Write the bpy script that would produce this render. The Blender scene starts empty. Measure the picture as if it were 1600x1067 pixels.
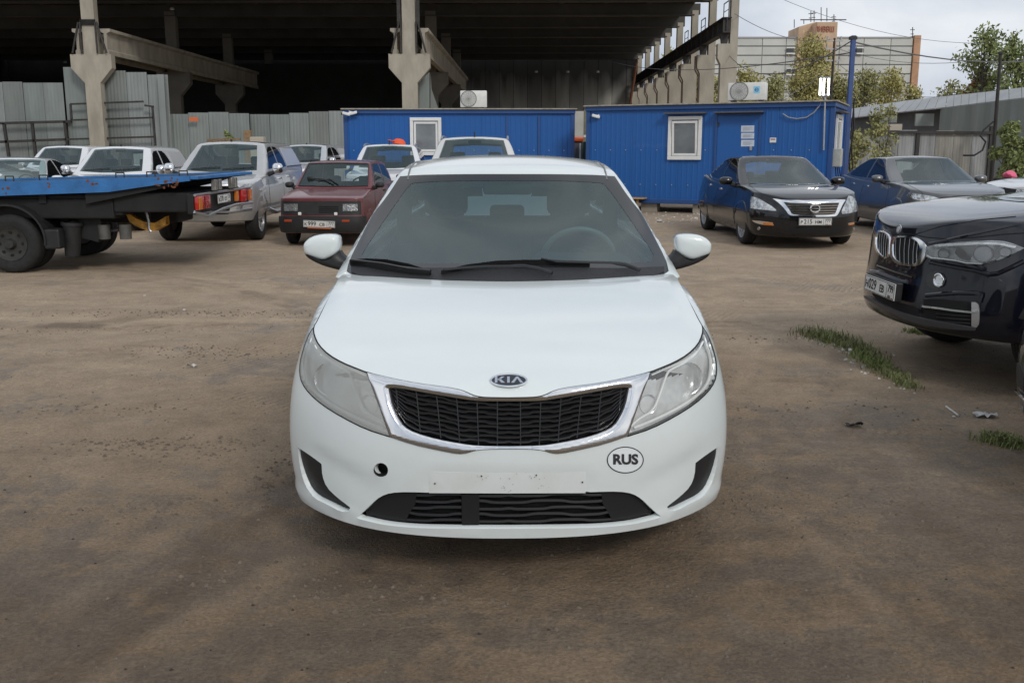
import bpy, bmesh, math, random
import numpy as np
from mathutils import Vector, Matrix
from mathutils.bvhtree import BVHTree
from mathutils.geometry import delaunay_2d_cdt
random.seed(7); np.random.seed(7)
SC = bpy.context.scene
COL = SC.collection
R = math.radians
PI = math.pi

# ------------------------------------------------------------------ camera
FPX, PITCH, EYE, CYPX, CXPX = 1420.0, R(10.0), 1.5, 484.4, 800.0
cam = bpy.data.cameras.new('camera'); cam_ob = bpy.data.objects.new('camera', cam); COL.objects.link(cam_ob)
cam.sensor_width = 36; cam.lens = FPX * 36 / 1600; cam.shift_y = (CYPX - 533.5) / 1600
cam.clip_end = 3000; cam.clip_start = 0.05
cam_ob.location = (0, 0, EYE); cam_ob.rotation_euler = (R(90) - PITCH, 0, 0)
SC.camera = cam_ob

# ------------------------------------------------------------------ sky, sun, exposure
SUN_EL, SUN_AZ = R(36), R(152)      # azimuth measured from +Y (view axis) towards +X
w = bpy.data.worlds.new('World'); SC.world = w; w.use_nodes = True
nt = w.node_tree; nt.nodes.clear()
def N(nt, t, **k):
    n = nt.nodes.new(t)
    for a, b in k.items(): setattr(n, a, b)
    return n
out = N(nt, 'ShaderNodeOutputWorld'); bg = N(nt, 'ShaderNodeBackground'); bg.inputs[1].default_value = 0.10
sky = N(nt, 'ShaderNodeTexSky', sky_type='NISHITA'); sky.sun_disc = False
sky.sun_elevation = SUN_EL; sky.sun_rotation = SUN_AZ; sky.air_density = 1.0; sky.dust_density = 3.0
tc = N(nt, 'ShaderNodeTexCoord'); mp = N(nt, 'ShaderNodeMapping'); mp.inputs['Scale'].default_value = (1, 1, 2.6)
nz = N(nt, 'ShaderNodeTexNoise'); nz.inputs['Scale'].default_value = 2.1; nz.inputs['Detail'].default_value = 7; nz.inputs['Roughness'].default_value = 0.52
nz.inputs['Distortion'].default_value = 0.4
cr = N(nt, 'ShaderNodeValToRGB'); e = cr.color_ramp.elements
e[0].position = 0.38; e[0].color = (4.1, 4.7, 5.7, 1); e[1].position = 0.66; e[1].color = (8.6, 8.8, 9.1, 1)
mx = N(nt, 'ShaderNodeMix', data_type='RGBA'); mx.inputs[0].default_value = 0.93
nt.links.new(tc.outputs['Generated'], mp.inputs[0]); nt.links.new(mp.outputs[0], nz.inputs['Vector'])
nt.links.new(nz.outputs[0], cr.inputs[0]); nt.links.new(sky.outputs[0], mx.inputs[6]); nt.links.new(cr.outputs[0], mx.inputs[7])
nt.links.new(mx.outputs[2], bg.inputs[0]); nt.links.new(bg.outputs[0], out.inputs[0])
sun = bpy.data.lights.new('sun', 'SUN'); sun.energy = 1.25; sun.angle = R(12); sun.color = (1.0, 0.95, 0.88)
sun_ob = bpy.data.objects.new('sun', sun); COL.objects.link(sun_ob)
sd = Vector((math.sin(SUN_AZ) * math.cos(SUN_EL), math.cos(SUN_AZ) * math.cos(SUN_EL), math.sin(SUN_EL)))
sun_ob.rotation_euler = (-sd).to_track_quat('-Z', 'Y').to_euler(); sun_ob.location = sd * 60
SC.view_settings.view_transform = 'Standard'; SC.view_settings.look = 'None'
SC.view_settings.exposure = 0.16; SC.view_settings.gamma = 1.0; SC.view_settings.use_curve_mapping = False

# ------------------------------------------------------------------ geometry of the picture
def pray(px, py):
    cp, sp = math.cos(PITCH), math.sin(PITCH)
    v = (px - CXPX) / FPX; u = (CYPX - py) / FPX
    return Vector((v, cp + u * sp, -sp + u * cp))
CAMP = Vector((0, 0, EYE))
def at_y(px, py, Y):
    d = pray(px, py); return CAMP + d * (Y / d.y)
def at_z(px, py, Z=0.0):
    d = pray(px, py); return CAMP + d * ((Z - EYE) / d.z)

# ------------------------------------------------------------------ materials
MATS = {}
def pmat(name, col, rough=0.5, metal=0.0, coat=0.0, spec=0.5, var=0.0, vscale=8.0, bump=0.0, bscale=40.0, var_col=None, rvar=0.0, emit=None, alpha=None, stretch=None, coat_rough=0.05):
    if name in MATS: return MATS[name]
    m = bpy.data.materials.new(name); m.use_nodes = True; MATS[name] = m
    t = m.node_tree; b = t.nodes['Principled BSDF']
    b.inputs['Base Color'].default_value = (*col, 1); b.inputs['Roughness'].default_value = rough
    b.inputs['Metallic'].default_value = metal; b.inputs['Coat Weight'].default_value = coat; b.inputs['Coat Roughness'].default_value = coat_rough
    b.inputs['Specular IOR Level'].default_value = spec
    if emit: b.inputs['Emission Color'].default_value = (*emit[:3], 1); b.inputs['Emission Strength'].default_value = emit[3]
    if alpha is not None: b.inputs['Alpha'].default_value = alpha
    if var or bump or rvar:
        tc = N(t, 'ShaderNodeTexCoord'); src = tc.outputs['Object']
        if stretch:
            mp = N(t, 'ShaderNodeMapping'); mp.inputs['Scale'].default_value = stretch; t.links.new(src, mp.inputs[0]); src = mp.outputs[0]
        n = N(t, 'ShaderNodeTexNoise'); n.inputs['Scale'].default_value = vscale; n.inputs['Detail'].default_value = 6; n.inputs['Roughness'].default_value = 0.6
        t.links.new(src, n.inputs['Vector'])
        if var:
            r = N(t, 'ShaderNodeValToRGB'); r.color_ramp.elements[0].position = 0.35; r.color_ramp.elements[1].position = 0.65
            c2 = var_col if var_col else tuple(max(0, c * (1 - var)) for c in col)
            r.color_ramp.elements[0].color = (*c2, 1); r.color_ramp.elements[1].color = (*(min(1, c * (1 + (0 if var_col else var * 0.5))) for c in col), 1)
            t.links.new(n.outputs[0], r.inputs[0]); t.links.new(r.outputs[0], b.inputs['Base Color'])
        if rvar:
            mr = N(t, 'ShaderNodeMapRange'); mr.inputs['To Min'].default_value = max(0.02, rough - rvar); mr.inputs['To Max'].default_value = min(1, rough + rvar)
            mr.inputs['From Min'].default_value = 0.3; mr.inputs['From Max'].default_value = 0.7
            t.links.new(n.outputs[0], mr.inputs[0]); t.links.new(mr.outputs[0], b.inputs['Roughness'])
        if bump:
            n2 = N(t, 'ShaderNodeTexNoise'); n2.inputs['Scale'].default_value = bscale; n2.inputs['Detail'].default_value = 5
            t.links.new(src, n2.inputs['Vector'])
            bp = N(t, 'ShaderNodeBump'); bp.inputs['Strength'].default_value = bump; bp.inputs['Distance'].default_value = 0.02
            t.links.new(n2.outputs[0], bp.inputs['Height']); t.links.new(bp.outputs[0], b.inputs['Normal'])
    return m

def glass_mat(name, tint, clear, rough=0.02, spec_ior=1.5, haze=0.0, hcol=(0.24, 0.41, 0.40)):
    """thin pane: Fresnel reflection over a tinted transparent film, with a diffuse haze: clouded lenses, painted sky reflection on panes"""
    if name in MATS: return MATS[name]
    m = bpy.data.materials.new(name); m.use_nodes = True; MATS[name] = m
    t = m.node_tree; t.nodes.clear()
    o = N(t, 'ShaderNodeOutputMaterial'); fr = N(t, 'ShaderNodeFresnel'); fr.inputs[0].default_value = spec_ior
    gl = N(t, 'ShaderNodeBsdfGlossy'); gl.inputs['Roughness'].default_value = rough; gl.inputs[0].default_value = (0.95, 0.98, 1, 1)
    tr = N(t, 'ShaderNodeBsdfTransparent'); tr.inputs[0].default_value = (*tint, 1)
    di = N(t, 'ShaderNodeBsdfDiffuse'); di.inputs[0].default_value = (*hcol, 1)
    m1 = N(t, 'ShaderNodeMixShader'); m1.inputs[0].default_value = haze
    m2 = N(t, 'ShaderNodeMixShader')
    t.links.new(tr.outputs[0], m1.inputs[1]); t.links.new(di.outputs[0], m1.inputs[2])
    t.links.new(fr.outputs[0], m2.inputs[0]); t.links.new(m1.outputs[0], m2.inputs[1]); t.links.new(gl.outputs[0], m2.inputs[2])
    t.links.new(m2.outputs[0], o.inputs[0])
    return m

def paint(name, col, rough=0.35, coat=1.0, metal=0.0, dirt=0.12, dirtcol=(0.16, 0.13, 0.10), spec=.5):
    """car paint: base coat + clear coat, fine dust unevenly over it, thicker low down (dirt thrown up by the wheels)"""
    if name in MATS: return MATS[name]
    m = pmat(name, col, rough, metal, coat, spec=spec)
    t = m.node_tree; b = t.nodes['Principled BSDF']
    tc = N(t, 'ShaderNodeTexCoord'); n = N(t, 'ShaderNodeTexNoise'); n.inputs['Scale'].default_value = 5; n.inputs['Detail'].default_value = 8; n.inputs['Roughness'].default_value = 0.7
    t.links.new(tc.outputs['Object'], n.inputs['Vector'])
    sx = N(t, 'ShaderNodeSeparateXYZ'); t.links.new(tc.outputs['Object'], sx.inputs[0])
    mr = N(t, 'ShaderNodeMapRange'); mr.inputs['From Min'].default_value = 0.75; mr.inputs['From Max'].default_value = 0.15; mr.inputs['To Min'].default_value = 0.25; mr.inputs['To Max'].default_value = 1.0
    t.links.new(sx.outputs[2], mr.inputs[0])
    r = N(t, 'ShaderNodeMapRange'); r.inputs['From Min'].default_value = 0.42; r.inputs['From Max'].default_value = 0.8
    t.links.new(n.outputs[0], r.inputs[0])
    mu = N(t, 'ShaderNodeMath', operation='MULTIPLY'); t.links.new(mr.outputs[0], mu.inputs[0]); t.links.new(r.outputs[0], mu.inputs[1])
    mu2 = N(t, 'ShaderNodeMath', operation='MULTIPLY'); mu2.inputs[1].default_value = min(1, dirt * 2.2); t.links.new(mu.outputs[0], mu2.inputs[0])
    mix = N(t, 'ShaderNodeMix', data_type='RGBA'); mix.inputs[6].default_value = (*col, 1); mix.inputs[7].default_value = (*dirtcol, 1)
    t.links.new(mu2.outputs[0], mix.inputs[0]); t.links.new(mix.outputs[2], b.inputs['Base Color'])
    cw = N(t, 'ShaderNodeMath', operation='MULTIPLY_ADD'); cw.inputs[1].default_value = 0.35; cw.inputs[2].default_value = 0.03
    t.links.new(mu2.outputs[0], cw.inputs[0]); t.links.new(cw.outputs[0], b.inputs['Coat Roughness'])
    return m

# ------------------------------------------------------------------ objects
def thing(name, label, cat, loc=(0, 0, 0), rz=0.0, group=None):
    o = bpy.data.objects.new(name, None); COL.objects.link(o); o.empty_display_size = 0.2
    o.location = loc; o.rotation_euler = (0, 0, rz); o['label'] = label; o['category'] = cat
    if group: o['group'] = group
    return o
def tag(o, label=None, cat=None, group=None, kind=None):
    if label: o['label'] = label
    if cat: o['category'] = cat
    if group: o['group'] = group
    if kind: o['kind'] = kind
    return o
def link_mesh(name, me, mat=None, parent=None, label=None):
    o = bpy.data.objects.new(name, me); COL.objects.link(o)
    if mat is not None:
        me.materials.clear(); me.materials.append(mat)
    if parent is not None: o.parent = parent
    if label: o['label'] = label
    return o
def mesh_obj(name, V, F, mat=None, parent=None, smooth=False, label=None, sharp=None):
    me = bpy.data.meshes.new(name); me.from_pydata([tuple(v) for v in V], [], [tuple(f) for f in F]); me.update()
    if smooth:
        me.shade_smooth()
        if sharp: me.set_sharp_from_angle(angle=R(sharp))
    return link_mesh(name, me, mat, parent, label)
def copy_tree(o, parent=None):
    c = o.copy(); COL.objects.link(c); c.parent = parent
    for ch in list(o.children): copy_tree(ch, c)
    return c

class MB:
    """collects boxes, bars, tubes, lathes; links them as one mesh"""
    def __init__(s): s.V = []; s.F = []
    def add(s, V, F):
        n = len(s.V); s.V += [Vector(v) for v in V]; s.F += [tuple(i + n for i in f) for f in F]; return s
    def box(s, x0, x1, y0, y1, z0, z1, M=None):
        V = [Vector((x, y, z)) for z in (z0, z1) for y in (y0, y1) for x in (x0, x1)]
        if M is not None: V = [M @ v for v in V]
        return s.add(V, [(0, 2, 3, 1), (4, 5, 7, 6), (0, 1, 5, 4), (2, 6, 7, 3), (0, 4, 6, 2), (1, 3, 7, 5)])
    def bbox(s, x0, x1, y0, y1, z0, z1, b=0.01, M=None):
        """box with chamfered edges"""
        bm = bmesh.new(); r = bmesh.ops.create_cube(bm, size=1)
        for v in bm.verts: v.co = Vector(((x0 + x1) / 2 + v.co.x * (x1 - x0), (y0 + y1) / 2 + v.co.y * (y1 - y0), (z0 + z1) / 2 + v.co.z * (z1 - z0)))
        bmesh.ops.bevel(bm, geom=list(bm.edges), offset=b, segments=2, affect='EDGES', profile=0.5)
        bm.verts.index_update()
        V = [M @ v.co if M is not None else v.co.copy() for v in bm.verts]; F = [[v.index for v in f.verts] for f in bm.faces]; bm.free()
        return s.add(V, F)
    def tube(s, pts, r, n=8, closed=False, cap=True):
        pts = [Vector(p) for p in pts]; L = len(pts)
        rs = r if hasattr(r, '__len__') else [r] * L
        V = []; F = []; up = None
        for i, p in enumerate(pts):
            a = pts[(i - 1) % L] if (closed or i > 0) else p; b = pts[(i + 1) % L] if (closed or i < L - 1) else p
            t = (b - a).normalized() if (b - a).length > 1e-9 else Vector((0, 0, 1))
            if up is None:
                up = Vector((0, 0, 1)) if abs(t.z) < 0.9 else Vector((0, 1, 0))
            sx = t.cross(up)
            if sx.length < 1e-6: sx = t.orthogonal()
            sx.normalize(); up = sx.cross(t).normalized()
            for k in range(n):
                an = 2 * PI * (k + 0.5) / n; V.append(p + (sx * math.cos(an) + up * math.sin(an)) * rs[i])
        m = L if closed else L - 1
        for i in range(m):
            j = (i + 1) % L
            for k in range(n):
                k2 = (k + 1) % n; F.append((i * n + k, i * n + k2, j * n + k2, j * n + k))
        if cap and not closed: F.append(tuple(range(n - 1, -1, -1))); F.append(tuple((L - 1) * n + k for k in range(n)))
        return s.add(V, F)
    def lathe(s, prof, n=24, M=None, axis='X'):
        """profile (r, h) turned about an axis"""
        V = []; F = []; P = len(prof)
        for k in range(n):
            a = 2 * PI * k / n
            for r, h in prof:
                v = Vector((h, r * math.cos(a), r * math.sin(a))) if axis == 'X' else Vector((r * math.cos(a), r * math.sin(a), h))
                V.append(M @ v if M is not None else v)
        for k in range(n):
            k2 = (k + 1) % n
            for i in range(P - 1): F.append((k * P + i, k * P + i + 1, k2 * P + i + 1, k2 * P + i))
        return s.add(V, F)
    def prism(s, poly, a, b, axis='Y', M=None):
        """2D polygon extruded along an axis from a to b"""
        n = len(poly); V = []
        for h in (a, b):
            for p, q in poly:
                v = Vector((p, h, q)) if axis == 'Y' else (Vector((h, p, q)) if axis == 'X' else Vector((p, q, h)))
                V.append(M @ v if M is not None else v)
        F = [tuple(range(n)), tuple(range(2 * n - 1, n - 1, -1))] + [(i, i + n, (i + 1) % n + n, (i + 1) % n) for i in range(n)]
        return s.add(V, F)
    def quad(s, a, b, c, d): return s.add([a, b, c, d], [(0, 1, 2, 3)])
    def build(s, name, mat=None, parent=None, smooth=False, sharp=35, label=None):
        o = mesh_obj(name, s.V, s.F, mat, parent, False, label)
        bm = bmesh.new(); bm.from_mesh(o.data); bmesh.ops.recalc_face_normals(bm, faces=bm.faces); bm.to_mesh(o.data); bm.free()
        if smooth: o.data.shade_smooth(); o.data.set_sharp_from_angle(angle=R(sharp))
        return o

def basis(origin, x, y, z):
    M = Matrix.Identity(4)
    for i, v in enumerate((x, y, z)):
        for j in range(3): M[j][i] = v[j]
    for j in range(3): M[j][3] = origin[j]
    return M

# ------------------------------------------------------------------ smooth shells
def interp(tab, x):
    """monotone-ish smooth interpolation of a table [(x, y), ...]"""
    if x <= tab[0][0]: return tab[0][1]
    if x >= tab[-1][0]: return tab[-1][1]
    for i in range(len(tab) - 1):
        if x <= tab[i + 1][0]:
            x0, y0 = tab[i]; x1, y1 = tab[i + 1]; h = x1 - x0; d = (y1 - y0) / h
            def sl(k):
                if k <= 0: return (tab[1][1] - tab[0][1]) / (tab[1][0] - tab[0][0])
                if k >= len(tab) - 1: return (tab[-1][1] - tab[-2][1]) / (tab[-1][0] - tab[-2][0])
                a = (tab[k][1] - tab[k - 1][1]) / (tab[k][0] - tab[k - 1][0]); b = (tab[k + 1][1] - tab[k][1]) / (tab[k + 1][0] - tab[k][0])
                return 0 if a * b <= 0 else 2 * a * b / (a + b)
            m0, m1 = sl(i), sl(i + 1); t = (x - x0) / h
            return (2*t**3 - 3*t*t + 1) * y0 + (t**3 - 2*t*t + t) * h * m0 + (-2*t**3 + 3*t*t) * y1 + (t**3 - t*t) * h * m1
DG = lambda: bpy.context.evaluated_depsgraph_get()
def boxshell(fn, A, B, C, lv=2):
    """surface of a lattice box A x B x C, each node placed by fn(a,b,c), smoothed by subdivision -> mesh"""
    idx = {}; V = []; F = []
    nA, nB, nC = len(A) - 1, len(B) - 1, len(C) - 1
    def vid(i, j, k):
        if (i, j, k) not in idx: idx[(i, j, k)] = len(V); V.append(fn(A[i], B[j], C[k]))
        return idx[(i, j, k)]
    for i in range(nA):
        for j in range(nB):
            F.append((vid(i, j, 0), vid(i, j + 1, 0), vid(i + 1, j + 1, 0), vid(i + 1, j, 0)))
            F.append((vid(i, j, nC), vid(i + 1, j, nC), vid(i + 1, j + 1, nC), vid(i, j + 1, nC)))
        for k in range(nC):
            F.append((vid(i, 0, k), vid(i + 1, 0, k), vid(i + 1, 0, k + 1), vid(i, 0, k + 1)))
            F.append((vid(i, nB, k), vid(i, nB, k + 1), vid(i + 1, nB, k + 1), vid(i + 1, nB, k)))
    for j in range(nB):
        for k in range(nC):
            F.append((vid(0, j, k), vid(0, j, k + 1), vid(0, j + 1, k + 1), vid(0, j + 1, k)))
            F.append((vid(nA, j, k), vid(nA, j + 1, k), vid(nA, j + 1, k + 1), vid(nA, j, k + 1)))
    me = bpy.data.meshes.new('tmp'); me.from_pydata([tuple(v) for v in V], [], F); me.update()
    ob = bpy.data.objects.new('tmp', me); COL.objects.link(ob)
    md = ob.modifiers.new('s', 'SUBSURF'); md.levels = lv; md.render_levels = lv
    r = bpy.data.meshes.new_from_object(ob.evaluated_get(DG())); bpy.data.objects.remove(ob); bpy.data.meshes.remove(me)
    return r
def boolean_cut(me, cutter_me, solver='EXACT', op='DIFFERENCE'):
    a = bpy.data.objects.new('ta', me); b = bpy.data.objects.new('tb', cutter_me); COL.objects.link(a); COL.objects.link(b)
    md = a.modifiers.new('b', 'BOOLEAN'); md.object = b; md.operation = op; md.solver = solver
    r = bpy.data.meshes.new_from_object(a.evaluated_get(DG())); bpy.data.objects.remove(a); bpy.data.objects.remove(b)
    return r
class Master:
    def __init__(s, *meshes):
        Vs = []; T = []; Ns = []
        for me in meshes:
            n = len(Vs); me.calc_loop_triangles()
            Vs += [v.co.copy() for v in me.vertices]; Ns += [v.normal.copy() for v in me.vertices]
            T += [tuple(i + n for i in t.vertices) for t in me.loop_triangles]
        s.V, s.N, s.T = Vs, Ns, T; s.bvh = BVHTree.FromPolygons(Vs, T)
    def _sm(s, loc, i):
        a, b, c = s.T[i]; A, B, C = s.V[a], s.V[b], s.V[c]
        v0, v1, v2 = B - A, C - A, loc - A; d00 = v0.dot(v0); d01 = v0.dot(v1); d11 = v1.dot(v1); d20 = v2.dot(v0); d21 = v2.dot(v1)
        den = d00 * d11 - d01 * d01
        if abs(den) < 1e-18: return s.N[a].copy()
        v = (d11 * d20 - d01 * d21) / den; w = (d00 * d21 - d01 * d20) / den
        return (s.N[a] * (1 - v - w) + s.N[b] * v + s.N[c] * w).normalized()
    def cast(s, o, d):
        loc, n, i, dist = s.bvh.ray_cast(Vector(o), Vector(d).normalized())
        return (None, None) if loc is None else (loc, s._sm(loc, i))
    def near(s, p):
        loc, n, i, dist = s.bvh.find_nearest(Vector(p)); return loc, s._sm(loc, i)

class PixProj:
    """rays of the photographer's eye, in a thing's own frame; used to trace outlines onto its shell"""
    def __init__(s, Mw): s.I = Mw.inverted(); s.o = s.I @ CAMP; s.W = Mw
    def ray(s, q): return s.o, (s.I.to_3x3() @ pray(q[0], q[1]))
    def to2d(s, P):
        d = (s.W @ Vector(P)) - CAMP; cp, sp = math.cos(PITCH), math.sin(PITCH)
        z = d.y * cp - d.z * sp; u = d.y * sp + d.z * cp
        return (CXPX + FPX * d.x / z, CYPX - FPX * u / z)
class StereoProj:
    def __init__(s, c, axis):
        s.c = Vector(c); s.n = Vector(axis).normalized(); s.e1 = s.n.cross(Vector((0.01, 0.02, 1)) if abs(s.n.z) < .9 else Vector((0, 1, 0))).normalized(); s.e2 = s.n.cross(s.e1)
    def ray(s, q):
        r2 = q[0] ** 2 + q[1] ** 2; return s.c, (s.e1 * 2 * q[0] + s.e2 * 2 * q[1] + s.n * (1 - r2)) / (1 + r2)
    def to2d(s, P):
        d = (Vector(P) - s.c).normalized(); k = 1 + d.dot(s.n); return (d.dot(s.e1) / k, d.dot(s.e2) / k)
class OrthoProj:
    """axis 'X+': seen from +x looking -x, coordinates (y,z); 'Y-': seen from the front looking +y, coordinates (x,z)"""
    def __init__(s, ax): s.ax = ax
    def ray(s, q):
        if s.ax == 'X+': return Vector((5, q[0], q[1])), Vector((-1, 0, 0))
        if s.ax == 'X-': return Vector((-5, q[0], q[1])), Vector((1, 0, 0))
        if s.ax == 'Y-': return Vector((q[0], -5, q[1])), Vector((0, 1, 0))
        if s.ax == 'Y+': return Vector((q[0], 25, q[1])), Vector((0, -1, 0))
        if s.ax == 'Z+': return Vector((q[0], q[1], 9)), Vector((0, 0, -1))
    def to2d(s, P): return (P[1], P[2]) if s.ax[0] == 'X' else ((P[0], P[2]) if s.ax[0] == 'Y' else (P[0], P[1]))

def resample(loop, sp, closed=True, minn=1):
    L = [np.array(p[:2], float) for p in loop]; out = []
    m = len(L) if closed else len(L) - 1
    for i in range(m):
        a, b = L[i], L[(i + 1) % len(L)]; k = max(minn, int(math.ceil(np.linalg.norm(b - a) / sp)))
        for j in range(k): out.append(a + (b - a) * j / k)
    if not closed: out.append(L[-1])
    return out
def smooth_loop(loop, it=1, corner=50, closed=True):
    """corner-cutting that keeps the sharp corners"""
    L = [np.array(p, float) for p in loop]
    for _ in range(it):
        n = len(L); o = []
        for i in range(n):
            if not closed and i in (0, n - 1): o.append(L[i]); continue
            a, b, c = L[i - 1], L[i], L[(i + 1) % n]; u = b - a; v = c - b
            nu, nv = np.linalg.norm(u), np.linalg.norm(v)
            if nu < 1e-9 or nv < 1e-9: o.append(b); continue
            ang = math.degrees(math.acos(max(-1, min(1, float(u @ v) / nu / nv))))
            if ang > corner: o.append(b)
            else: o += [b - u * 0.25, b + v * 0.25]
        L = o
    return L
def inpoly(P, poly):
    x, y = P[:, 0], P[:, 1]; r = np.zeros(len(P), bool); n = len(poly)
    for i in range(n):
        x0, y0 = poly[i]; x1, y1 = poly[(i + 1) % n]
        if y0 == y1: continue
        c = ((y0 > y) != (y1 > y)) & (x < (x1 - x0) * (y - y0) / (y1 - y0) + x0); r ^= c
    return r
def dist_to_loop(P, loop):
    D = np.full(len(P), 1e9); A = np.array(loop); B = np.roll(A, -1, 0)
    for a, b in zip(A, B):
        ab = b - a; L = float(ab @ ab)
        if L < 1e-18: continue
        t = np.clip(((P - a) @ ab) / L, 0, 1); D = np.minimum(D, np.hypot(*(P - a - t[:, None] * ab).T))
    return D
def patch(name, proj, master, outer, holes=(), sp=4.0, off=0.003, thick=0.012, mat=None, parent=None, label=None, gap=0.0, in3d=False, disp=None, mirror=False, rim=True):
    """a panel cut to an outline and laid on a shell: top skin follows the shell (offset off), rim walls go down by thick.
       outline in the projector's plane (or 3D points when in3d). gap in metres pulls the outline in."""
    if in3d: outer = [proj.to2d(p) for p in outer]; holes = [[proj.to2d(p) for p in h] for h in holes]
    loops = [np.array(resample(outer, sp))] + [np.array(resample(h, sp)) for h in holes]
    if gap:
        nl = []
        for li, L in enumerate(loops):
            area = 0.5 * np.sum(L[:, 0] * np.roll(L[:, 1], -1) - np.roll(L[:, 0], -1) * L[:, 1]); sg = 1 if area > 0 else -1
            if li > 0: sg = -sg
            t = np.roll(L, -1, 0) - np.roll(L, 1, 0); t /= np.maximum(np.linalg.norm(t, axis=1)[:, None], 1e-12)
            nrm = np.stack([-t[:, 1], t[:, 0]], 1) * sg; M = []
            for p, n_ in zip(L, nrm):
                e_ = sp * 0.25; o, d = proj.ray(p); a, _ = master.cast(o, d); o, d = proj.ray(p + n_ * e_); b, _ = master.cast(o, d)
                sc = (b - a).length / e_ if (a is not None and b is not None) else 0
                M.append(p + n_ * min(gap / sc, sp * .9) if sc > 1e-9 else p)
            nl.append(np.array(M))
        loops = nl
    mn, mx_ = loops[0].min(0), loops[0].max(0)
    gx = np.arange(mn[0] + sp * .5, mx_[0], sp); gy = np.arange(mn[1] + sp * .5, mx_[1], sp * .9)
    G = np.array([(x + (sp * .5 if j % 2 else 0), y) for j, y in enumerate(gy) for x in gx]) if len(gx) and len(gy) else np.zeros((0, 2))
    if len(G):
        k = inpoly(G, loops[0])
        for h in loops[1:]: k &= ~inpoly(G, h)
        G = G[k]
        if len(G):
            D = np.min([dist_to_loop(G, l) for l in loops], axis=0); G = G[D > sp * .45]
    pts = []; edges = []
    for l in loops:
        n0 = len(pts); pts += [tuple(p) for p in l]; edges += [(n0 + i, n0 + (i + 1) % len(l)) for i in range(len(l))]
    nb = len(pts); pts += [tuple(p) for p in G]
    v2, e2, f2, ov, oe, of = delaunay_2d_cdt([Vector(p) for p in pts], edges, [], 0, 1e-9 if sp < 1 else 1e-5)
    v2 = np.array([(v[0], v[1]) for v in v2]); f2 = np.array(f2)
    cen = v2[f2].mean(1); keep = inpoly(cen, loops[0])
    for h in loops[1:]: keep &= ~inpoly(cen, h)
    f2 = f2[keep]
    P = []; Nn = []; last = None
    for q in v2:
        o, d = proj.ray(q); p, n = master.cast(o, d)
        if p is None and last is not None:
            p, n = master.near(Vector(o) + Vector(d).normalized() * last)
        if p is not None: last = (p - Vector(o)).length
        P.append(p); Nn.append(n)
    f2 = [tuple(int(i) for i in f) for f in f2 if all(P[i] is not None for i in f)]
    if not f2: print('EMPTY PATCH', name); return None
    # consistent orientation: face normal with shell normal
    s_ = 0
    for f in f2[:200]:
        a, b, c = (P[i] for i in f); s_ += 1 if (b - a).cross(c - a).dot(Nn[f[0]]) > 0 else -1
    if s_ < 0: f2 = [f[::-1] for f in f2]
    dsp = [0.0] * len(P)
    if disp is not None:
        for i, (p, q) in enumerate(zip(P, v2)):
            if p is not None: dsp[i] = disp(p, q)
    V = []; NV = []; mp_ = {}
    F = []
    for f in f2:
        g = []
        for i in f:
            if i not in mp_: mp_[i] = len(V); V.append(P[i] + Nn[i] * (off + dsp[i])); NV.append(Nn[i])
            g.append(mp_[i])
        F.append(tuple(g))
    if rim and thick:
        cnt = {}
        for f in f2:
            for a, b in ((f[0], f[1]), (f[1], f[2]), (f[2], f[0])):
                cnt[(a, b)] = cnt.get((a, b), 0) + 1
        for (a, b) in list(cnt):
            if (b, a) in cnt: continue
            pa, pb = V[mp_[a]], V[mp_[b]]; na, nb_ = Nn[a], Nn[b]
            qa, qb = pa - na * thick, pb - nb_ * thick; wn = (pb - pa).cross(na)
            wn = wn.normalized() if wn.length > 1e-12 else na
            k = len(V); V += [pa, pb, qb, qa]; NV += [(wn + na * .6).normalized(), (wn + nb_ * .6).normalized(), wn, wn]; F.append((k + 1, k, k + 3, k + 2))
    if disp is not None:   # recompute the skin's normals from its own relief
        acc = [Vector((0, 0, 0)) for _ in V]
        for f in F[:len(f2)]:
            n_ = (V[f[1]] - V[f[0]]).cross(V[f[2]] - V[f[0]])
            for i in f: acc[i] += n_
        for i in range(len(mp_)):
            if acc[i].length > 0: NV[i] = acc[i].normalized()
    def mk(sgn):
        me = bpy.data.meshes.new(name)
        me.from_pydata([(v.x * sgn, v.y, v.z) for v in V], [], F if sgn > 0 else [f[::-1] for f in F]); me.update(); me.shade_smooth()
        me.normals_split_custom_set_from_vertices([(n.x * sgn, n.y, n.z) for n in NV])
        return link_mesh(name, me, mat, parent, label)
    o = mk(1)
    if mirror: return o, mk(-1)
    return o
def trace(proj, master, pts, off=0.0, sp=None):
    """polyline in the projector's plane -> 3D points on the shell"""
    if sp: pts = resample(pts, sp, closed=False)
    o_ = []
    for q in pts:
        o, d = proj.ray(q); p, n = master.cast(o, d)
        if p is not None: o_.append(p + n * off)
    return o_
def mirx(pts): return [Vector((-p.x, p.y, p.z)) for p in pts]

def text_mesh(txt, size, ext=0.0, bold=0.0):
    cu = bpy.data.curves.new('txt', 'FONT'); cu.body = txt; cu.size = size; cu.extrude = ext; cu.offset = bold; cu.align_x = 'CENTER'; cu.align_y = 'CENTER'; cu.resolution_u = 3
    ob = bpy.data.objects.new('txt', cu); COL.objects.link(ob)
    me = bpy.data.meshes.new_from_object(ob.evaluated_get(DG())); bpy.data.objects.remove(ob); bpy.data.curves.remove(cu)
    V = [v.co.copy() for v in me.vertices]; F = [tuple(p.vertices) for p in me.polygons]; bpy.data.meshes.remove(me)
    return V, F
def put_text(name, txt, size, M, mat, parent=None, ext=0.001, bold=0.0, sx=1.0, label=None):
    V, F = text_mesh(txt, size, ext, bold)
    return mesh_obj(name, [M @ Vector((v.x * sx, v.y, v.z)) for v in V], F, mat, parent, label=label)
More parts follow.
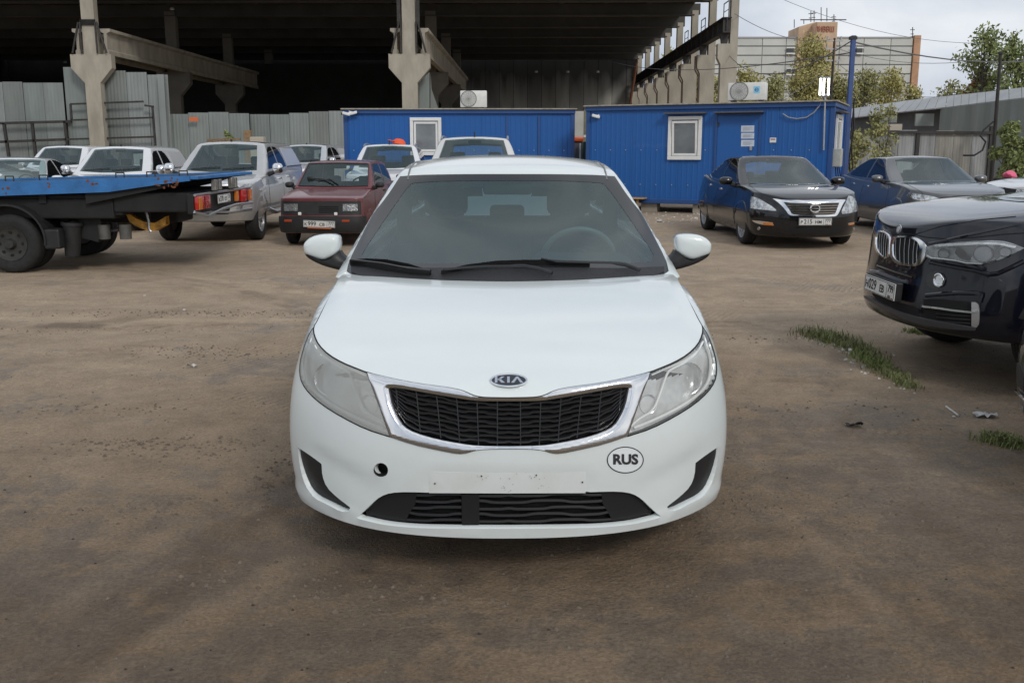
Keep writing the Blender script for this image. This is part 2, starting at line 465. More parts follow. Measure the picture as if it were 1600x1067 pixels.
# materials shared by the vehicles
M_TYRE = pmat('tyre_rubber', (0.018, 0.018, 0.018), 0.85, var=0.3, vscale=20, bump=0.3, bscale=80)
M_BLACK = pmat('black_plastic', (0.015, 0.015, 0.016), 0.55, var=0.25, vscale=12, rvar=0.12)
M_BLACKG = pmat('gloss_black_plastic', (0.012, 0.012, 0.013), 0.22, coat=0.4)
M_DARK = pmat('dark_void', (0.006, 0.006, 0.006), 0.9)
M_CHROME = pmat('chrome', (0.78, 0.79, 0.80), 0.10, metal=1.0, rvar=0.05, vscale=15)
M_SATIN = pmat('satin_alloy', (0.42, 0.43, 0.44), 0.34, metal=0.85, var=0.12, vscale=14)
M_REFL = pmat('lamp_reflector', (0.80, 0.81, 0.82), 0.25, metal=0.8, bump=0.25, bscale=30)
M_PLATE = pmat('number_plate_white', (0.60, 0.60, 0.58), 0.5, var=0.12, vscale=20)
M_INK = pmat('plate_black_ink', (0.012, 0.012, 0.014), 0.5)
M_AMBER = pmat('amber_lens', (0.55, 0.18, 0.03), 0.15, coat=0.6)
M_RED = pmat('red_lens', (0.42, 0.012, 0.01), 0.15, coat=0.8)
M_LENS = glass_mat('clear_lens', (0.95, 0.96, 0.96), 1, rough=0.03, haze=0.12, hcol=(.75, .76, .75))
M_LENSF = glass_mat('clouded_lens', (0.88, 0.89, 0.87), 1, rough=0.16, haze=0.36, hcol=(.74, .75, .70))
M_CGLASS = pmat('dark_car_glass', (0.012, 0.016, 0.018), 0.03, coat=0.0, spec=0.7)
M_SEAT = pmat('seat_cloth', (0.03, 0.032, 0.034), 0.9, bump=0.3, bscale=120)

# ================================================================== ground
def ground_mat():
    m = bpy.data.materials.new('yard_ground'); m.use_nodes = True; t = m.node_tree; b = t.nodes['Principled BSDF']
    L = t.links.new; geo = N(t, 'ShaderNodeNewGeometry'); P = geo.outputs['Position']
    def noise(scale, det=8, rough=.6, stretch=None, rot=0, dist=0.0):
        mp = N(t, 'ShaderNodeMapping'); mp.inputs['Scale'].default_value = stretch or (1, 1, 1); mp.inputs['Rotation'].default_value = (0, 0, rot); L(P, mp.inputs[0])
        n = N(t, 'ShaderNodeTexNoise'); n.inputs['Scale'].default_value = scale; n.inputs['Detail'].default_value = det; n.inputs['Roughness'].default_value = rough; n.inputs['Distortion'].default_value = dist
        L(mp.outputs[0], n.inputs['Vector']); return n.outputs[0]
    def ramp(v, a, b_, c0=(0, 0, 0, 1), c1=(1, 1, 1, 1)):
        r = N(t, 'ShaderNodeValToRGB'); r.color_ramp.elements[0].position = a; r.color_ramp.elements[1].position = b_
        r.color_ramp.elements[0].color = c0; r.color_ramp.elements[1].color = c1; L(v, r.inputs[0]); return r.outputs[0]
    def mix(f, a, b_, mode='MIX'):
        x = N(t, 'ShaderNodeMix', data_type='RGBA', blend_type=mode)
        if isinstance(f, float): x.inputs[0].default_value = f
        else: L(f, x.inputs[0])
        for k, v in ((6, a), (7, b_)):
            if isinstance(v, tuple): x.inputs[k].default_value = v
            else: L(v, x.inputs[k])
        return x.outputs[2]
    def mth(op, a, b_=None, clamp=False):
        x = N(t, 'ShaderNodeMath', operation=op); x.use_clamp = clamp
        for k, v in ((0, a), (1, b_)):
            if v is None: continue
            if isinstance(v, (int, float)): x.inputs[k].default_value = v
            else: L(v, x.inputs[k])
        return x.outputs[0]
    dirt = ramp(noise(2.6, 12, .80), .34, .68, (0.225, 0.182, 0.138, 1), (0.345, 0.284, 0.218, 1))
    asph = ramp(noise(7, 12, .8), .34, .66, (0.165, 0.143, 0.120, 1), (0.250, 0.218, 0.182, 1))
    # dusty crust over old asphalt: broad bare areas, feathered by finer noise
    big = noise(.30, 3, .5, (1, 1.2, 1), .35); mid = noise(1.3, 9, .70, (.9, 1.15, 1), .25); fine = noise(6.0, 10, .72)
    sm = mth('ADD', mth('ADD', mth('MULTIPLY', big, .34), mth('MULTIPLY', mid, .36)), mth('MULTIPLY', fine, .34))
    sx = N(t, 'ShaderNodeSeparateXYZ'); L(P, sx.inputs[0])
    near = N(t, 'ShaderNodeMapRange'); near.inputs['From Min'].default_value = 1.6; near.inputs['From Max'].default_value = 8.5; near.inputs['To Min'].default_value = .035; near.inputs['To Max'].default_value = -.045; L(sx.outputs[1], near.inputs[0])
    mask = ramp(mth('ADD', sm, near.outputs[0]), .508, .548)
    c = mix(mask, dirt, asph)
    # dust drawn out by wheels: long faint bands across the yard, curved tracks near by
    fine2 = noise(8, 6, .7)
    def band(v, lo, hi, amt, col):
        nonlocal c
        c = mix(mth('MULTIPLY', mth('MULTIPLY', ramp(v, lo, hi), ramp(fine2, .35, .6)), amt), c, col)
    band(noise(.9, 8, .72, (.5, 1.6, 1), .10), .52, .62, .55, (0.375, 0.305, 0.225, 1))
    band(noise(1.3, 9, .74, (.65, 1.5, 1), -.45), .54, .63, .6, (0.165, 0.128, 0.096, 1))
    band(noise(1.6, 9, .74, (1.6, .55, 1), -.25), .55, .64, .55, (0.345, 0.285, 0.215, 1))
    def stripe(cx, cy, r, w_, amt, col, lo=.42, hi=.60, sc=2.2):
        nonlocal c
        wn = mth('MULTIPLY', mth('SUBTRACT', noise(1.1, 4, .6), .5), .35); ex = mth('SUBTRACT', sx.outputs[0], cx); ey = mth('SUBTRACT', sx.outputs[1], cy)
        d = mth('SQRT', mth('ADD', mth('MULTIPLY', ex, ex), mth('MULTIPLY', ey, ey))); d = mth('ABSOLUTE', mth('ADD', mth('SUBTRACT', d, r), wn))
        k = mth('DIVIDE', d, w_); k = mth('SUBTRACT', 1.0, k, True); c = mix(mth('MULTIPLY', mth('MULTIPLY', ramp(k, 0, .6), ramp(noise(sc, 8, .7), lo, hi)), amt), c, col)
    LT, DKc = (.36, .295, .225, 1), (.135, .105, .078, 1)
    stripe(-6.4, 5.3, 6.0, .13, .8, LT); stripe(-6.4, 5.3, 5.6, .10, .5, DKc); stripe(-9.0, 4.5, 8.02, .10, .6, DKc); stripe(-9.0, 4.5, 7.75, .09, .5, LT)
    stripe(9.4, 3.4, 8.25, .07, .7, LT); stripe(9.4, 3.4, 7.7, .10, .45, DKc); stripe(-2.2, 58, 50.35, .16, .85, DKc, .48, .60, 1.1); stripe(-2.2, 58, 50.0, .13, .7, LT); stripe(-2.0, 40, 31.6, .12, .6, DKc, .50, .62, 1.3)
    stripe(3, 30, 21.0, .25, .5, LT, sc=1.3); stripe(-12, 14, 10.4, .2, .5, DKc, sc=1.6); stripe(1.5, 1.2, 1.2, .12, .5, LT)
    # tyre ribs in the softer dirt
    mp = N(t, 'ShaderNodeMapping'); mp.inputs['Rotation'].default_value = (0, 0, .5); L(P, mp.inputs[0]); wv = N(t, 'ShaderNodeTexWave', wave_type='BANDS', bands_direction='X'); wv.inputs['Scale'].default_value = 5.5; wv.inputs['Distortion'].default_value = 3.5; wv.inputs['Detail'].default_value = 4; wv.inputs['Detail Scale'].default_value = 2; L(mp.outputs[0], wv.inputs[0])
    trk = mth('MULTIPLY', ramp(wv.outputs[1], .45, .8), ramp(noise(.55, 5, .6, (1, 1, 1), .2, .5), .54, .62)); c = mix(mth('MULTIPLY', trk, .30), c, (0.13, 0.098, 0.07, 1))
    # grit and small dark crumbs
    vo = N(t, 'ShaderNodeTexVoronoi'); vo.inputs['Scale'].default_value = 17; L(P, vo.inputs['Vector'])
    cr = ramp(vo.outputs['Distance'], .06, .16, (1, 1, 1, 1), (0, 0, 0, 1)); sel = ramp(noise(.9, 4, .6), .56, .66)
    c = mix(mth('MULTIPLY', mth('MULTIPLY', cr, sel), .75), c, (0.05, 0.038, 0.028, 1))
    fg = noise(70, 4, .7); c = mix(.5, c, ramp(fg, .25, .75, (.30, .30, .30, 1), (1.65, 1.65, 1.65, 1)), 'MULTIPLY')
    # ground turns darker close to the viewer, edge broken by noise
    near_tone = N(t, 'ShaderNodeMapRange'); near_tone.inputs['From Min'].default_value = 2.0; near_tone.inputs['From Max'].default_value = 7.5; near_tone.inputs['To Min'].default_value = .95; near_tone.inputs['To Max'].default_value = 0.0
    dn = mth('ADD', sx.outputs[1], mth('MULTIPLY', mth('SUBTRACT', noise(.6, 5, .6), .5), 7)); L(dn, near_tone.inputs[0])
    c = mix(1.0, c, (1.34, 1.27, 1.18, 1), 'MULTIPLY'); c = mix(near_tone.outputs[0], c, mix(1.0, c, (.49, .44, .385, 1), 'MULTIPLY'))
    L(c, b.inputs['Base Color'])
    rr = N(t, 'ShaderNodeMapRange'); rr.inputs['To Min'].default_value = .95; rr.inputs['To Max'].default_value = .70; L(mask, rr.inputs[0]); L(rr.outputs[0], b.inputs['Roughness'])
    b.inputs['Specular IOR Level'].default_value = .3
    h = mth('ADD', mth('MULTIPLY', noise(11, 10, .75), 1.1), mth('ADD', mth('MULTIPLY', mid, 1.6), mth('MULTIPLY', fg, .60)))
    h = mth('SUBTRACT', h, mth('MULTIPLY', mask, .12))
    bp = N(t, 'ShaderNodeBump'); bp.inputs['Strength'].default_value = .75; bp.inputs['Distance'].default_value = .035; L(h, bp.inputs['Height']); L(bp.outputs[0], b.inputs['Normal'])
    return m
from mathutils import noise as mn
def relief(x, y):
    d = 0.010 * (mn.fractal(Vector((x * .8, y * 1.1, 0)), 1, 2, 5) ) + .012 * mn.noise(Vector((x * .16, y * 2.4, 3.1)))
    rut = 0
    for (yc, a, wd) in ((7.5, -.011, .16), (8.7, -.010, .2), (5.9, -.008, .12)):
        u = (y - yc - .25 * math.sin(x * .35 + yc)) / wd; rut += a * math.exp(-u * u)
    near = math.hypot(x, y - 4.7)
    return (d + rut) * min(1, max(0, near - .5)) * (1 if y < 40 else 0)
def ground():
    ys = [-30, -15, -6, -2, 0, 1]
    y = 1.3
    while y < 22: ys.append(y); y += .045 + (y - 1.3) * .012
    while y < 60: ys.append(y); y += 1.2
    ys += [70, 90, 130, 200, 350, 600, 1200]
    n = 240; V = []; F = []
    for y in ys:
        hw = 3.6 + max(0, y) * .9
        for k in range(n + 1):
            u = 2 * k / n - 1; x = u * hw if abs(u) < .96 else math.copysign(hw * .96 + ((abs(u) - .96) / .04) ** 2 * max(60, y * 1.5), u)
            V.append((x, y, relief(x, y) if (y > 1 and y < 25 and abs(x) < 30) else 0))
    for j in range(len(ys) - 1):
        for k in range(n): a = j * (n + 1) + k; F.append((a, a + 1, a + n + 2, a + n + 1))
    o = mesh_obj('ground', V, F, ground_mat(), smooth=True); tag(o, kind='structure', label='dusty brown yard ground of worn asphalt and packed dirt'); return o
GROUND = ground()

# ================================================================== materials of the place
M_CONC = pmat('old_concrete', (0.35, 0.32, 0.262), .85, var=.25, vscale=1.3, bump=.4, bscale=12, stretch=(1, 1, .35))
M_CONCD = pmat('black_concrete', (0.020, 0.019, 0.017), .9, var=.3, vscale=.8)  # near-black concrete for the inner walls of the hall
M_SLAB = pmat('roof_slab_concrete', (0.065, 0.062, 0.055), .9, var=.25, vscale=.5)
M_STEEL = pmat('dark_painted_steel', (0.035, 0.032, 0.030), .7, var=.4, vscale=3)
M_ZINC = [pmat('galvanised_sheet_' + str(i), c, .55, metal=.25, var=.16, vscale=1.2, stretch=(1, 1, .25)) for i, c in enumerate([(.225, .255, .245), (.205, .235, .225), (.25, .275, .27), (.195, .215, .205)])]
M_BLUE = paint('cabin_blue_paint', (0.014, 0.100, 0.335), .42, coat=.10, spec=.3, dirt=.18, dirtcol=(.08, .11, .18))
M_BLUED = pmat('cabin_blue_trim', (0.018, 0.07, 0.225), .45, var=.1, vscale=2)
M_PVC = pmat('white_pvc', (0.72, 0.72, 0.70), .35, var=.05)
M_PANE = pmat('window_pane', (0.16, 0.18, 0.19), .06, spec=.8, var=.3, vscale=1.5)
M_WOOD = pmat('old_wood', (0.24, 0.16, 0.09), .8, var=.3, vscale=10)

# ================================================================== open hall
HR = -math.atan(.0141)
HY, SPAN, BAY, NB = 52.0, 17.95, 6.0, 8
NB2 = 4; M_CONC_SHADE = pmat('shaded_concrete', (0.16, 0.145, 0.12), .9, var=.35, vscale=.5)  # darker copy of the column concrete: deep interior shade put into its colour
hall = thing('open_hall', 'huge dark open industrial hall with concrete columns and crane beams behind the blue cabins', 'hall', (0, 0, 0), HR)
HMI = Matrix.Rotation(HR, 4, 'Z').inverted()
xB = (HMI @ at_y(640, 100, HY)).x; xA = xB - SPAN + .25; xC = (HMI @ at_y(1141, 100, HY)).x
y0 = HY; ZCOR = at_y(640, 85, HY).z; ZROOF = 10.7
def column_mesh(side):
    m = MB(); up = .36; lo = .43
    m.box(-up, up, -.25, .25, ZCOR, ZROOF); m.box(-lo, lo, -.25, .25, 0, ZCOR - 1.55)
    cor = [(-lo, ZCOR - 1.55), (lo, ZCOR - 1.55), (1.14, ZCOR - .75), (1.14, ZCOR), (-1.14, ZCOR), (-1.14, ZCOR - .75)]
    m.prism(cor, -.251, .251, 'Y'); return m
def col_obj(x, y, k, mt):
    c = column_mesh(0).build('column', mt, hall); c.location = (x, y, 0); return c
def crane_beam_mesh():
    m = MB(); h = at_y(665, 44, HY).z - ZCOR
    prof = [(-.16, .0), (.16, 0), (.16, .22), (.08, .3), (.08, h - .25), (.28, h - .16), (.28, h), (-.28, h), (-.28, h - .16), (-.08, h - .25), (-.08, .3), (-.16, .22)]
    m.prism(prof, 0.02, 12 - .02, 'Y'); return m
cbm = None; colm = None
for row, x in (('A', xA), ('B', xB)):
    for k in range(NB2):
        y = y0 + k * 12
        if colm is None: colm = column_mesh(0).build('column', M_CONC, hall); c = colm
        else: c = colm.copy(); COL.objects.link(c)
        if k: c.material_slots[0].link = 'OBJECT'; c.material_slots[0].material = M_CONC_SHADE
        c.location = (x, y, 0)
        for s in (-1, 1):
            if k == NB2 - 1: continue
            if cbm is None: cbm = crane_beam_mesh().build('crane_beam', M_CONC, hall); b_ = cbm
            else: b_ = cbm.copy(); COL.objects.link(b_)
            b_.location = (x + s * .78, y, ZCOR)
        if k == 0:      # rusty brackets and struts round the column heads
            for s in (-1, 1):
                m = MB()
                m.box(x + s * .52 - .10, x + s * .52 + .10, y - .32, y - .2, ZCOR + 1.5, ZCOR + 3.0) if row == 'B' else m.box(x - .42, x + .42, y - .34, y - .26, ZCOR + 1.55, ZCOR + 1.85)
                m.tube([(x + s * .5, y - .34, ZCOR + 1.7), (x + s * .95, y - .34, ZCOR + .05)], .06, 5); m.tube([(x + s * .42, y - .34, ZCOR + 1.7), (x + s * .44, y - .34, ZCOR + .05)], .05, 5)
                m.build('steel_bracket', M_STEEL, hall)
# right row: columns with a step inwards, dark steel crane girder
ZC3 = at_y(1125, 70, HY).z
prof = [(-.02, 0), (.30, 0), (.30, ZROOF), (-.02, ZROOF)]
cm = MB(); cm.prism([(-.62, 0), (.28, 0), (.28, ZC3), (-.62, ZC3)], -.25, .25, 'Y'); cm.box(-.14, .28, -.25, .25, ZC3, ZROOF)
cm.prism([(-.62, ZC3 - 1.1), (-.62, ZC3), (-.80, ZC3), (-.80, ZC3 - .75)], -.25, .25, 'Y')
c0_ = cm.build('column', M_CONC, hall); c0_.location = (xC, y0, 0)
for k in range(1, NB): c = c0_.copy(); COL.objects.link(c); c.location = (xC, y0 + k * BAY, 0)
zt_, zb_ = at_y(1134, 31, HY).z, at_y(1134, 53, HY).z
for k in range(NB - 1):
    g = MB(); ya, yb = y0 + k * BAY - (.6 if k == 0 else -.01), y0 + (k + 1) * BAY - .01; gx = xC - .42
    g.box(gx - .03, gx + .03, ya, yb, zb_ + .03, zt_ - .03); g.box(gx - .25, gx + .25, ya, yb, zt_ - .03, zt_ + .03); g.box(gx - .2, gx + .2, ya, yb, zb_ - .03, zb_ + .03)
    for q in range(4): g.box(gx - .2, gx + .2, ya + q * 1.5 + .1, ya + q * 1.5 + .13, zb_ + .03, zt_ - .03)
    g.build('crane_girder', M_STEEL, hall)
    p = MB(); yy = y0 + k * BAY; p.prism([(gx - .16, ZC3), (gx + .16, ZC3), (gx + .24, zb_ - .03), (gx - .24, zb_ - .03)], yy - .12, yy + .12, 'Y'); p.build('girder_post', M_STEEL, hall)
    if k < 3:
        rl = MB(); rl.tube([(gx + .15, ya + .4, zt_ + .02), (gx + .15, ya + .4, zt_ + .95)], .03, 4); rl.tube([(gx + .15, ya + 1.7, zt_ + .02), (gx + .15, ya + 1.7, zt_ + .95)], .03, 4); rl.tube([(gx + .15, ya + .4, zt_ + .95), (gx + .15, ya + 1.7, zt_ + .95)], .03, 4)
        rl.tube([(gx + .15, ya + .4, zt_ + .5), (gx + .15, ya + 1.7, zt_ + .5)], .02, 4); rl.build('railing', M_STEEL, hall)
# drainpipes down the right columns
for k in range(1, 6):
    t_ = MB(); yy = y0 + k * BAY; t_.tube([(xC - .72, yy - .35, 2.0), (xC - .72, yy - .35, ZC3 - 1.3), (xC - .95, yy - .35, ZC3 - .9), (xC - .95, yy - .35, ZC3 - .1)], .055, 6); t_.build('drain_pipe', pmat('rusty_pipe', (.09, .06, .05), .8, var=.4), hall, smooth=True)
# roof: cross beams every bay, ribbed slabs between them
XL = xA - SPAN * 1.6
bm_ = MB(); bm_.prism([(xB - .0, ZROOF - .15), (xC + .4, ZROOF - .15), (xC + .4, ZROOF + .5), (xB, ZROOF + .9)], -.18, .18, 'Y')
for bay, (xa, xb) in enumerate(((xB, xC), (xA, xB), (XL, xA))):
    ob = None
    for k in range(0, NB):
        if ob is None:
            m = MB(); m.box(xa, xb + (.4 if bay == 0 else 0), -.18, .18, ZROOF - .25, ZROOF + .45); m.box(xa, xb, -.3, .3, ZROOF - .33, ZROOF - .251); ob = m.build('roof_beam', M_SLAB, hall); o = ob
        else: o = ob.copy(); COL.objects.link(o)
        o.location = (0, y0 + k * BAY, 0)
    ns = round((xb - xa) / 3); wd = (xb - xa) / ns; so = None
    for k in range(0, NB - 1):
        for j in range(ns):
            if so is None:
                m = MB(); m.box(.01, wd - .01, .02, BAY - .02, .30, .42); m.box(.01, .14, .02, BAY - .02, .0, .299); m.box(wd - .14, wd - .01, .02, BAY - .02, 0, .299)
                for q in range(3): m.box(.14, wd - .14, 1.5 + q * 1.5 - .06, 1.5 + q * 1.5 + .06, .12, .299)
                so = m.build('roof_slab', M_SLAB, hall); o = so
            else: o = so.copy(); COL.objects.link(o)
            o.location = (xa + j * wd, y0 + k * BAY, ZROOF + .451)
yE = y0 + (NB - 1) * BAY + .8
# back wall of the right bay: tall sheets, darker above
M_BACK = [pmat('back_wall_sheet_' + str(i), c, .7, var=.4, vscale=.6, stretch=(1, 1, .15)) for i, c in enumerate([(.40, .40, .36), (.46, .46, .42), (.34, .345, .32)])]
for m_ in M_BACK:      # sheets turn near-black towards the roof, ragged lower edge
    t_ = m_.node_tree; b_ = t_.nodes['Principled BSDF']; src = b_.inputs['Base Color'].links[0].from_socket
    tc_ = N(t_, 'ShaderNodeTexCoord'); sx_ = N(t_, 'ShaderNodeSeparateXYZ'); t_.links.new(tc_.outputs['Object'], sx_.inputs[0]); mp_ = N(t_, 'ShaderNodeMapping'); mp_.inputs['Scale'].default_value = (1, 1, .15); t_.links.new(tc_.outputs['Object'], mp_.inputs[0])
    n_ = N(t_, 'ShaderNodeTexNoise'); n_.inputs['Scale'].default_value = 1.2; n_.inputs['Detail'].default_value = 5; t_.links.new(mp_.outputs[0], n_.inputs['Vector'])
    a_ = N(t_, 'ShaderNodeMath', operation='MULTIPLY_ADD'); a_.inputs[1].default_value = 5; t_.links.new(n_.outputs[0], a_.inputs[0]); t_.links.new(sx_.outputs[2], a_.inputs[2])
    r_ = N(t_, 'ShaderNodeMapRange'); r_.inputs['From Min'].default_value = 8.3; r_.inputs['From Max'].default_value = 11.4; r_.inputs['To Max'].default_value = .95; t_.links.new(a_.outputs[0], r_.inputs[0])
    x_ = N(t_, 'ShaderNodeMix', data_type='RGBA'); x_.inputs[7].default_value = (.03, .03, .028, 1); t_.links.new(r_.outputs[0], x_.inputs[0]); t_.links.new(src, x_.inputs[6]); t_.links.new(x_.outputs[2], b_.inputs['Base Color'])
n = 13
for j in range(n):
    xa = xB - .5 + (xC + .3 - xB + .5) * j / n; xb = xB - .5 + (xC + .3 - xB + .5) * (j + 1) / n
    random.seed(j); m = MB(); m.box(xa + .02, xb - .02, yE, yE + .06, 0, ZROOF + .2 - random.random() * .1); m.build('wall_sheet', M_BACK[j % 3], hall)
MB().box(xB - .6, xC + .4, yE + .2, yE + .4, 0, ZROOF + .8).build('back_wall_or_added_backing', M_CONCD, hall)  # backing added behind the sheets to block sky light through their gaps
MB().box(XL, xB - .5, yE + .1, yE + .4, 0, ZROOF + .8).build('back_wall_or_added_backing', M_CONCD, hall)
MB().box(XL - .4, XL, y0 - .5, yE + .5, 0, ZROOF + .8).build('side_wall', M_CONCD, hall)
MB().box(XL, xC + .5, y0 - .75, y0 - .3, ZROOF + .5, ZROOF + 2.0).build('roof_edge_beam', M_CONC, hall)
# wall added inside the left bays to block light and keep them black
MB().box(xA - 16, xB - 1.5, yE - 14, yE - 13.7, 0, 8.8).build('added_dark_wall', M_CONCD, hall)
m = MB(); m.tube([HMI @ at_y(983, 172, 80), HMI @ at_y(995, 98, 80)], .12, 6); m.build('orange_strut', pmat('orange_steel', (.26, .10, .05), .6, var=.3), hall)
# hanging lamps seen as pale dots
for q, (px, py) in enumerate([(269, 15), (378, 11), (487, 7), (545, 140), (572, 137), (513, 141), (838, 113), (887, 113), (934, 113), (102, 98), (246, 73)]):
    Y = 62 + q * 2.5 if py < 60 else 84; p = HMI @ at_y(px, py, Y); m = MB(); m.lathe([(.001, .12), (.10, .10), (.16, 0), (.10, -.05), (.001, -.06)], 10, Matrix.Translation(p), 'Z'); m.build('ceiling_lamp', pmat('lamp_enamel', (.6, .6, .6), .5), hall, smooth=True)

# ================================================================== sheet metal fences
def sheet_fence(name, label, pts, zb=0.0, pw=1.1, mats=M_ZINC, frame=(), parent_mat=M_STEEL, seed=1, rib=.19, post=None, toprail=False):
    """pts: [(x, y, ztop), ...] run of the fence"""
    t = thing(name, label, 'fence', group='sheet metal fence sections'); rnd = random.Random(seed)
    for (xa, ya, za), (xb, yb, zb2) in zip(pts, pts[1:]):
        L = math.hypot(xb - xa, yb - ya); n = max(1, round(L / pw)); u = Vector(((xb - xa) / L, (yb - ya) / L, 0)); nr = Vector((u.y, -u.x, 0))
        for k in range(n):
            a = L * k / n + .01; b = L * (k + 1) / n - .01; zt = za + (zb2 - za) * (k + .5) / n + rnd.uniform(-.05, .05); lean = rnd.uniform(-.02, .02)
            q = max(3, round((b - a) / rib)); V = []; F = []
            for i in range(q * 2 + 1):
                s = a + (b - a) * i / (q * 2); off = (.009 if (i % 2) else -.002) + rnd.uniform(-.002, .002)
                p = Vector((xa, ya, 0)) + u * s + nr * off
                V += [(p.x, p.y, zb), (p.x + nr.x * lean, p.y + nr.y * lean, zt)]
            for i in range(q * 2): F.append((2 * i, 2 * i + 2, 2 * i + 3, 2 * i + 1))
            o = mesh_obj('sheet_panel', V, F, rnd.choice(mats), t)
            md = o.modifiers.new('th', 'SOLIDIFY'); md.thickness = .008; md.offset = -1
        if toprail: m = MB(); m.tube([(xa + nr.x * .06, ya + nr.y * .06, za - .03), (xb + nr.x * .06, yb + nr.y * .06, zb2 - .03)], .06, 4); m.build('top_rail', parent_mat, t)
    if post:
        for (x, y, zt) in post: MB().box(x - .06, x + .06, y - .08, y + .04, 0, zt).build('fence_post', parent_mat, t)
    return t
def P3(px, py, Y): p = at_y(px, py, Y); return (p.x, p.y, p.z)
FY = 53.2
f1 = sheet_fence('sheet_fence', 'tall grey sheet metal wall with dark angle iron frames behind the leftmost column', [P3(-60, 128, FY), P3(98, 131, FY)], seed=2)
f2 = sheet_fence('sheet_fence', 'tallest grey sheet metal wall section directly behind the leftmost column', [P3(98, 103, FY - .3), P3(262, 118, FY - .3)], seed=3)
f3 = sheet_fence('sheet_fence', 'low pale sheet metal fence stretch with small orange mark right of the leftmost column', [P3(262, 178, FY), P3(389, 176, FY)], seed=4)
f4 = sheet_fence('sheet_fence', 'low weathered sheet metal fence stretch meeting the left blue cabin', [P3(390, 180, FY + .4), P3(513, 174, FY + .4), P3(560, 171, FY + .4)], seed=5)
def bar(t, a, b, Y, w=.10):
    A_, B_ = at_y(a[0], a[1], Y), at_y(b[0], b[1], Y); m = MB(); m.tube([A_, B_], w, 4); m.build('frame_bar', M_STEEL, t)
for a, b in (((0, 193), (112, 190)), ((6, 193), (14, 245)), ((50, 192), (56, 245)), ((101, 190), (107, 238)), ((0, 222), (104, 218))): bar(f1, a, b, FY - .5)
for a, b in (((110, 163), (224, 159)), ((110, 163), (112, 188)), ((112, 188), (240, 184)), ((226, 165), (240, 167)), ((238, 166), (243, 228)), ((104, 218), (240, 214))): bar(f2, a, b, FY - .8, .07)
m = MB(); m.box(*sum([[a - .25, a + .25] for a in at_y(303, 187, FY - .35)[:1]], []), FY - .4, FY - .37, at_y(303, 190, FY).z, at_y(303, 184, FY).z); m.build('orange_mark', pmat('orange_paint', (.6, .13, .04), .6), f3)
p = at_y(258, 150, FY - .6); m = MB(); m.prism([(at_y(254, 150, FY).x, 0), (at_y(263, 150, FY).x, 0), (at_y(262, 118, FY).x, at_y(262, 118, FY).z), (at_y(252, 118, FY).x, at_y(252, 118, FY).z)], FY - .62, FY - .5, 'Y'); m.build('bent_edge_sheet', M_ZINC[2], f2)
# sheet leaning under the middle column, timber pile behind the fence
q = thing('leaning_metal_sheet', 'bent grey metal sheet standing beside the middle concrete column above the left cabin', 'metal sheet')
m = MB(); Y_ = HY + 1.2; pa = [at_y(655, 175, Y_), at_y(671, 175, Y_), at_y(671, 113, Y_), at_y(655, 128, Y_)]; m.prism([(v.x, v.z) for v in (pa[0], pa[1], pa[2], pa[3])], Y_, Y_ + .03, 'Y'); m.build('sheet', M_ZINC[0], q)
m = MB(); pa = [at_y(672, 175, Y_), at_y(686, 175, Y_), at_y(674, 140, Y_), at_y(672, 114, Y_)]; m.prism([(v.x, v.z) for v in pa], Y_ + .2, Y_ + .23, 'Y'); m.build('bent_flap', M_ZINC[3], q)
pile = thing('timber_pile', 'pile of old brown planks in front of the pale low fence behind the silver pickup', 'planks')
random.seed(3)
for k in range(9):
    a = at_y(308 + random.uniform(0, 25), 232 - k * 1.6, 46); b = at_y(345 + random.uniform(0, 35), 229 - k * 1.4, 45.5); m = MB(); m.tube([a, b], .07, 4); m.build('plank', M_WOOD, pile)
m = MB(); v = at_y(386, 207, 45); m.bbox(v.x - .2, v.x + .15, 45, 45.4, .0, v.z + .1, .03, None); v2_ = at_y(400, 214, 45); m2 = MB(); m2.bbox(v2_.x - .35, v2_.x + .35, 45, 45.5, 0, v2_.z, .04); m.build('timber_block', M_WOOD, pile); m2.build('pale_block', pmat('pale_block', (.4, .36, .3), .8), pile)

# ================================================================== blue cabins
def corr_wall(name, parent, A_, B_, z0, z1, mt, rib=.13, holes=(), depth=.007, panels=1.0):
    """a wall of profiled blue sheets between plan points A and B, as single sheets about a metre wide, with rivets"""
    A_, B_ = Vector((*A_, 0)), Vector((*B_, 0)); u = (B_ - A_); L = u.length; u.normalize(); nr = Vector((u.y, -u.x, 0)); n = max(1, round(L / panels))
    for k in range(n):
        V = []; F = []; a, b = L * k / n + .003, L * (k + 1) / n - .003; q = round((b - a) / rib)
        for i in range(q):
            s0 = a + (b - a) * i / q; w_ = (b - a) / q
            for s, o in ((s0, 0), (s0 + w_ * .62, 0), (s0 + w_ * .72, depth), (s0 + w_ * .90, depth)): p = A_ + u * s + nr * o; V += [(p.x, p.y, z0), (p.x, p.y, z1)]
        p = A_ + u * b; V += [(p.x, p.y, z0), (p.x, p.y, z1)]
        for i in range(len(V) // 2 - 1): F.append((2 * i, 2 * i + 2, 2 * i + 3, 2 * i + 1))
        mesh_obj(name, V, F, mt, parent)
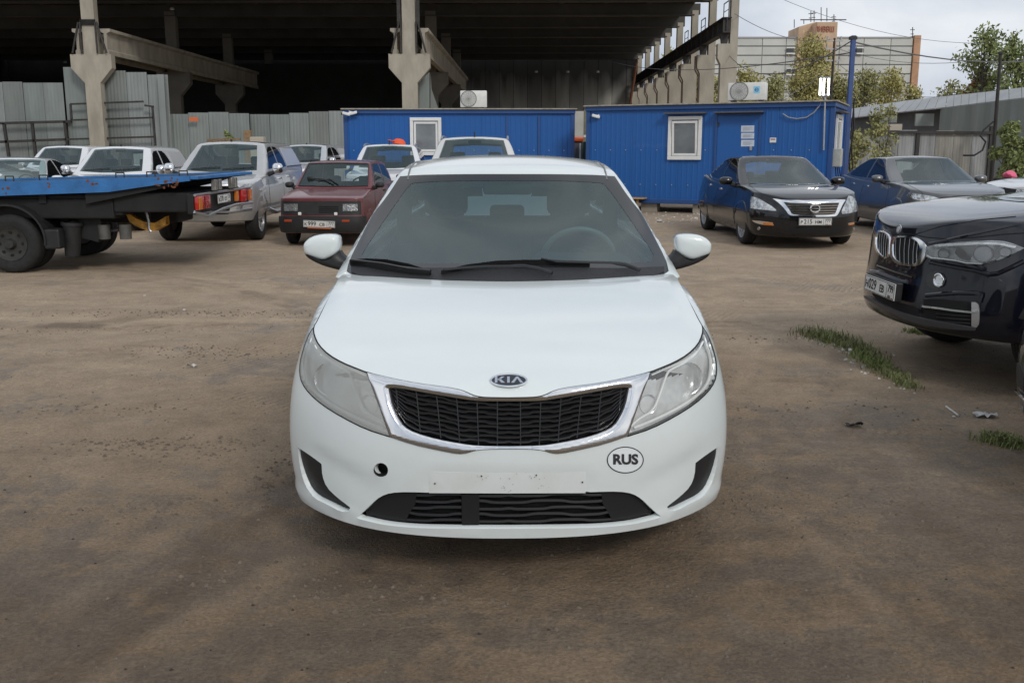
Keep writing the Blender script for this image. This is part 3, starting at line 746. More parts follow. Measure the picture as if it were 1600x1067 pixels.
def cabin(label, org, yaw, W=6.0, D=2.4, z0=.22, z1=2.50):
    t = thing('blue_cabin', label, 'cabin', (org[0], org[1], 0), yaw, 'blue site cabins')   # origin: front left corner, front along +x
    b = MB(); b.box(.01, W - .01, .01, D - .01, z0 + .02, z1 - .02); b.build('cabin_core', M_BLUED, t)
    corr_wall('wall_sheet', t, (0.0, 0), (W, 0), z0 + .1, z1 - .08, M_BLUE, panels=1.2)
    corr_wall('wall_sheet', t, (W, 0.0), (W, D), z0 + .1, z1 - .08, M_BLUE, panels=1.2)
    fr = MB()
    for (x, y) in ((0, 0), (W, 0), (W, D), (0, D)): fr = MB(); fr.bbox(x - .05, x + .05, y - .03, y + .05, z0, z1, .008); fr.build('corner_post', M_BLUED, t)
    r = MB(); r.bbox(-.06, W + .06, -.07, D + .07, z1 - .09, z1 + .01, .01); r.build('roof_frame', M_BLUED, t)
    r = MB(); r.bbox(-.10, W + .10, -.12, D + .12, z1 + .012, z1 + .045, .006); r.build('roof_sheet', pmat('cabin_roof_zinc', (.34, .31, .25), .6, metal=.2, var=.3), t)
    r = MB(); r.bbox(-.03, W + .03, -.05, D, z0, z0 + .11, .01); r.build('base_frame', M_BLUED, t)
    rv = MB()
    for zz in (z0 + .45, (z0 + z1) / 2 + .12):
        for k in range(int(W / .39)): x = .2 + k * .39; rv.box(x - .012, x + .012, -.022, -.010, zz - .012, zz + .012)
    o = rv.build('rivet', pmat('rivet_zinc', (.35, .38, .42), .4, metal=.5), t); o['kind'] = 'stuff'
    for k in range(5):
        x = .3 + k * (W - .6) / 4; m = MB(); m.bbox(x - .2, x + .2, .05, .35, 0, z0 - .003, .01); m.build('support_block', M_CONC, t)
    return t
def window(t, x0, x1, z0, z1, tilt=False, M=Matrix.Identity(4)):
    w_ = MB(); fw = .085
    for (a, b, c, d) in ((x0, x1, z1 - fw, z1), (x0, x1, z0, z0 + fw), (x0, x0 + fw, z0 + fw + .001, z1 - fw - .001), (x1 - fw, x1, z0 + fw + .001, z1 - fw - .001)): w_.bbox(a, b, -.07, -.015, c, d, .008, M)
    o = w_.build('window', M_PVC, t)
    T = M @ Matrix.Translation((0, -.02, z0 + fw)) @ (Matrix.Rotation(R(-5 if tilt else 0), 4, 'X').inverted() if tilt else Matrix.Identity(4)); s = MB(); a0, a1 = x0 + fw + .012, x1 - fw - .012; h = z1 - z0 - 2 * fw - .02
    for (a, b, c, d) in ((a0, a1, h - .055, h), (a0, a1, .01, .065), (a0, a0 + .055, .066, h - .056), (a1 - .055, a1, .066, h - .056)): s.bbox(a, b, -.02, .015, c, d, .005, T)
    s.build('window_sash', M_PVC, o); g = MB(); g.box(a0 + .05, a1 - .05, -.004, .004, .06, h - .05, T); g.build('window_pane', M_PANE, o)
    return o
# right cabin: near corner solved from the picture
t_ = R(25.5); c1 = at_y(1300, 200, 20.4); CR = (c1.x - 5.72 * math.cos(t_), c1.y + 5.72 * math.sin(t_))
cabR = cabin('right blue metal site cabin with a door and a tilted open window', CR, -t_, W=5.72, z1=2.52)
CRM = Matrix.Translation((*CR, 0)) @ Matrix.Rotation(-t_, 4, 'Z'); CRI = CRM.inverted()
def on_cab(px, py, I=CRI, Wm=CRM, yl=0.0):
    """where the line of sight meets the cabin's front face, in cabin coordinates"""
    o = I @ CAMP; d = I.to_3x3() @ pray(px, py); t = (yl - o.y) / d.y; p = o + d * t; return p.x, p.z
def rect(px0, py0, px1, py1, on=on_cab): (a, b), (c, d) = on(px0, py1), on(px1, py0); (e, f), (g, h) = on(px0, py0), on(px1, py1); return (a + e) / 2, (c + g) / 2, (b + h) / 2, (d + f) / 2
x0, x1, z0_, z1_ = rect(1044.5, 182, 1097, 250); window(cabR, x0, x1, z0_, z1_, True)
MB().bbox(x0 - .08, x1 + .10, -.22, -.01, z1_ + .05, z1_ + .08, .005).build('window_hood', pmat('grey_hood', (.09, .085, .08), .6), cabR)
x0, x1, z0_, z1_ = rect(1120, 181, 1184, 300); z0_ = .40
d_ = MB(); d_.bbox(x0, x1, -.035, -.014, z0_, z1_, .004); dr = d_.build('door', M_BLUE, cabR)
d_ = MB()
for (a, b, c, e_) in ((x0 - .05, x0 - .002, z0_, z1_ + .05), (x1 + .002, x1 + .05, z0_, z1_ + .05), (x0, x1, z1_ + .002, z1_ + .05)): d_.bbox(a, b, -.05, -.014, c, e_, .004)
d_.build('door_frame', M_BLUED, dr)
MB().bbox(x0 - .06, x1 + .12, -.25, -.01, z1_ + .055, z1_ + .085, .005).build('door_hood', pmat('grey_hood', (.09, .085, .08), .6), cabR)
hx, hz = on_cab(1174, 232); h_ = MB(); h_.bbox(hx - .03, hx + .03, -.07, -.037, hz - .05, hz + .05, .008); h_.build('door_handle', M_SATIN, dr)
hx, hz = on_cab(1123, 195); MB().bbox(hx - .02, hx + .02, -.055, -.037, hz - .05, hz + .05, .004).build('door_hinge', M_STEEL, dr)
M_PAPER = pmat('paper_sheet', (.55, .60, .68), .7, var=.08, vscale=4)
for q, (py0, py1) in enumerate(((196.5, 206.5), (208, 217), (219, 229))):
    a, b, c, e_ = rect(1158.5, py0, 1179, py1); o = MB(); o.box(a, b, -.040, -.0365, c, e_); pp = o.build('paper_notice', M_PAPER, dr)
    tx = MB()
    for l in range(4): zz = e_ - .04 - l * (e_ - c - .06) / 4; tx.box(a + .04, b - .04 - .05 * (l % 2), -.0415, -.0405, zz - .007, zz)
    tx.build('notice_print', pmat('print_grey', (.25, .27, .3), .7), pp)
a, b, c, e_ = rect(1203, 215.5, 1213, 223); sg = MB(); sg.box(a, b, -.022, -.014, c, e_); sg = sg.build('small_sign', M_PVC, cabR)
tx = MB(); tx.box(a + .02, b - .02, -.0235, -.0225, (c + e_) / 2, e_ - .02); tx.build('sign_print', pmat('print_red', (.35, .2, .22), .7), sg)
# end wall of the right cabin: window, meter box, cables
Mend = Matrix.Translation((5.72, 0, 0)) @ Matrix.Rotation(R(90), 4, 'Z')
window(cabR, .45, 1.55, 1.15, 2.28, False, Mend)
MB().bbox(.35, 1.65, -.2, -.01, 2.32, 2.35, .004, Mend).build('window_hood', pmat('grey_hood', (.09, .085, .08), .6), cabR)
bx = MB(); bx.bbox(5.75, 5.94, .10, .42, 1.12, 1.52, .015); bx.build('meter_box', pmat('meter_box_grey', (.42, .43, .40), .5, var=.15), cabR)
bx = MB()
for k in range(3): bx.tube([(5.82 + .03 * k, .2 + .06 * k, 1.12), (5.84 + .04 * k, .26 + .08 * k, .9), (5.80 + .06 * k, .25 + .1 * k, .35)], .012, 6)
bx.build('meter_cable', M_BLACK, cabR)
# left cabin
cl = at_y(540, 200, 24.0); CL = (cl.x, cl.y); CLI = Matrix.Translation((-CL[0], -CL[1], 0)); WL = at_y(895, 200, 24).x - cl.x
cabL = cabin('left blue metal site cabin with small white window and air conditioner on its roof', CL, 0, W=WL, z1=2.50)
def on_cl(px, py): return on_cab(px, py, CLI)
x0, x1, z0_, z1_ = rect(641, 184, 690, 243, on_cl); window(cabL, x0, x1, z0_, z1_)
for px in (792, 842):
    x, _ = on_cl(px, 200); MB().bbox(x - .03, x + .03, -.025, -.013, .4, 2.35, .004).build('wall_batten', M_BLUED, cabL)
def aircon(label, c, yaw, W=.80, Hh=.54, fanx=-.13):
    t = thing('air_conditioner', label, 'air conditioner', c, yaw, 'air conditioners on the cabin roofs'); b = MB(); b.bbox(-W / 2, W / 2, -.14, .14, .05, Hh, .02); b.build('casing', pmat('aircon_white', (.66, .66, .63), .45, var=.08), t, smooth=True)
    f = MB(); f.lathe([(.215, -.145), (.205, -.152), (.195, -.145), (.19, -.13), (.001, -.13)], 28, Matrix.Translation((fanx, 0, Hh / 2 + .03)) @ Matrix.Rotation(R(90), 4, 'Z') , 'X'); 
    f.V = [Vector((v.x, v.y, v.z)) for v in f.V]; fo = f.build('fan_opening', pmat('fan_dark', (.08, .085, .09), .6), t)
    gg = MB()
    for rr in (.05, .09, .13, .17, .205): gg.tube([(fanx + rr * math.cos(a), -.150, Hh / 2 + .03 + rr * math.sin(a)) for a in [2 * PI * k / 24 for k in range(24)]], .004, 4, closed=True)
    for k in range(8): a = PI * k / 8; gg.tube([(fanx - .205 * math.cos(a), -.154, Hh / 2 + .03 - .205 * math.sin(a)), (fanx + .205 * math.cos(a), -.154, Hh / 2 + .03 + .205 * math.sin(a))], .0035, 4)
    gg.build('fan_grille', pmat('grille_grey', (.35, .35, .34), .5), fo)
    ft = MB(); ft.box(-W / 2 + .08, -W / 2 + .14, -.16, .16, 0, .049); ft.box(W / 2 - .14, W / 2 - .08, -.16, .16, 0, .049); ft.build('feet', M_STEEL, t); return t
p = at_y(740, 170, 24.6); acL = aircon('white air conditioner on the roof of the left blue cabin', (p.x, 24.7, 2.548), 0, W=.70, Hh=.48)
put_text('logo', 'AC', .001, Matrix.Identity(4), M_INK) if False else None
o = CRI @ CAMP; d = CRI.to_3x3() @ pray(1168, 150); tt = (.4 - o.y) / d.y; pl = o + d * tt; pw = CRM @ Vector((pl.x, .4, 2.568))
acR = aircon('white air conditioner with light blue emblem on the roof of the right blue cabin', pw, -t_, W=.86, Hh=.45, fanx=-.17)
m = MB(); m.box(.16, .30, -.1425, -.141, .20, .36); em = m.build('emblem', pmat('emblem_blue', (.25, .55, .75), .5), acR); m = MB(); m.lathe([(.045, 0), (.045, .001), (.03, .001), (.03, 0)], 16, Matrix.Translation((.23, -.1435, .28)) @ Matrix.Rotation(R(90), 4, 'X'), 'Z'); m.box(.2, .25, -.1445, -.1435, .27, .285); m.build('emblem_mark', pmat('mark_blue', (.02, .12, .3), .5), em)
# cameras on cabin corners
def cctv(label, px, py, Y, flip=1):
    p = at_y(px, py, Y); t = thing('security_camera', label, 'camera', p, 0, 'white security cameras on the cabins'); m = MB(); m.bbox(-.10, .10, -.04, .04, -.035, .035, .015, Matrix.Rotation(R(15 * flip), 4, 'Y')); m.build('camera_body', M_PVC, t, smooth=True)
    m = MB(); m.lathe([(.03, 0), (.032, .03), (.001, .031)], 12, Matrix.Translation((-.10 * flip, 0, -.02 * 0)) @ Matrix.Rotation(R(180 if flip > 0 else 0), 4, 'Z')); m.build('camera_lens', M_BLACK, t); m = MB(); m.tube([(.05 * flip, .02, .02), (.12 * flip, .08, .05), (.13 * flip, .14, .05)], .015, 6); m.build('bracket', M_PVC, t)
cctv('white camera at the left end of the left blue cabin', 541, 178, 23.8); cctv('white camera beside the left camera, pointing down at the yard', 552, 177, 23.85, -1)
cctv('white camera at the left corner of the right blue cabin', 931, 182, 22.7)
# bench, generator and frame between the cabins
t = thing('wooden_bench', 'small wooden bench top against the right blue cabin wall', 'bench'); a, za = on_cab(990, 308); b, zb1 = on_cab(1012, 308)
pp = [CRM @ Vector((x, y, za)) for x, y in ((a - .35, -.35), (b, -.35), (b, -.04), (a - .35, -.04))]
m = MB(); m.add([v + Vector((0, 0, dz)) for dz in (-.03, 0) for v in pp], [(0, 1, 2, 3), (7, 6, 5, 4), (0, 4, 5, 1), (1, 5, 6, 2), (2, 6, 7, 3), (3, 7, 4, 0)]); m.build('seat_board', pmat('fresh_wood', (.42, .27, .12), .7, var=.2), t)
for x in (a - .2, b - .2): 
    c_ = CRM @ Vector((x, -.2, 0)); m = MB(); m.box(c_.x - .03, c_.x + .03, c_.y - .1, c_.y + .1, 0, za - .031); m.build('leg', M_WOOD, t)
t = thing('orange_capped_machine', 'grey machine with orange top standing in the gap between the cabins', 'machine')
p0, p1 = at_y(896, 222, 25.5), at_y(910, 222, 25.5); m = MB(); m.bbox(p0.x - .25, p1.x, 25.5, 26.1, 0, p0.z, .02); m.build('machine_body', pmat('machine_grey', (.10, .10, .11), .6), t)
m = MB(); m.bbox(p0.x - .3, p1.x + .03, 25.44, 26.16, p0.z + .003, at_y(900, 214, 25.5).z, .04); m.build('orange_cap', pmat('orange_plastic', (.62, .10, .02), .45), t, smooth=True)
m = MB(); xx = at_y(906.5, 230, 25.3).x; m.tube([(xx, 25.35, 0), (xx, 25.35, at_y(906, 224, 25.3).z)], .022, 6); m.build('white_post', M_PVC, t)
t = thing('white_steel_frame', 'white steel shelf frame in the gap between the two cabins', 'frame'); Y_ = 25.8
for px in (918.5, 926.5): xx = at_y(px, 230, Y_).x; m = MB(); m.box(xx - .04, xx + .04, Y_, Y_ + .08, 0, at_y(px, 215, Y_).z); m.build('frame_post', M_PVC, t)
a, b = at_y(912, 213, Y_), at_y(930, 213, Y_); m = MB(); m.box(a.x, b.x, Y_, Y_ + .09, a.z - .03, a.z + .03); m.build('frame_bar', M_PVC, t)
m = MB(); m.box(at_y(909, 213, Y_).x, at_y(917, 213, Y_).x, Y_ + .12, Y_ + .3, 0, a.z - .15); m.build('green_tank', pmat('green_dark', (.03, .06, .05), .5), t)
# concrete post behind the gap
t = thing('concrete_panel', 'pale concrete wall panels glimpsed in the gap between the cabins', 'wall'); p0, p1 = at_y(893, 180, 50.5), at_y(912, 180, 50.5)
MB().box(p0.x - 1, p1.x, 50.5, 50.8, 0, at_y(900, 174, 50.5).z).build('light_panel', pmat('pale_concrete', (.36, .36, .33), .8, var=.15, vscale=1), t)
MB().box(p1.x + .02, p1.x + .9, 50.7, 50.9, 0, at_y(900, 172, 50.5).z).build('dark_panel', pmat('mossy_concrete', (.15, .15, .12), .85, var=.35, vscale=2), t)
# floodlight on a post fixed to the cabin
t = thing('floodlight', 'three tube white floodlight glowing on a thin post above the right cabin', 'floodlight')
x_, z_ = on_cab(1288, 235); P_ = lambda px, py, yl=-.06: CRM @ Vector((on_cab(px, py, yl=yl)[0], yl, on_cab(px, py, yl=yl)[1]))
m = MB(); m.tube([P_(1287, 235), P_(1289.5, 150)], .022, 8); m.build('post', M_SATIN, t)
M_GLOW = pmat('lit_tube', (.9, .9, .85), .4, emit=(1, .98, .9, 5))
for px in (1281, 1286.5, 1294): m = MB(); m.tube([P_(px, 149, -.12), P_(px + 1.2, 123, -.12)], .020, 10); m.build('lamp_tube', M_GLOW, t, smooth=True)
m = MB(); a_, b_ = P_(1280, 150, -.09), P_(1297, 149, -.09); m.tube([a_, b_], .03, 6); m.build('lamp_bracket', M_SATIN, t); m = MB(); m.tube([P_(1281, 122, -.09), P_(1298, 122, -.09)], .02, 6); m.build('lamp_bracket', M_SATIN, t)
def cable(name, label, pts, r=.012, mt=None, parent=None):
    o = MB().tube(pts, r, 5).build(name, mt or M_BLACK, parent)
    if parent is None: tag(o, label, 'cable')
    return o
def sag(a, b, s, n=14): return [a.lerp(b, k / n) - Vector((0, 0, s * 4 * (k / n) * (1 - k / n))) for k in range(n + 1)]
cable('lamp_cable', None, [P_(*q) for q in ((1286, 152), (1281, 165), (1272, 176), (1260, 184), (1245, 186), (1232, 184), (1223, 178))], .014, pmat('grey_cable', (.3, .3, .3), .6), t)
# tall blue post behind the cabin
p = at_y(1325, 195, 23.2); t = thing('blue_post', 'tall slim blue steel post rising beside the right end of the right cabin', 'post', (p.x, 23.2, 0)); zt = at_y(1327, 56, 23.2).z
m = MB(); m.bbox(-.055, .055, -.05, .05, 0, zt, .01); m.build('post', pmat('post_blue', (.035, .075, .22), .5, var=.2, vscale=3), t); m = MB(); m.bbox(-.10, .08, -.06, .06, zt - .10, zt - .02, .01); m.build('post_cap', M_STEEL, t)
m = MB(); m.tube([(.12, .05, zt - 1.6), (.16, .02, zt - 2.2), (.10, .05, zt - 3.0), (.18, .0, zt - 3.6), (.20, .05, zt - 4.2)], .02, 5); m.tube([(.14, .05, zt - 1.5), (.10, .02, zt - 2.4), (.20, .05, zt - 3.2), (.16, .0, zt - 4.0)], .018, 5); m.build('cable_bundle', M_BLACK, t)
BP = Vector((p.x, 23.2, zt))

# ================================================================== far right: block, sheds, fence, poles, wires
Yb = 150.0
t = thing('factory_block', 'long pale panel factory building with few windows on the horizon at right', 'building')
xa, xb = at_y(1095, 100, Yb).x, at_y(1432, 100, Yb).x; ztop = at_y(1300, 58, Yb).z
M_PANEL = [pmat('facade_panel_' + str(i), c, .8, var=.10, vscale=.3) for i, c in enumerate([(.50, .51, .48), (.525, .535, .505), (.48, .49, .465)])]
MB().box(xa + .2, xb - .2, Yb + .3, Yb + 16, 0, ztop - .3).build('wall', pmat('panel_joint', (.42, .43, .42), .9), t)
rows = 12; nx = 8; ph = (ztop - 2) / rows
jp = [xa] + [at_y(px, 100, Yb).x for px in (1150, 1190, 1227, 1268, 1310, 1348, 1390)] + [at_y(1424, 100, Yb).x]
random.seed(11)
for r_ in range(rows):
    for j in range(len(jp) - 1):
        m = MB(); z0_ = 2 + r_ * ph; m.box(jp[j] + .05, jp[j + 1] - .05, Yb, Yb + .29, z0_ + .10, z0_ + ph - .10); m.build('facade_panel', random.choice(M_PANEL), t)
m = MB(); m.box(at_y(1425, 100, Yb).x, at_y(1435, 100, Yb).x, Yb - .3, Yb + 16, 0, ztop + .2); m.build('brick_end_wall', pmat('brick_orange', (.46, .27, .16), .8, var=.2, vscale=.8), t)
MB().box(xa, at_y(1424, 60, Yb).x, Yb - .1, Yb + 16, ztop - .25, ztop).build('roof_parapet', pmat('parapet', (.3, .31, .31), .8), t)
for (a, b, c, d_) in ((1230, 76, 1241, 83), (1300, 73, 1304, 81), (1331, 76, 1337, 83), (1338, 76, 1348, 83), (1249, 78, 1255, 83), (1230, 108, 1236, 116), (1240, 108, 1243, 116), (1254, 112, 1258, 115)):
    p0, p1 = at_y(a, d_, Yb - .4), at_y(c, b, Yb - .4); m = MB(); m.box(p0.x, p1.x, Yb - .4, Yb + .1, p0.z, p1.z); m.build('window', pmat('far_window', (.05, .055, .06), .3), t)
    f_ = MB(); f_.box(p0.x - .15, p1.x + .15, Yb - .45, Yb - .41, p1.z, p1.z + .15); f_.box(p0.x - .15, p1.x + .15, Yb - .5, Yb - .41, p0.z - .2, p0.z); f_.build('window_frame', M_PVC, t)
MBK = pmat('tower_brick', (.52, .37, .25), .8, var=.15, vscale=.6)
p0, p1 = at_y(1268, 200, Yb - 3), at_y(1309, 35, Yb - 3); m = MB(); m.box(p0.x, p1.x, Yb - 3, Yb + 4, 0, p1.z); m.build('brick_tower', MBK, t)
p0, p1 = at_y(1240, 57, Yb + 2), at_y(1268, 40, Yb + 2); m = MB(); m.prism([(p0.x, 5), (p1.x, 5), (p1.x, at_y(1268, 35, Yb).z), (p0.x, at_y(1240, 43, Yb).z)], Yb - .5, Yb + 5, 'Y'); m.build('brick_tower_wing', MBK, t)
p = at_y(1288.5, 46.5, Yb - 3.1); M_ = Matrix.Translation(p) @ Matrix.Rotation(R(90), 4, 'X')
for k, w_ in enumerate((-2.3, -1.3, -.35, .65, 1.5, 2.2)):    # big red roof letters, too far to read: their strokes
    pass
put_text('tower_letters', 'ЛИВВШ', 1.15, M_, pmat('faded_red_sign', (.36, .12, .08), .7), t, ext=.05, sx=.72)
MB().box(at_y(1240, 58, Yb).x, at_y(1310, 58, Yb).x, Yb - 3.15, Yb - 3.02, at_y(1240, 36.5, Yb).z, at_y(1240, 35, Yb).z).build('tower_coping', M_STEEL, t)
for px, py0, py1 in ((1241, 44, 31), (1256, 38, 32), (1267, 35, 18), (1272, 35, 17), (1283, 34, 12), (1292, 34, 13), (1303, 34, 23), (1426, 60, 43)):
    p0, p1 = at_y(px, py0, Yb), at_y(px, py1, Yb); m = MB(); m.tube([p0, p1], .07, 4); 
    if px in (1267, 1272, 1303, 1426): m.box(p1.x - .35, p1.x + .35, Yb - .05, Yb + .05, p1.z - .45, p1.z - .35); m.box(p1.x - .25, p1.x + .25, Yb - .05, Yb + .05, p1.z - 1.1, p1.z - 1.0)
    m.build('roof_antenna', M_STEEL, t)
# long shed with a curved grey roof
t = thing('grey_shed', 'long low grey metal shed with wide sloping roof behind the fence at far right', 'shed')
M_RF = pmat('shed_roof_zinc', (.36, .37, .37), .5, metal=.3, var=.15, vscale=.6)
rt = [at_y(1328, 172, 50), at_y(1420, 158.5, 46), at_y(1480, 152, 42), at_y(1540, 146, 38), at_y(1640, 134, 33)]
ev = [at_y(1328, 186, 47), at_y(1400, 177.5, 43.5), at_y(1478, 169.5, 39.5), at_y(1540, 162, 36), at_y(1640, 150, 31.5)]
for i in range(4):
    nq = 5
    for k in range(nq):
        a, b = rt[i].lerp(rt[i + 1], k / nq), rt[i].lerp(rt[i + 1], (k + .96) / nq); c, d_ = ev[i].lerp(ev[i + 1], (k + .96) / nq), ev[i].lerp(ev[i + 1], k / nq)
        m = MB(); up = Vector((0, 0, .05)); m.add([a, b, c, d_, a + up, b + up, c + up, d_ + up], [(0, 1, 2, 3), (7, 6, 5, 4), (0, 4, 5, 1), (1, 5, 6, 2), (2, 6, 7, 3), (3, 7, 4, 0)]); m.build('roof_sheet', M_RF, t)
for i, nq in ((2, 6), (3, 9)):
    for k in range(nq):
        a, b = ev[i].lerp(ev[i + 1], k / nq), ev[i].lerp(ev[i + 1], (k + .97) / nq); m = MB(); off = Vector((.1, .5, 0))
        m.add([Vector((a.x, a.y + .4, 0)), Vector((b.x, b.y + .4, 0)), Vector((b.x, b.y + .4, b.z)), Vector((a.x, a.y + .4, a.z))] + [Vector((a.x, a.y + .5, 0)), Vector((b.x, b.y + .5, 0)), Vector((b.x, b.y + .5, b.z)), Vector((a.x, a.y + .5, a.z))], [(0, 1, 2, 3), (7, 6, 5, 4), (0, 4, 5, 1), (1, 5, 6, 2), (2, 6, 7, 3), (3, 7, 4, 0)]); m.build('wall_sheet', M_ZINC[k % 3], t)
for i in (0, 1):
    a, b = ev[i], ev[i + 1]; m = MB(); m.add([Vector((a.x, a.y + 1.5, 0)), Vector((b.x + 1.6 * i, b.y + 1.5 - .8 * i, 0)), Vector((b.x + 1.6 * i, b.y + 1.5 - .8 * i, b.z + .1)), Vector((a.x, a.y + 1.5, a.z + .1))], [(0, 1, 2, 3)]); m.build('dark_back_wall', pmat('shed_dark_wall', (.10, .105, .115), .7, var=.3, vscale=.8), t)
for px0, px1, py0, py1, mt in ((1370, 1402, 181, 192, M_ZINC[3]), (1380, 1410, 194, 204, pmat('pale_block', (.4, .36, .3), .8)), (1430, 1460, 178, 197, M_ZINC[3])):
    p0, p1 = at_y(px0, py1, 41), at_y(px1, py0, 41); MB().box(p0.x, p1.x, 41, 41.1, p0.z, p1.z).build('wall_patch', mt, t)
# fence at right
Yf = 30.0
fr_ = sheet_fence('sheet_fence', 'rusty grey corrugated fence with a dark top rail behind the grey sedan', [P3(1318, 204.5, Yf), P3(1434, 205.5, Yf), P3(1549, 206.5, Yf)], seed=9, pw=.62, rib=.10, toprail=True,
    post=[(at_y(1434, 205, Yf).x, Yf, 2.1), (at_y(1549, 205, Yf).x, Yf, 2.25)], mats=[pmat('fence_zinc_' + str(i), c, .6, metal=.15, var=.35, vscale=2, stretch=(1, 1, .2)) for i, c in enumerate([(.30, .31, .31), (.26, .265, .26), (.29, .28, .25), (.33, .35, .36)])])
# leaning pole, utility pole, wires
p0, p1 = at_y(1551, 262, 29.5), at_y(1563.5, 85, 29.0); t = thing('leaning_pole', 'thin dark leaning pole with hanging cable at right behind the grey sedan', 'pole'); m = MB(); m.tube([Vector((p0.x, p0.y, 0)), p1], [.07, .045], 8); m.build('pole', M_STEEL, t); m = MB(); m.lathe([(.001, .08), (.07, .06), (.08, 0), (.001, -.02)], 8, Matrix.Translation(p1), 'Z'); m.build('insulator', M_BLACK, t)
cable('pole_cable', None, [at_y(*q, 29.2) for q in ((1552, 190), (1545, 196), (1537, 203), (1531, 212), (1540, 222), (1535, 235), (1522, 243), (1505, 243))], .03, M_BLACK, t)
p0 = at_y(1304, 60, 70); t = thing('utility_pole', 'dark lattice utility pole with insulators in front of the factory block', 'pole', (p0.x, 70, 0)); m = MB(); m.tube([(0, 0, 0), (0, 0, p0.z)], [.12, .08], 8); m.build('pole', M_STEEL, t)
for py in (64, 77, 95): z = at_y(1304, py, 70).z; m = MB(); m.box(-.6, .6, -.06, .06, z - .05, z + .05); m.lathe([(.07, z + .05), (.07, z + .3), (.001, z + .31)], 8, Matrix.Translation((-.5, 0, 0)), 'Z'); m.lathe([(.07, z + .05), (.07, z + .3), (.001, z + .31)], 8, Matrix.Translation((.5, 0, 0)), 'Z'); m.build('cross_arm', pmat('grey_insulator', (.4, .4, .4), .5), t)
W1 = pmat('wire_grey', (.10, .10, .11), .6)
wires = [('thin wire crossing the sky above the factory tower', at_y(1180, -20, 40), at_y(1540, 68, 45), .6, .018),
         ('thick black wire from the blue post towards the right trees', BP + Vector((0, 0, -.15)), at_y(1700, 78, 40), .5, .035),
         ('wire from the blue post towards the hall at left', BP + Vector((0, 0, -.1)), at_y(1140, 88, 51.6), .9, .03),
         ('pale cable sagging from the hall column to the blue post', at_y(950, 95, 60), BP + Vector((0, 0, -.4)), .5, .028),
         ('low wire crossing in front of the factory facade', at_y(1148, 22, 51), at_y(1300, 62, 69), .6, .03),
         ('lower thin wire running right from the utility pole', at_y(1304, 75, 70), at_y(1560, 90, 60), .7, .03),
         ('wire running from the utility pole down to the right shed', at_y(1304, 95, 70), at_y(1540, 142, 45), 1.2, .03),
         ('pale wire rising from the cabin roof to the utility pole', at_y(1200, 164, 21), at_y(1300, 97, 69), .3, .016)]
for lb, a, b, s, r_ in wires: cable('overhead_wire', lb, sag(a, b, s), r_ * .55, W1)['group'] = 'overhead wires and cables'

# ================================================================== trees and bushes
def leaf_mat(name, c, c2):
    m = pmat(name, c, .7, var=1, vscale=2.2, var_col=c2); b = m.node_tree.nodes['Principled BSDF']; b.inputs['Specular IOR Level'].default_value = .25
    return m
def leaves(name, blobs, n, size, mt, parent, seed, density=2.0, flat=.8):
    rg = np.random.default_rng(seed); wts = np.array([b[3] * b[4] * b[5] for b in blobs]) ** .8; wts /= wts.sum(); k = rg.choice(len(blobs), n, p=wts)
    B = np.array([b[:6] for b in blobs])[k]; d = rg.normal(size=(n, 3)); d /= np.linalg.norm(d, axis=1)[:, None]; r = rg.random(n) ** (1 / density)
    P = B[:, :3] + d * B[:, 3:6] * (r[:, None]) * (1 + .15 * rg.normal(size=(n, 1)))
    P = P[P[:, 2] > .02]; n = len(P)
    a = rg.normal(size=(n, 3)); a /= np.linalg.norm(a, axis=1)[:, None]; b = np.cross(a, rg.normal(size=(n, 3))); b /= np.linalg.norm(b, axis=1)[:, None]; s = size * (.6 + .8 * rg.random((n, 1)))
    V = np.stack([P - a * s, P + b * s * .45, P + a * s, P - b * s * .45], 1).reshape(-1, 3)
    me = bpy.data.meshes.new(name); me.vertices.add(len(V)); me.vertices.foreach_set('co', V.ravel()); me.loops.add(4 * n); me.loops.foreach_set('vertex_index', np.arange(4 * n)); me.polygons.add(n)
    me.polygons.foreach_set('loop_start', np.arange(0, 4 * n, 4)); me.polygons.foreach_set('loop_total', np.full(n, 4)); me.update(); me.validate(); return link_mesh(name, me, mt, parent)
def tree(label, base, H_, W_, nblob, nleaf, size, mt, seed, name='tree', cat='tree', trunk_r=.16, crown0=.3, bare=.0):
    rnd = random.Random(seed); t = thing(name, label, cat, base); trk = MB(); blobs = []
    top = Vector((rnd.uniform(-.3, .3), 0, H_ * .9)); trk.tube([(0, 0, -.05), top * .35 + Vector((rnd.uniform(-.15, .15), 0, 0)), top * .7, top], [trunk_r, trunk_r * .75, trunk_r * .4, trunk_r * .12], 7)
    for k in range(nblob):
        h = crown0 * H_ + (H_ * (.97 - crown0)) * (k + rnd.random()) / nblob; prof = math.sin(PI * min(1, max(.12, (h / H_ - crown0 * .7) / (1.02 - crown0 * .7)))) ** .6
        an = rnd.uniform(0, 2 * PI); rr = W_ / 2 * prof * rnd.uniform(.25, .85); c = Vector((rr * math.cos(an), rr * math.sin(an), h)); s = W_ * .27 * rnd.uniform(.6, 1.3)
        blobs.append((c.x, c.y, c.z, s, s, s * rnd.uniform(.7, 1.3))); st = top * max(.15, (h / H_ - .18)); trk.tube([st, st.lerp(c, .5) + Vector((0, 0, -.05 * H_ * .2)), c, c + (c - st) * .15], [trunk_r * .3, trunk_r * .2, trunk_r * .08, trunk_r * .04], 5)
    t['group'] = 'trees behind the yard' if cat == 'tree' else 'bushes at the yard edge'
    trk.build('trunk', pmat('bark', (.09, .075, .06), .9, var=.4, vscale=6, bump=.6), t, smooth=True)
    leaves('crown', blobs, nleaf, size, mt, t, seed); return t
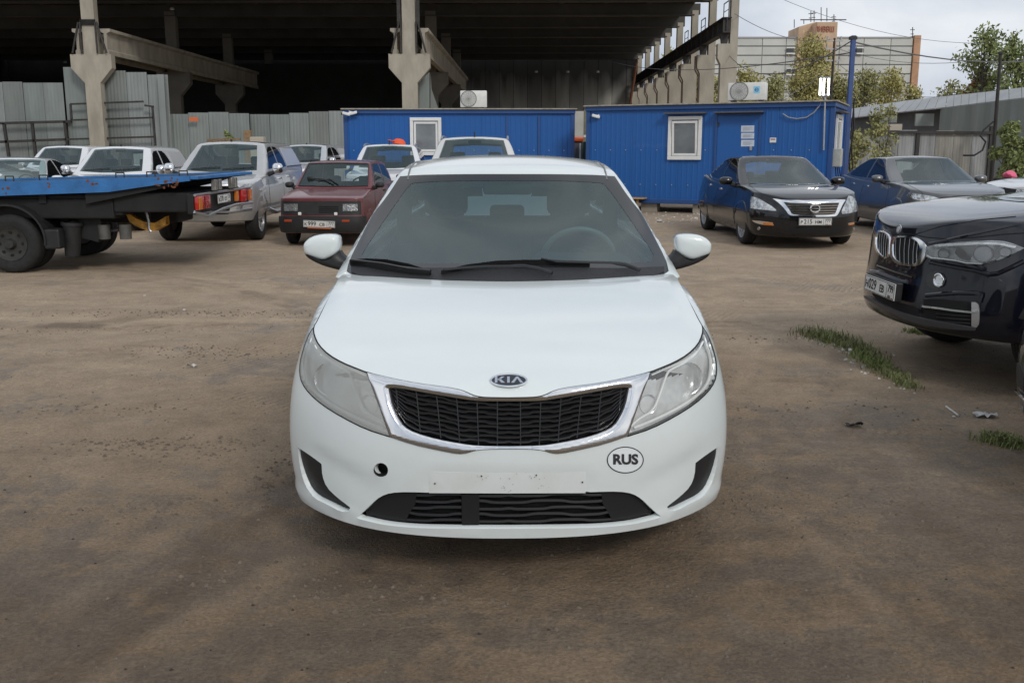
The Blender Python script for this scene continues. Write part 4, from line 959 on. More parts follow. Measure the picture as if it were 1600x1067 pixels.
LG = leaf_mat('leaf_green', (.27, .31, .13), (.17, .21, .08)); LY = leaf_mat('leaf_yellow_green', (.46, .42, .17), (.32, .30, .12)); LO = leaf_mat('leaf_olive', (.36, .345, .15), (.23, .235, .10)); LR = leaf_mat('leaf_russet', (.28, .13, .055), (.16, .085, .04))
def treeat(label, px, pyt, Y, wpx, nb, nl, sz, mt, seed, **k):
    p = at_y(px, pyt, Y); tree(label, (p.x, Y, 0), p.z, wpx / 1420 * Y, nb, nl, sz, mt, seed, **k)
treeat('tall green tree with loose crown behind the shed, left of the two at far right', 1546, 48, 52, 70, 26, 2500, .12, LG, 21, crown0=.45)
treeat('tall green tree cut by the right edge of the picture behind the shed', 1592, 52, 50, 60, 24, 2700, .12, LG, 22, crown0=.40)
treeat('short russet autumn tree below the tall green trees at right', 1528, 119, 54, 52, 14, 3200, .11, LR, 23, crown0=.5)
treeat('low pale olive tree peeping over the shed roof at right', 1492, 130, 56, 50, 12, 1500, .11, LO, 24, crown0=.5)
treeat('tall yellowing tree in front of the middle of the factory block', 1272, 64, 92, 78, 26, 6000, .17, LY, 25, crown0=.25)
for k, (px, pt, w_, mt, lb) in enumerate(((1165, 112, 60, LY, 'yellow green tree above the air conditioner of the right cabin'), (1208, 118, 62, LO, 'olive tree behind the middle of the right cabin roof'), (1250, 122, 58, LY, 'yellow tree just left of the glowing floodlight'), (1312, 128, 60, LO, 'darker olive tree behind the blue post'), (1352, 116, 66, LO, 'broad olive green tree right of the blue post'), (1395, 118, 60, LY, 'yellowing tree before the brick end of the factory'), (1432, 132, 44, LY, 'small thin yellow tree at the right foot of the factory block'))):
    treeat(lb, px, pt, 88 + k * 1.5, w_, 22, 6000, .16, mt, 30 + k, crown0=.05)
for k, (px, pt, mt, lb) in enumerate(((1010, 70, LY, 'yellow tree glimpsed between the far right-hand hall columns'), (1052, 100, LY, 'yellow tree glimpsed between the middle right-hand hall columns'), (1092, 125, LY, 'low yellow tree glimpsed between the nearest right-hand hall columns'))):
    treeat(lb, px + 40, pt, 104, 60, 14, 3000, .2, mt, 50 + k, crown0=.1)
treeat('dense dark green bush at the right edge behind the pink bag', 1582, 195, 28, 50, 20, 5200, .075, LG, 60, name='bush', cat='bush', trunk_r=.05, crown0=.05)
treeat('thin leafy bush growing against the right end of the blue cabin', 1340, 205, 27, 48, 16, 1700, .06, LO, 61, name='bush', cat='bush', trunk_r=.04, crown0=.05)
treeat('slender young tree with sparse leaves in front of the right corrugated fence', 1381, 165, 28, 46, 16, 1500, .055, LO, 62, name='young_tree', cat='tree', trunk_r=.03, crown0=.25)
treeat('small green weed bush against the low fence behind the silver pickup', 354, 206, 51, 22, 8, 700, .08, LG, 63, name='bush', cat='bush', trunk_r=.04, crown0=.05)
# ================================================================== wheels (shared by every car)
def wheel_parts(parent, x, y, r, w, side, spokes=5, rimr=None, rimmat=None, twist=0.0, thin=False, label_t=None):
    """wheel centred at (x, y, r); side=+1 faces +x. wheel > tyre, rim"""
    rimr = rimr or r * 0.68; rimmat = rimmat or M_SATIN
    M = Matrix.Translation((x, y, r)) @ (Matrix.Identity(4) if side > 0 else Matrix.Rotation(PI, 4, 'Z'))
    h = w / 2; t = MB()
    prof = [(rimr, -h * .8), (rimr + (r - rimr) * .45, -h), (r - .03, -h * .93), (r - .006, -h * .72), (r, -h * .45)]
    for g in (-.28, 0, .28): prof += [(r, h * (g - .05)), (r - .008, h * (g - .035)), (r - .008, h * (g + .035)), (r, h * (g + .05))]
    prof += [(r, h * .45), (r - .006, h * .72), (r - .03, h * .93), (rimr + (r - rimr) * .45, h), (rimr, h * .8), (rimr * .97, h * .55), (rimr * .94, -h * .75)]
    t.lathe(prof, 36, M)
    wh = t.build('wheel', M_TYRE, parent, smooth=True, sharp=50)
    rm = MB()
    rm.lathe([(rimr, h * .80), (rimr * 1.0, h * .88), (rimr * .93, h * .84), (rimr * .90, h * .3), (rimr * .88, -h * .6)], 36, M)
    rm.lathe([(0.001, h * .62), (rimr * .12, h * .62), (rimr * .16, h * .5), (rimr * .17, h * .1)], 16, M)
    for k in range(spokes):
        a = 2 * PI * k / spokes; pairs = ((-1, 1) if not thin else (0,))
        for s in pairs:
            a2 = a + s * (PI / spokes * .42) + twist
            p0 = (a + s * .10, rimr * .13, h * .56); p1 = (a2, rimr * .55, h * .66); p2 = (a2 + s * .03, rimr * .93, h * .66)
            P = []
            for (aa, rr, hh), wd in ((p0, .05), (p1, .036), (p2, .05)):
                c, sn = math.cos(aa), math.sin(aa); tang = Vector((0, -sn, c)); rad = Vector((0, c, sn)); wd = wd * rimr * (1.5 if thin else 1.15)
                for dx, dt in ((hh, -wd * .7), (hh, wd * .7), (hh - .03, wd), (hh - .03, -wd)):
                    P.append(M @ (rad * rr + tang * dt + Vector((dx, 0, 0))))
            F = []
            for q in range(2):
                for e_ in range(4): F.append((q * 4 + e_, q * 4 + (e_ + 1) % 4, q * 4 + 4 + (e_ + 1) % 4, q * 4 + 4 + e_))
            rm.add(P, F)
    rm.build('rim', rimmat, wh, smooth=True, sharp=40)
    bk = MB(); bk.lathe([(0.001, -h * .3), (rimr * .55, -h * .3), (rimr * .56, -h * .45)], 20, M); bk.lathe([(rimr * .9, -h * .62), (0.001, -h * .62)], 20, M)
    bk.build('brake_disc', pmat('brake_iron', (0.05, 0.045, 0.04), 0.5, metal=0.6), wh, smooth=True)
    return wh

def number_plate(parent, M, txt, region, w=0.52, h=0.112, label=None):
    """M: frame with x along the plate, y up, z outwards"""
    b = MB(); b.bbox(-w / 2, w / 2, -h / 2, h / 2, -0.008, 0.0, 0.003, M); p = b.build('number_plate', M_PLATE, parent, label=label)
    f = MB()
    for (x0, x1, y0, y1) in ((-w/2+.004, w/2-.004, h/2-.008, h/2-.004), (-w/2+.004, w/2-.004, -h/2+.004, -h/2+.008), (-w/2+.004, -w/2+.008, -h/2+.008, h/2-.008), (w/2-.008, w/2-.004, -h/2+.008, h/2-.008), (w*.245, w*.253, -h/2+.008, h/2-.008)):
        f.box(x0, x1, y0, y1, 0.0004, 0.0012, M)
    f.build('plate_border', M_INK, p)
    put_text('plate_number', txt[0], 0.072, M @ Matrix.Translation((-w * .42, -0.007, 0.001)), M_INK, p, bold=0.0009, sx=1.0)
    put_text('plate_number', txt[1], 0.100, M @ Matrix.Translation((-w * .225, -0.001, 0.001)), M_INK, p, bold=0.0009, sx=0.92)
    put_text('plate_number', txt[2], 0.072, M @ Matrix.Translation((w * .09, -0.007, 0.001)), M_INK, p, bold=0.0009, sx=1.0)
    put_text('plate_region', region, 0.072, M @ Matrix.Translation((w * .375, 0.012, 0.001)), M_INK, p, bold=0.0009, sx=0.85)
    put_text('plate_country', 'RUS', 0.024, M @ Matrix.Translation((w * .345, -0.040, 0.001)), M_INK, p, sx=1.0)
    fl = MB(); fl.box(w * .41, w * .46, -.047, -.041, 0.0004, 0.0012, M); fl.build('plate_flag', pmat('flag_red', (.5, .03, .03), .5), p)
    return p

# ================================================================== the white sedan in front
KIA = thing('white_sedan', 'white compact sedan without number plate, alone in the middle of the yard', 'car', (-0.010, 2.87, 0), R(0.4))
KM = Matrix.Translation((-0.010, 2.87, 0)) @ Matrix.Rotation(R(0.4), 4, 'Z')
M_WHITE = paint('white_car_paint', (0.69, 0.745, 0.74), 0.34, dirt=0.10, dirtcol=(0.45, 0.42, 0.36))
def kia_master():
    plan = [(0, 0), (.2, .004), (.4, .022), (.55, .055), (.7, .108), (.82, .18), (.92, .265), (1, .37)]
    Wy = [(0, .77), (.1, .78), (.2, .79), (.36, .812), (.6, .843), (.85, .864), (1.3, .858), (2.5, .86), (3.5, .86), (3.95, .83), (4.37, .74)]
    Wz = [(.16, .93), (.2, .958), (.3, .990), (.45, 1.004), (.58, .998), (.68, .978), (.77, .942), (.83, .915), (.90, .905), (.95, .90), (1.1, .87)]
    zc = [(0, .66), (.05, .700), (.13, .752), (.25, .800), (.42, .846), (.7, .898), (1.04, .945), (1.3, .955), (2.5, .97), (3.4, 1.0), (3.8, 1.03), (4.2, 1.03), (4.37, .97)]
    pv = [(.16, .05), (.20, .022), (.245, .0), (.30, .012), (.38, .012), (.42, .004), (.50, .006), (.60, .026), (.70, .06)]
    def fn(a, b, c):
        aa = abs(a); zb = .19
        yn = interp(plan, aa); zf = zb + c * (interp(zc, yn + .03) - .0 - zb)
        y0 = yn + interp(pv, min(zf, .70)) * (1 - .25 * aa)
        yt = 4.37 - .35 * aa ** 3
        y = y0 + (yt - y0) * b
        zt = interp(zc, y) - .018 * max(0, (aa - .80) / .2) ** 2 - (0.012 * aa ** 2)
        z = zb + c * (zt - zb)
        x = a * interp(Wy, y) * interp(Wz, z)
        if aa > .99 and .55 < z < .80: x *= 1 - .004
        return (x, y, z)
    A = [-1, -.94, -.85, -.7, -.5, -.25, 0, .25, .5, .7, .85, .94, 1]
    B = [0, .012, .035, .07, .11, .155, .205, .27, .36, .48, .62, .76, .88, .95, 1]
    C = [0, .06, .18, .32, .5, .68, .82, .93, 1]
    body = boxshell(fn, A, B, C, 3)
    ws = [(0, .80), (.095, .985), (.25, 1.27), (.5, 1.56), (.75, 1.80), (.92, 1.985), (1, 2.08)]
    def gn(a, b, c):
        aa = abs(a)
        zr = lambda y: interp([(1.6, 1.34), (1.93, 1.388), (2.2, 1.435), (2.55, 1.470), (2.9, 1.468), (3.3, 1.41)], y)
        yf = interp([(0, .86), (.12, 1.02), (.3, 1.26), (.5, 1.50), (.7, 1.72), (.86, 1.885), (.95, 1.98), (1, 2.06)], c) + aa ** 2.2 * (.26 - .12 * c)
        yr = interp([(0, 3.95), (.5, 3.55), (1, 3.05)], c) - aa ** 2 * .1
        y = yf + (yr - yf) * b
        zt = zr(y) - .045 * aa ** 3; z = .88 + c * (zt - .88)
        wz = interp([(.88, .805), (.96, .789), (1.1, .734), (1.25, .665), (1.36, .602), (1.42, .565), (1.47, .53)], z)
        wy = 1 - .05 * max(0, (y - 2.6)) ** 1.5
        return (a * wz * wy, y, z)
    A2 = [-1, -.93, -.8, -.55, -.28, 0, .28, .55, .8, .93, 1]
    B2 = [0, .03, .10, .22, .36, .5, .64, .78, .9, .97, 1]
    C2 = [0, .15, .35, .55, .75, .88, .96, 1]
    gh = boxshell(gn, A2, B2, C2, 3)
    return body, gh
kia_body_me, kia_gh_me = kia_master()
KB, KG = Master(kia_body_me), Master(kia_gh_me)
KP = PixProj(KM)
KS = StereoProj((0, 1.5, .50), (0, -1, 0))
KT = StereoProj((0, 2.4, 1.0), (0, 0, 1))
def kpx(pts, M_=KB, off=0.0):
    r = [KP.ray(q) for q in pts]; o = []
    for (a, d), q in zip(r, pts):
        p, n = M_.cast(a, d)
        if p is None: print('kia miss', q); continue
        o.append(p + n * off)
    return o
def sym(half):           # half outline on the -x side, ordered from the centre line outwards and back -> closed
    return half
# traced half outlines (left half of the picture)
hood_rear = [(793, 434.5), (740, 434.8), (685, 434.6), (640, 434), (606, 432.5), (575, 430.3), (556, 427.5), (545, 423.5)]
hood_side = [(538.5, 425), (530, 437), (516, 462), (503, 487), (495, 503), (489.5, 512)]
head_top = [(489.5, 512), (491, 525), (498, 539.5), (514, 555), (535, 567), (556, 575.5), (574, 582.5)]
hood_le = [(574, 582.5), (614, 592), (653, 599.5), (692, 604.5), (713, 608), (726.5, 612), (737, 617.3), (747.5, 620.3), (760, 621.5), (793, 622)]
head_out = [(489.5, 512), (482, 524), (474, 545), (469, 564), (468, 583), (471.5, 598), (482.5, 614), (503.5, 632.5), (535, 652), (572, 670.6), (608.5, 682)]
chr_side = [(574, 582.5), (582, 604), (592, 630), (601, 656), (610, 682)]
chr_bot = [(610, 682), (645, 694), (683, 702.5), (716, 709), (729, 707.8), (741, 703.5), (759, 701.5), (793, 701.2)]
gr_top = [(793, 627), (760, 627), (747.5, 626.5), (732, 625), (695, 619), (653, 611.5), (620, 606), (607, 606.5)]
gr_bot = [(607, 609), (612, 633), (620, 651), (630, 666), (648, 676), (683, 686), (721, 693), (746, 696.2), (793, 696.8)]
int_o = [(793, 772), (740, 772), (690, 771.5), (660, 770), (622, 769.5), (602, 773), (587, 782), (573, 796), (560, 807), (580, 812), (602, 817), (640, 821), (680, 822.5), (793, 823)]
fog_o = [(466, 700), (482, 711), (500.5, 725.5), (502.5, 743), (510, 762), (526, 777.5), (546.5, 793), (545, 797), (536, 797), (513, 786), (493, 776.5), (481, 765), (473.5, 748), (468, 723)]
def closeloop(half3):    # 3D half loop (centre -> ... -> centre) -> full loop
    return list(half3) + [p for p in mirx(half3)[::-1]][1:-1]
def cen(pts):            # pin the ends of a traced half to the car's own centre plane
    pts[0].x = 0 if abs(pts[0].x) < .02 else pts[0].x; pts[-1].x = 0 if abs(pts[-1].x) < .02 else pts[-1].x; return pts
def kp(*segs, smooth=1):
    L = [q for s in segs for q in s]; o = [L[0]]
    for q in L[1:]:
        if abs(q[0] - o[-1][0]) + abs(q[1] - o[-1][1]) > .3: o.append(q)
    return cen(kpx(resample(smooth_loop(o, smooth, 40, False), 7, False)))
GAP = 0.0032
# hood
hood3 = kp(hood_rear, hood_side, head_top, hood_le)
patch('hood', KS, KB, closeloop(hood3), sp=.012, off=0.001, thick=.02, mat=M_WHITE, parent=KIA, gap=GAP, in3d=True,
      disp=lambda p, q: 0.010 * (1 - 2 * abs(.5 - max(0, min(1, (abs(p.x) - (.50 + .14 * p.y)) / .16)))) * max(0, min(1, (p.y - .35) / .4)) - 0.004 * math.exp(-((p.x) / .2) ** 2) * max(0, min(1, (p.y - .3))))
# main body skin in front of the doors, bumper and fenders
def side_pt(y, z):
    p, n = KB.cast((-3, y, z), (1, 0, 0)); return p
lip_z = .213
low = []
for k in range(0, 40):
    a = k * R(2.6); d = Vector((-math.sin(a), -math.cos(a), 0)); p, n = KB.cast((0, 1.5, lip_z), d)
    if p is None or p.y > .46: break
    low.append(p)
low[0].x = 0
arch = [side_pt(.84 - .365 * math.cos(t), .315 + .365 * math.sin(t)) for t in [R(x) for x in range(-13, 195, 8)] if .315 + .365 * math.sin(t) > lip_z]
seam = [side_pt(1.24, lip_z), side_pt(1.36, lip_z + .01), side_pt(1.38, .5), side_pt(1.40, .7), side_pt(1.40, .86)]
topc = [KB.cast((-.785, y, 2), (0, 0, -1))[0] for y in (1.35, 1.30)]
front = kp(hood_side[::1])
outer = low + arch + seam + topc + kp(hood_rear[::-1][:1], hood_side) + kp(head_out)[1:] + kp(chr_bot)[1:]
outer = closeloop(cen(outer))
holes = [closeloop(kp(int_o))]
fog3 = kp(fog_o, [fog_o[0]])
holes += [fog3[:-1], mirx(fog3[:-1])[::-1]]
tow3 = kpx([(595 + 10.3 * math.cos(t), 734.5 + 10.3 * math.sin(t)) for t in [2 * PI * k / 20 for k in range(20)]])
holes.append(tow3)
# number plate recess pressed into the bumper
c0 = kpx([(670, 737)])[0]; c1 = kpx([(670, 771)])[0]
def bump_disp(p, q):
    r = 0.0
    if c1.z - .01 < p.z < c0.z and abs(p.x) < abs(c0.x) and p.y < .2: r -= 0.005
    # crease from the fog bezel inwards, and the lip step
    if p.y < .8 and p.z < .66:
        az = abs(p.x)
        zc_ = .40 + (az - .42) * .28
        t = (zc_ - p.z) / .03; u = max(0, min(1, (az - .40) / .12)) * max(0, min(1, (.75 - az) / .1))
        if t > 0: r -= 0.007 * u * min(1, t) * max(0, min(1, 1 - (t - 1) / 3))
        t2 = (.262 + .02 * max(0, az - .5) * 2 - p.z) / .012
        r += 0.008 * max(0, min(1, t2))
    return r
patch('front_bumper', KS, KB, outer, holes, sp=.0105, off=0.0, thick=.03, mat=M_WHITE, parent=KIA, gap=GAP * .8, in3d=True, disp=bump_disp)
pl3 = kpx(resample([(670.5, 736.8), (793, 739.5), (915.5, 736.8), (916, 753), (915, 770.5), (793, 771), (670, 770.5)], 10))
patch('plate_mount', KS, KB, pl3, sp=.012, off=-.0022, thick=.004, mat=paint('plate_mount_white', (0.70, 0.74, 0.73), .45, dirt=.25, dirtcol=(.5, .46, .38)), parent=KIA, in3d=True)
# rear of the body with rear arches
cut = MB(); cut.lathe([(.001, -1.2), (.365, -1.2), (.365, 1.2), (.001, 1.2)], 40, Matrix.Translation((0, 3.41, .315)))
cutm = bpy.data.meshes.new('c'); cutm.from_pydata([tuple(v) for v in cut.V], [], cut.F); cutm.materials.append(None); cutm.materials.append(M_DARK)
for p in cutm.polygons: p.material_index = 1
rb = kia_body_me.copy(); rb.materials.append(M_WHITE); rb.materials.append(M_DARK)
rb = boolean_cut(rb, cutm)
bm = bmesh.new(); bm.from_mesh(rb)
bmesh.ops.bisect_plane(bm, geom=bm.verts[:] + bm.edges[:] + bm.faces[:], plane_co=(0, 1.404, 0), plane_no=(0, -1, 0), clear_outer=True)
bmesh.ops.delete(bm, geom=[f for f in bm.faces if f.normal.z > .6 and f.calc_center_median().z > .88 and f.calc_center_median().y < 3.55 and abs(f.calc_center_median().x) < .70], context='FACES')
bm.to_mesh(rb); bm.free(); rb.shade_smooth(); rb.set_sharp_from_angle(angle=R(35))
rbo = link_mesh('rear_body', rb, None, KIA)
if len(rb.materials) == 0: rb.materials.append(M_WHITE)
for sgn in (1, -1):      # door seam lines
    for pts in ([(1.42, .25), (1.42, .9)], [(2.43, .25), (2.45, .95)], [(1.42, .25), (3.0, .25), (3.05, .6), (3.3, .98)]):
        L = trace(OrthoProj('X+' if sgn > 0 else 'X-'), KB, pts, 0.0, .08); MB().tube(L, .003, 5).build('door_seam', M_DARK, KIA)
    hd = MB()
    for yy in (2.2, 3.05):
        p, n = KB.cast((sgn * 3, yy, .82), (-sgn, 0, 0)); hd.bbox(p.x - .02, p.x + .02, yy - .09, yy + .09, .81, .835, .008)
    hd.build('door_handle', M_WHITE, KIA, smooth=True)
# dark inner structure behind openings and seams
bm = bmesh.new(); bm.from_mesh(kia_body_me); bm.normal_update()
nn = [v.normal.copy() for v in bm.verts]
for v, n in zip(bm.verts, nn): v.co -= n * (.045 if v.co.y < .5 and v.co.z < .72 and n.z < .5 else .024)
dl = [f for f in bm.faces if f.calc_center_median().y > 1.42 or (f.calc_center_median().z < .70 and f.calc_center_median().y > .42 and abs(f.calc_center_median().x) > .5) or (f.calc_center_median().y > 1.12 and f.normal.z > .5) or (f.calc_center_median().z < .3 and f.calc_center_median().y > .25) or f.calc_center_median().z < .215]
bmesh.ops.delete(bm, geom=dl, context='FACES')
me = bpy.data.meshes.new('i'); bm.to_mesh(me); bm.free(); me.shade_smooth(); link_mesh('inner_structure', me, M_DARK, KIA)
MB().box(-.62, .62, .25, 4.2, .19, .26).build('underbody', M_DARK, KIA)
MB().box(-.55, .55, .35, 1.2, .26, .70).build('engine_bay', M_DARK, KIA)

for L_ in (kp(hood_side[1:], head_top), kp(head_top, hood_le), kp(head_out), kp(chr_side)):
    for LL in (L_, mirx(L_)): MB().tube([p - KB.near(p)[1] * .0015 for p in LL], .0032, 6).build('panel_seal', M_DARK, KIA, smooth=True)
# chrome grille surround: outer rim + bevelled inner face
sur_o = closeloop(kp(hood_le[::-1], chr_side, chr_bot)); sur_i = closeloop(kp(gr_top, gr_bot))
def sur_disp(p, q):
    o, d = KS.to2d(p), None
    a = float(dist_to_loop(np.array([KS.to2d(p)]), SI)[0]) * SCL; b = float(dist_to_loop(np.array([KS.to2d(p)]), SO)[0]) * SCL
    return -0.010 * max(0, 1 - a / .012) ** 1.3 - 0.002 * max(0, 1 - b / .006)
SO = np.array([KS.to2d(p) for p in sur_o]); SI = np.array([KS.to2d(p) for p in sur_i]); SCL = 2 * 1.4
patch('grille_surround', KS, KB, sur_o, [sur_i], sp=.0019, off=0.007, thick=.035, mat=M_CHROME, parent=KIA, gap=.0012, in3d=True, disp=sur_disp)
# grille slats: wavy rows and upright ribs, each its own piece
def lerp_curves(top, bot, t, x):
    yt = np.interp(x, [p[0] for p in top], [p[1] for p in top]); yb = np.interp(x, [p[0] for p in bot], [p[1] for p in bot]); return yt + (yb - yt) * t
gt = sorted(gr_top + [(607, 606.5)]); gb = sorted([(607, 612)] + gr_bot)
ribs_px = [793 - 16.1 - 32.2 * k for k in range(6)]
M_GRILLE = pmat('grille_plastic', (0.022, 0.023, 0.025), 0.38, rvar=0.1, vscale=30)
for r_ in range(9):
    t = (r_ + .6) / 9.4; half = []
    for x in np.arange(793, 600, -2.0):
        y = lerp_curves(gt, gb, t, x); yt = lerp_curves(gt, gb, 0, x); yb = lerp_curves(gt, gb, 1, x)
        if yb - yt < 4: break
        ph = ((793 - x) + (16.1 if r_ % 2 else 0)) / 32.2 * PI * 2
        y += 1.5 * math.tanh(3 * math.sin(ph / 2))
        half.append((x, y))
    L = kpx(half, KB, -.016); L[0].x = 0
    L = L + mirx(L[1:]) if False else mirx(L[1:])[::-1] + L
    m = MB()
    for i in range(len(L) - 1):   # blade with depth
        pass
    V = []; F = []
    for p in L: V += [p + Vector((0, 0, .0032)), p + Vector((0, .001, -.0032)), p + Vector((0, .022, -.003)), p + Vector((0, .022, .004))]
    for i in range(len(L) - 1):
        for e_ in range(4): F.append((i * 4 + e_, i * 4 + (e_ + 1) % 4, i * 4 + 4 + (e_ + 1) % 4, i * 4 + 4 + e_))
    m.add(V, F); m.build('grille_slat', M_GRILLE, KIA, smooth=True, sharp=50)
for k, x in enumerate(ribs_px):
    P = [(x - (0 if k < 1 else 0), lerp_curves(gt, gb, t, x)) for t in np.linspace(0, 1, 9)]
    P = [(x + (p[1] - P[0][1]) * .10 * (1 if True else 0) * min(1, k / 3), p[1]) for p in P]
    L = kpx(P, KB, -.017)
    if len(L) > 2:
        for LL in (L, mirx(L)): MB().tube(LL, .0019, 6).build('grille_rib', M_GRILLE, KIA, smooth=True)
# lower intake: side blanks and wavy slats
it = [(560, 807), (573, 796), (587, 782), (602, 773), (622, 769.5), (690, 771.5), (793, 772)]; ib = [(560, 807), (602, 817), (640, 821), (680, 822.5), (793, 823)]
for r_ in range(5):
    t = (r_ + .5) / 5.1
    half = []
    for x in np.arange(793, 566, -2.0):
        yt = lerp_curves(it, ib, 0, x); yb = lerp_curves(it, ib, 1, x)
        if yb - yt < 5: break
        y = yt + (yb - yt) * t + 1.4 * math.tanh(2.5 * math.sin((793 - x + (30 if r_ % 2 else 0)) / 60 * PI))
        half.append((x, y))
    L = kpx(half, KB, -.020); L[0].x = 0; L = mirx(L[1:])[::-1] + L; V = []; F = []
    for p in L: V += [p + Vector((0, 0, .004)), p + Vector((0, -.002, -.004)), p + Vector((0, .016, -.005)), p + Vector((0, .016, .004))]
    for i in range(len(L) - 1):
        for e_ in range(4): F.append((i * 4 + e_, i * 4 + (e_ + 1) % 4, i * 4 + 4 + (e_ + 1) % 4, i * 4 + 4 + e_))
    MB().add(V, F).build('intake_slat', pmat('intake_black', (.008, .008, .009), .5), KIA, smooth=True, sharp=50)
for sx in (0, 1):
    blank = kpx([(572, 803), (575, 797), (589, 783), (603, 774.5), (622, 771), (648, 772), (646, 790), (636, 806), (630, 818), (602, 815), (585, 811.5)], KB)
    if sx: blank = mirx(blank)
    patch('intake_side_blank', KS, KB, blank, sp=.01, off=-.018, thick=.01, mat=pmat('intake_black', (.008, .008, .009), .5), parent=KIA, in3d=True)
MB().bbox(-.16, -.10, .03, .06, .25, .38, .004).build('intake_post', M_DARK, KIA)
# fog lamp blanks with stepped relief
for s in (0, 1):
    f3 = fog3[:-1] if not s else mirx(fog3[:-1])
    def fd(p, q): 
        t = abs(p.x) - .60; return -.004 - .010 * max(0, min(1, (.40 - p.z) / .10)) 
    patch('fog_lamp_blank', KS, KB, f3, sp=.0028, off=-.004, thick=.01, mat=M_BLACK, parent=KIA, in3d=True, disp=fd)
# headlights: silvered bowl, inner strips and bulb reflectors, clear lens
hl = kp(head_top, chr_side, [(608.5, 682)]); hl3 = kp(head_top) + kp(chr_side)[1:] + kp(head_out[::-1])[1:-1]
M_HBOWL = pmat('headlight_bowl', (0.80, 0.81, 0.80), 0.35, metal=0.45, var=0.25, vscale=9)
M_HLINE = pmat('headlight_trim', (0.85, 0.86, 0.85), 0.3, metal=0.0)
for s in (0, 1):
    L3 = hl3 if not s else mirx(hl3)
    hb = patch('headlight', KS, KB, L3, sp=.012, off=0.0005, thick=.03, mat=(M_LENSF if not s else M_LENS), parent=KIA, gap=.0022, in3d=True,
          label='hazy headlight lens' if not s else 'clear headlight lens')
    def hd_(p, q): return -.004 - .010 * (0.5 + .5 * math.sin(p.z * 38 + abs(p.x) * 10)) 
    patch('headlight_bowl', KS, KB, L3, sp=.010, off=-.012, thick=.02, mat=M_HBOWL, parent=hb, gap=.003, in3d=True, disp=hd_)
    def strip(nm, px, r, off, mt):
        L = kpx(px, KB, off); L = L if not s else mirx(L); MB().tube(L, r, 8).build(nm, mt, hb, smooth=True)
    strip('headlight_strip', resample(smooth_loop([(488, 523), (476, 555), (474.5, 580), (480, 601), (500, 622), (535, 643), (572, 660), (598, 670)], 2, 60, False), 5, False), .0055, -.007, M_HLINE)
    strip('headlight_strip', resample(smooth_loop([(489, 532), (497, 552), (517, 568), (540, 578), (546, 586), (556, 615), (567, 643), (590, 655), (603, 667)], 2, 60, False), 5, False), .0045, -.007, M_HLINE)
    strip('headlight_trim', resample(smooth_loop([(494, 545), (513, 562), (540, 573), (570, 586)], 2, 60, False), 5, False), .003, -.006, M_HLINE)
    for (cx_, cy_, rr) in ((505, 590, .055), (572, 630, .032)):
        p = kpx([(cx_, cy_)], KB, -.045)[0]; p = p if not s else Vector((-p.x, p.y, p.z))
        ax = Vector((-.35 if not s else .35, -1, .1)).normalized(); q_ = ax.to_track_quat('Z', 'Y').to_matrix().to_4x4()
        b = MB(); b.lathe([(.004, -.005), (rr * .5, .0), (rr * .85, .014), (rr, .032), (rr * 1.06, .033)], 28, Matrix.Translation(p) @ q_, 'Z'); b.build('bulb_reflector', M_REFL, hb, smooth=True)
        b = MB(); b.lathe([(.001, .022), (.007, .02), (.008, -.002)], 12, Matrix.Translation(p) @ q_, 'Z'); b.build('bulb', pmat('bulb_glass', (.8, .8, .8), .1, coat=1), hb, smooth=True)
    p = kpx([(588, 612)], KB, -.022)[0]; p = p if not s else Vector((-p.x, p.y, p.z)); MB().bbox(p.x - .012, p.x + .012, p.y, p.y + .012, p.z - .014, p.z + .014, .004).build('turn_signal', M_AMBER, hb)

# badge
def front_frame(px, M_=KB, off=.002, roll=0, P_=None):
    o, d = (P_ or KP).ray(px); p, n = M_.cast(o, d); z = n; x = Vector((1, 0, 0)); x = (x - z * x.dot(z)).normalized(); y = z.cross(x)
    return basis(p + n * off, x, y, z)
Fm = front_frame((793, 595.5), off=.004); Fm = Matrix.Translation((-Fm[0][3], 0, 0)) @ Fm
M_BADGE = pmat('badge_black', (0.012, 0.012, 0.014), 0.15, coat=1)
b = MB(); rx, ry = .064, .0315
ring = [(rx * math.cos(2 * PI * k / 48), ry * math.sin(2 * PI * k / 48)) for k in range(48)]
b.prism([(x * .9, y * .84) for x, y in ring], -.003, .002, 'Z', Fm); bd = b.build('badge', M_BADGE, KIA)
b = MB(); b.tube([Fm @ Vector((x * .94, y * .92, .001)) for x, y in ring], .0033, 8, closed=True); b.build('badge_ring', M_CHROME, bd, smooth=True)
def letter(polys, ox, s=1.0):
    b = MB()
    for pl in polys: b.prism([(ox + x * s, y * s) for x, y in pl], .0022, .0042, 'Z', Fm)
    b.build('badge_letter', M_CHROME, bd)
hh = .0145; st = .0085
letter([[(0, -hh), (st, -hh), (st, hh), (0, hh)], [(st - .001, -.002), (.022, hh), (.033, hh), (st + .006, -.003)], [(st + .001, .004), (st + .009, .006), (.034, -hh), (.022, -hh)]], -.047)
letter([[(0, -hh), (st, -hh), (st, hh), (0, hh)]], -.0055)
letter([[(0, -hh), (.010, -hh), (.021, .006), (.0175, hh)], [(.0175, hh), (.0235, hh), (.0205, .0055)], [(.0235, hh), (.0205, .006), (.031, -hh), (.041, -hh)]], .0075)
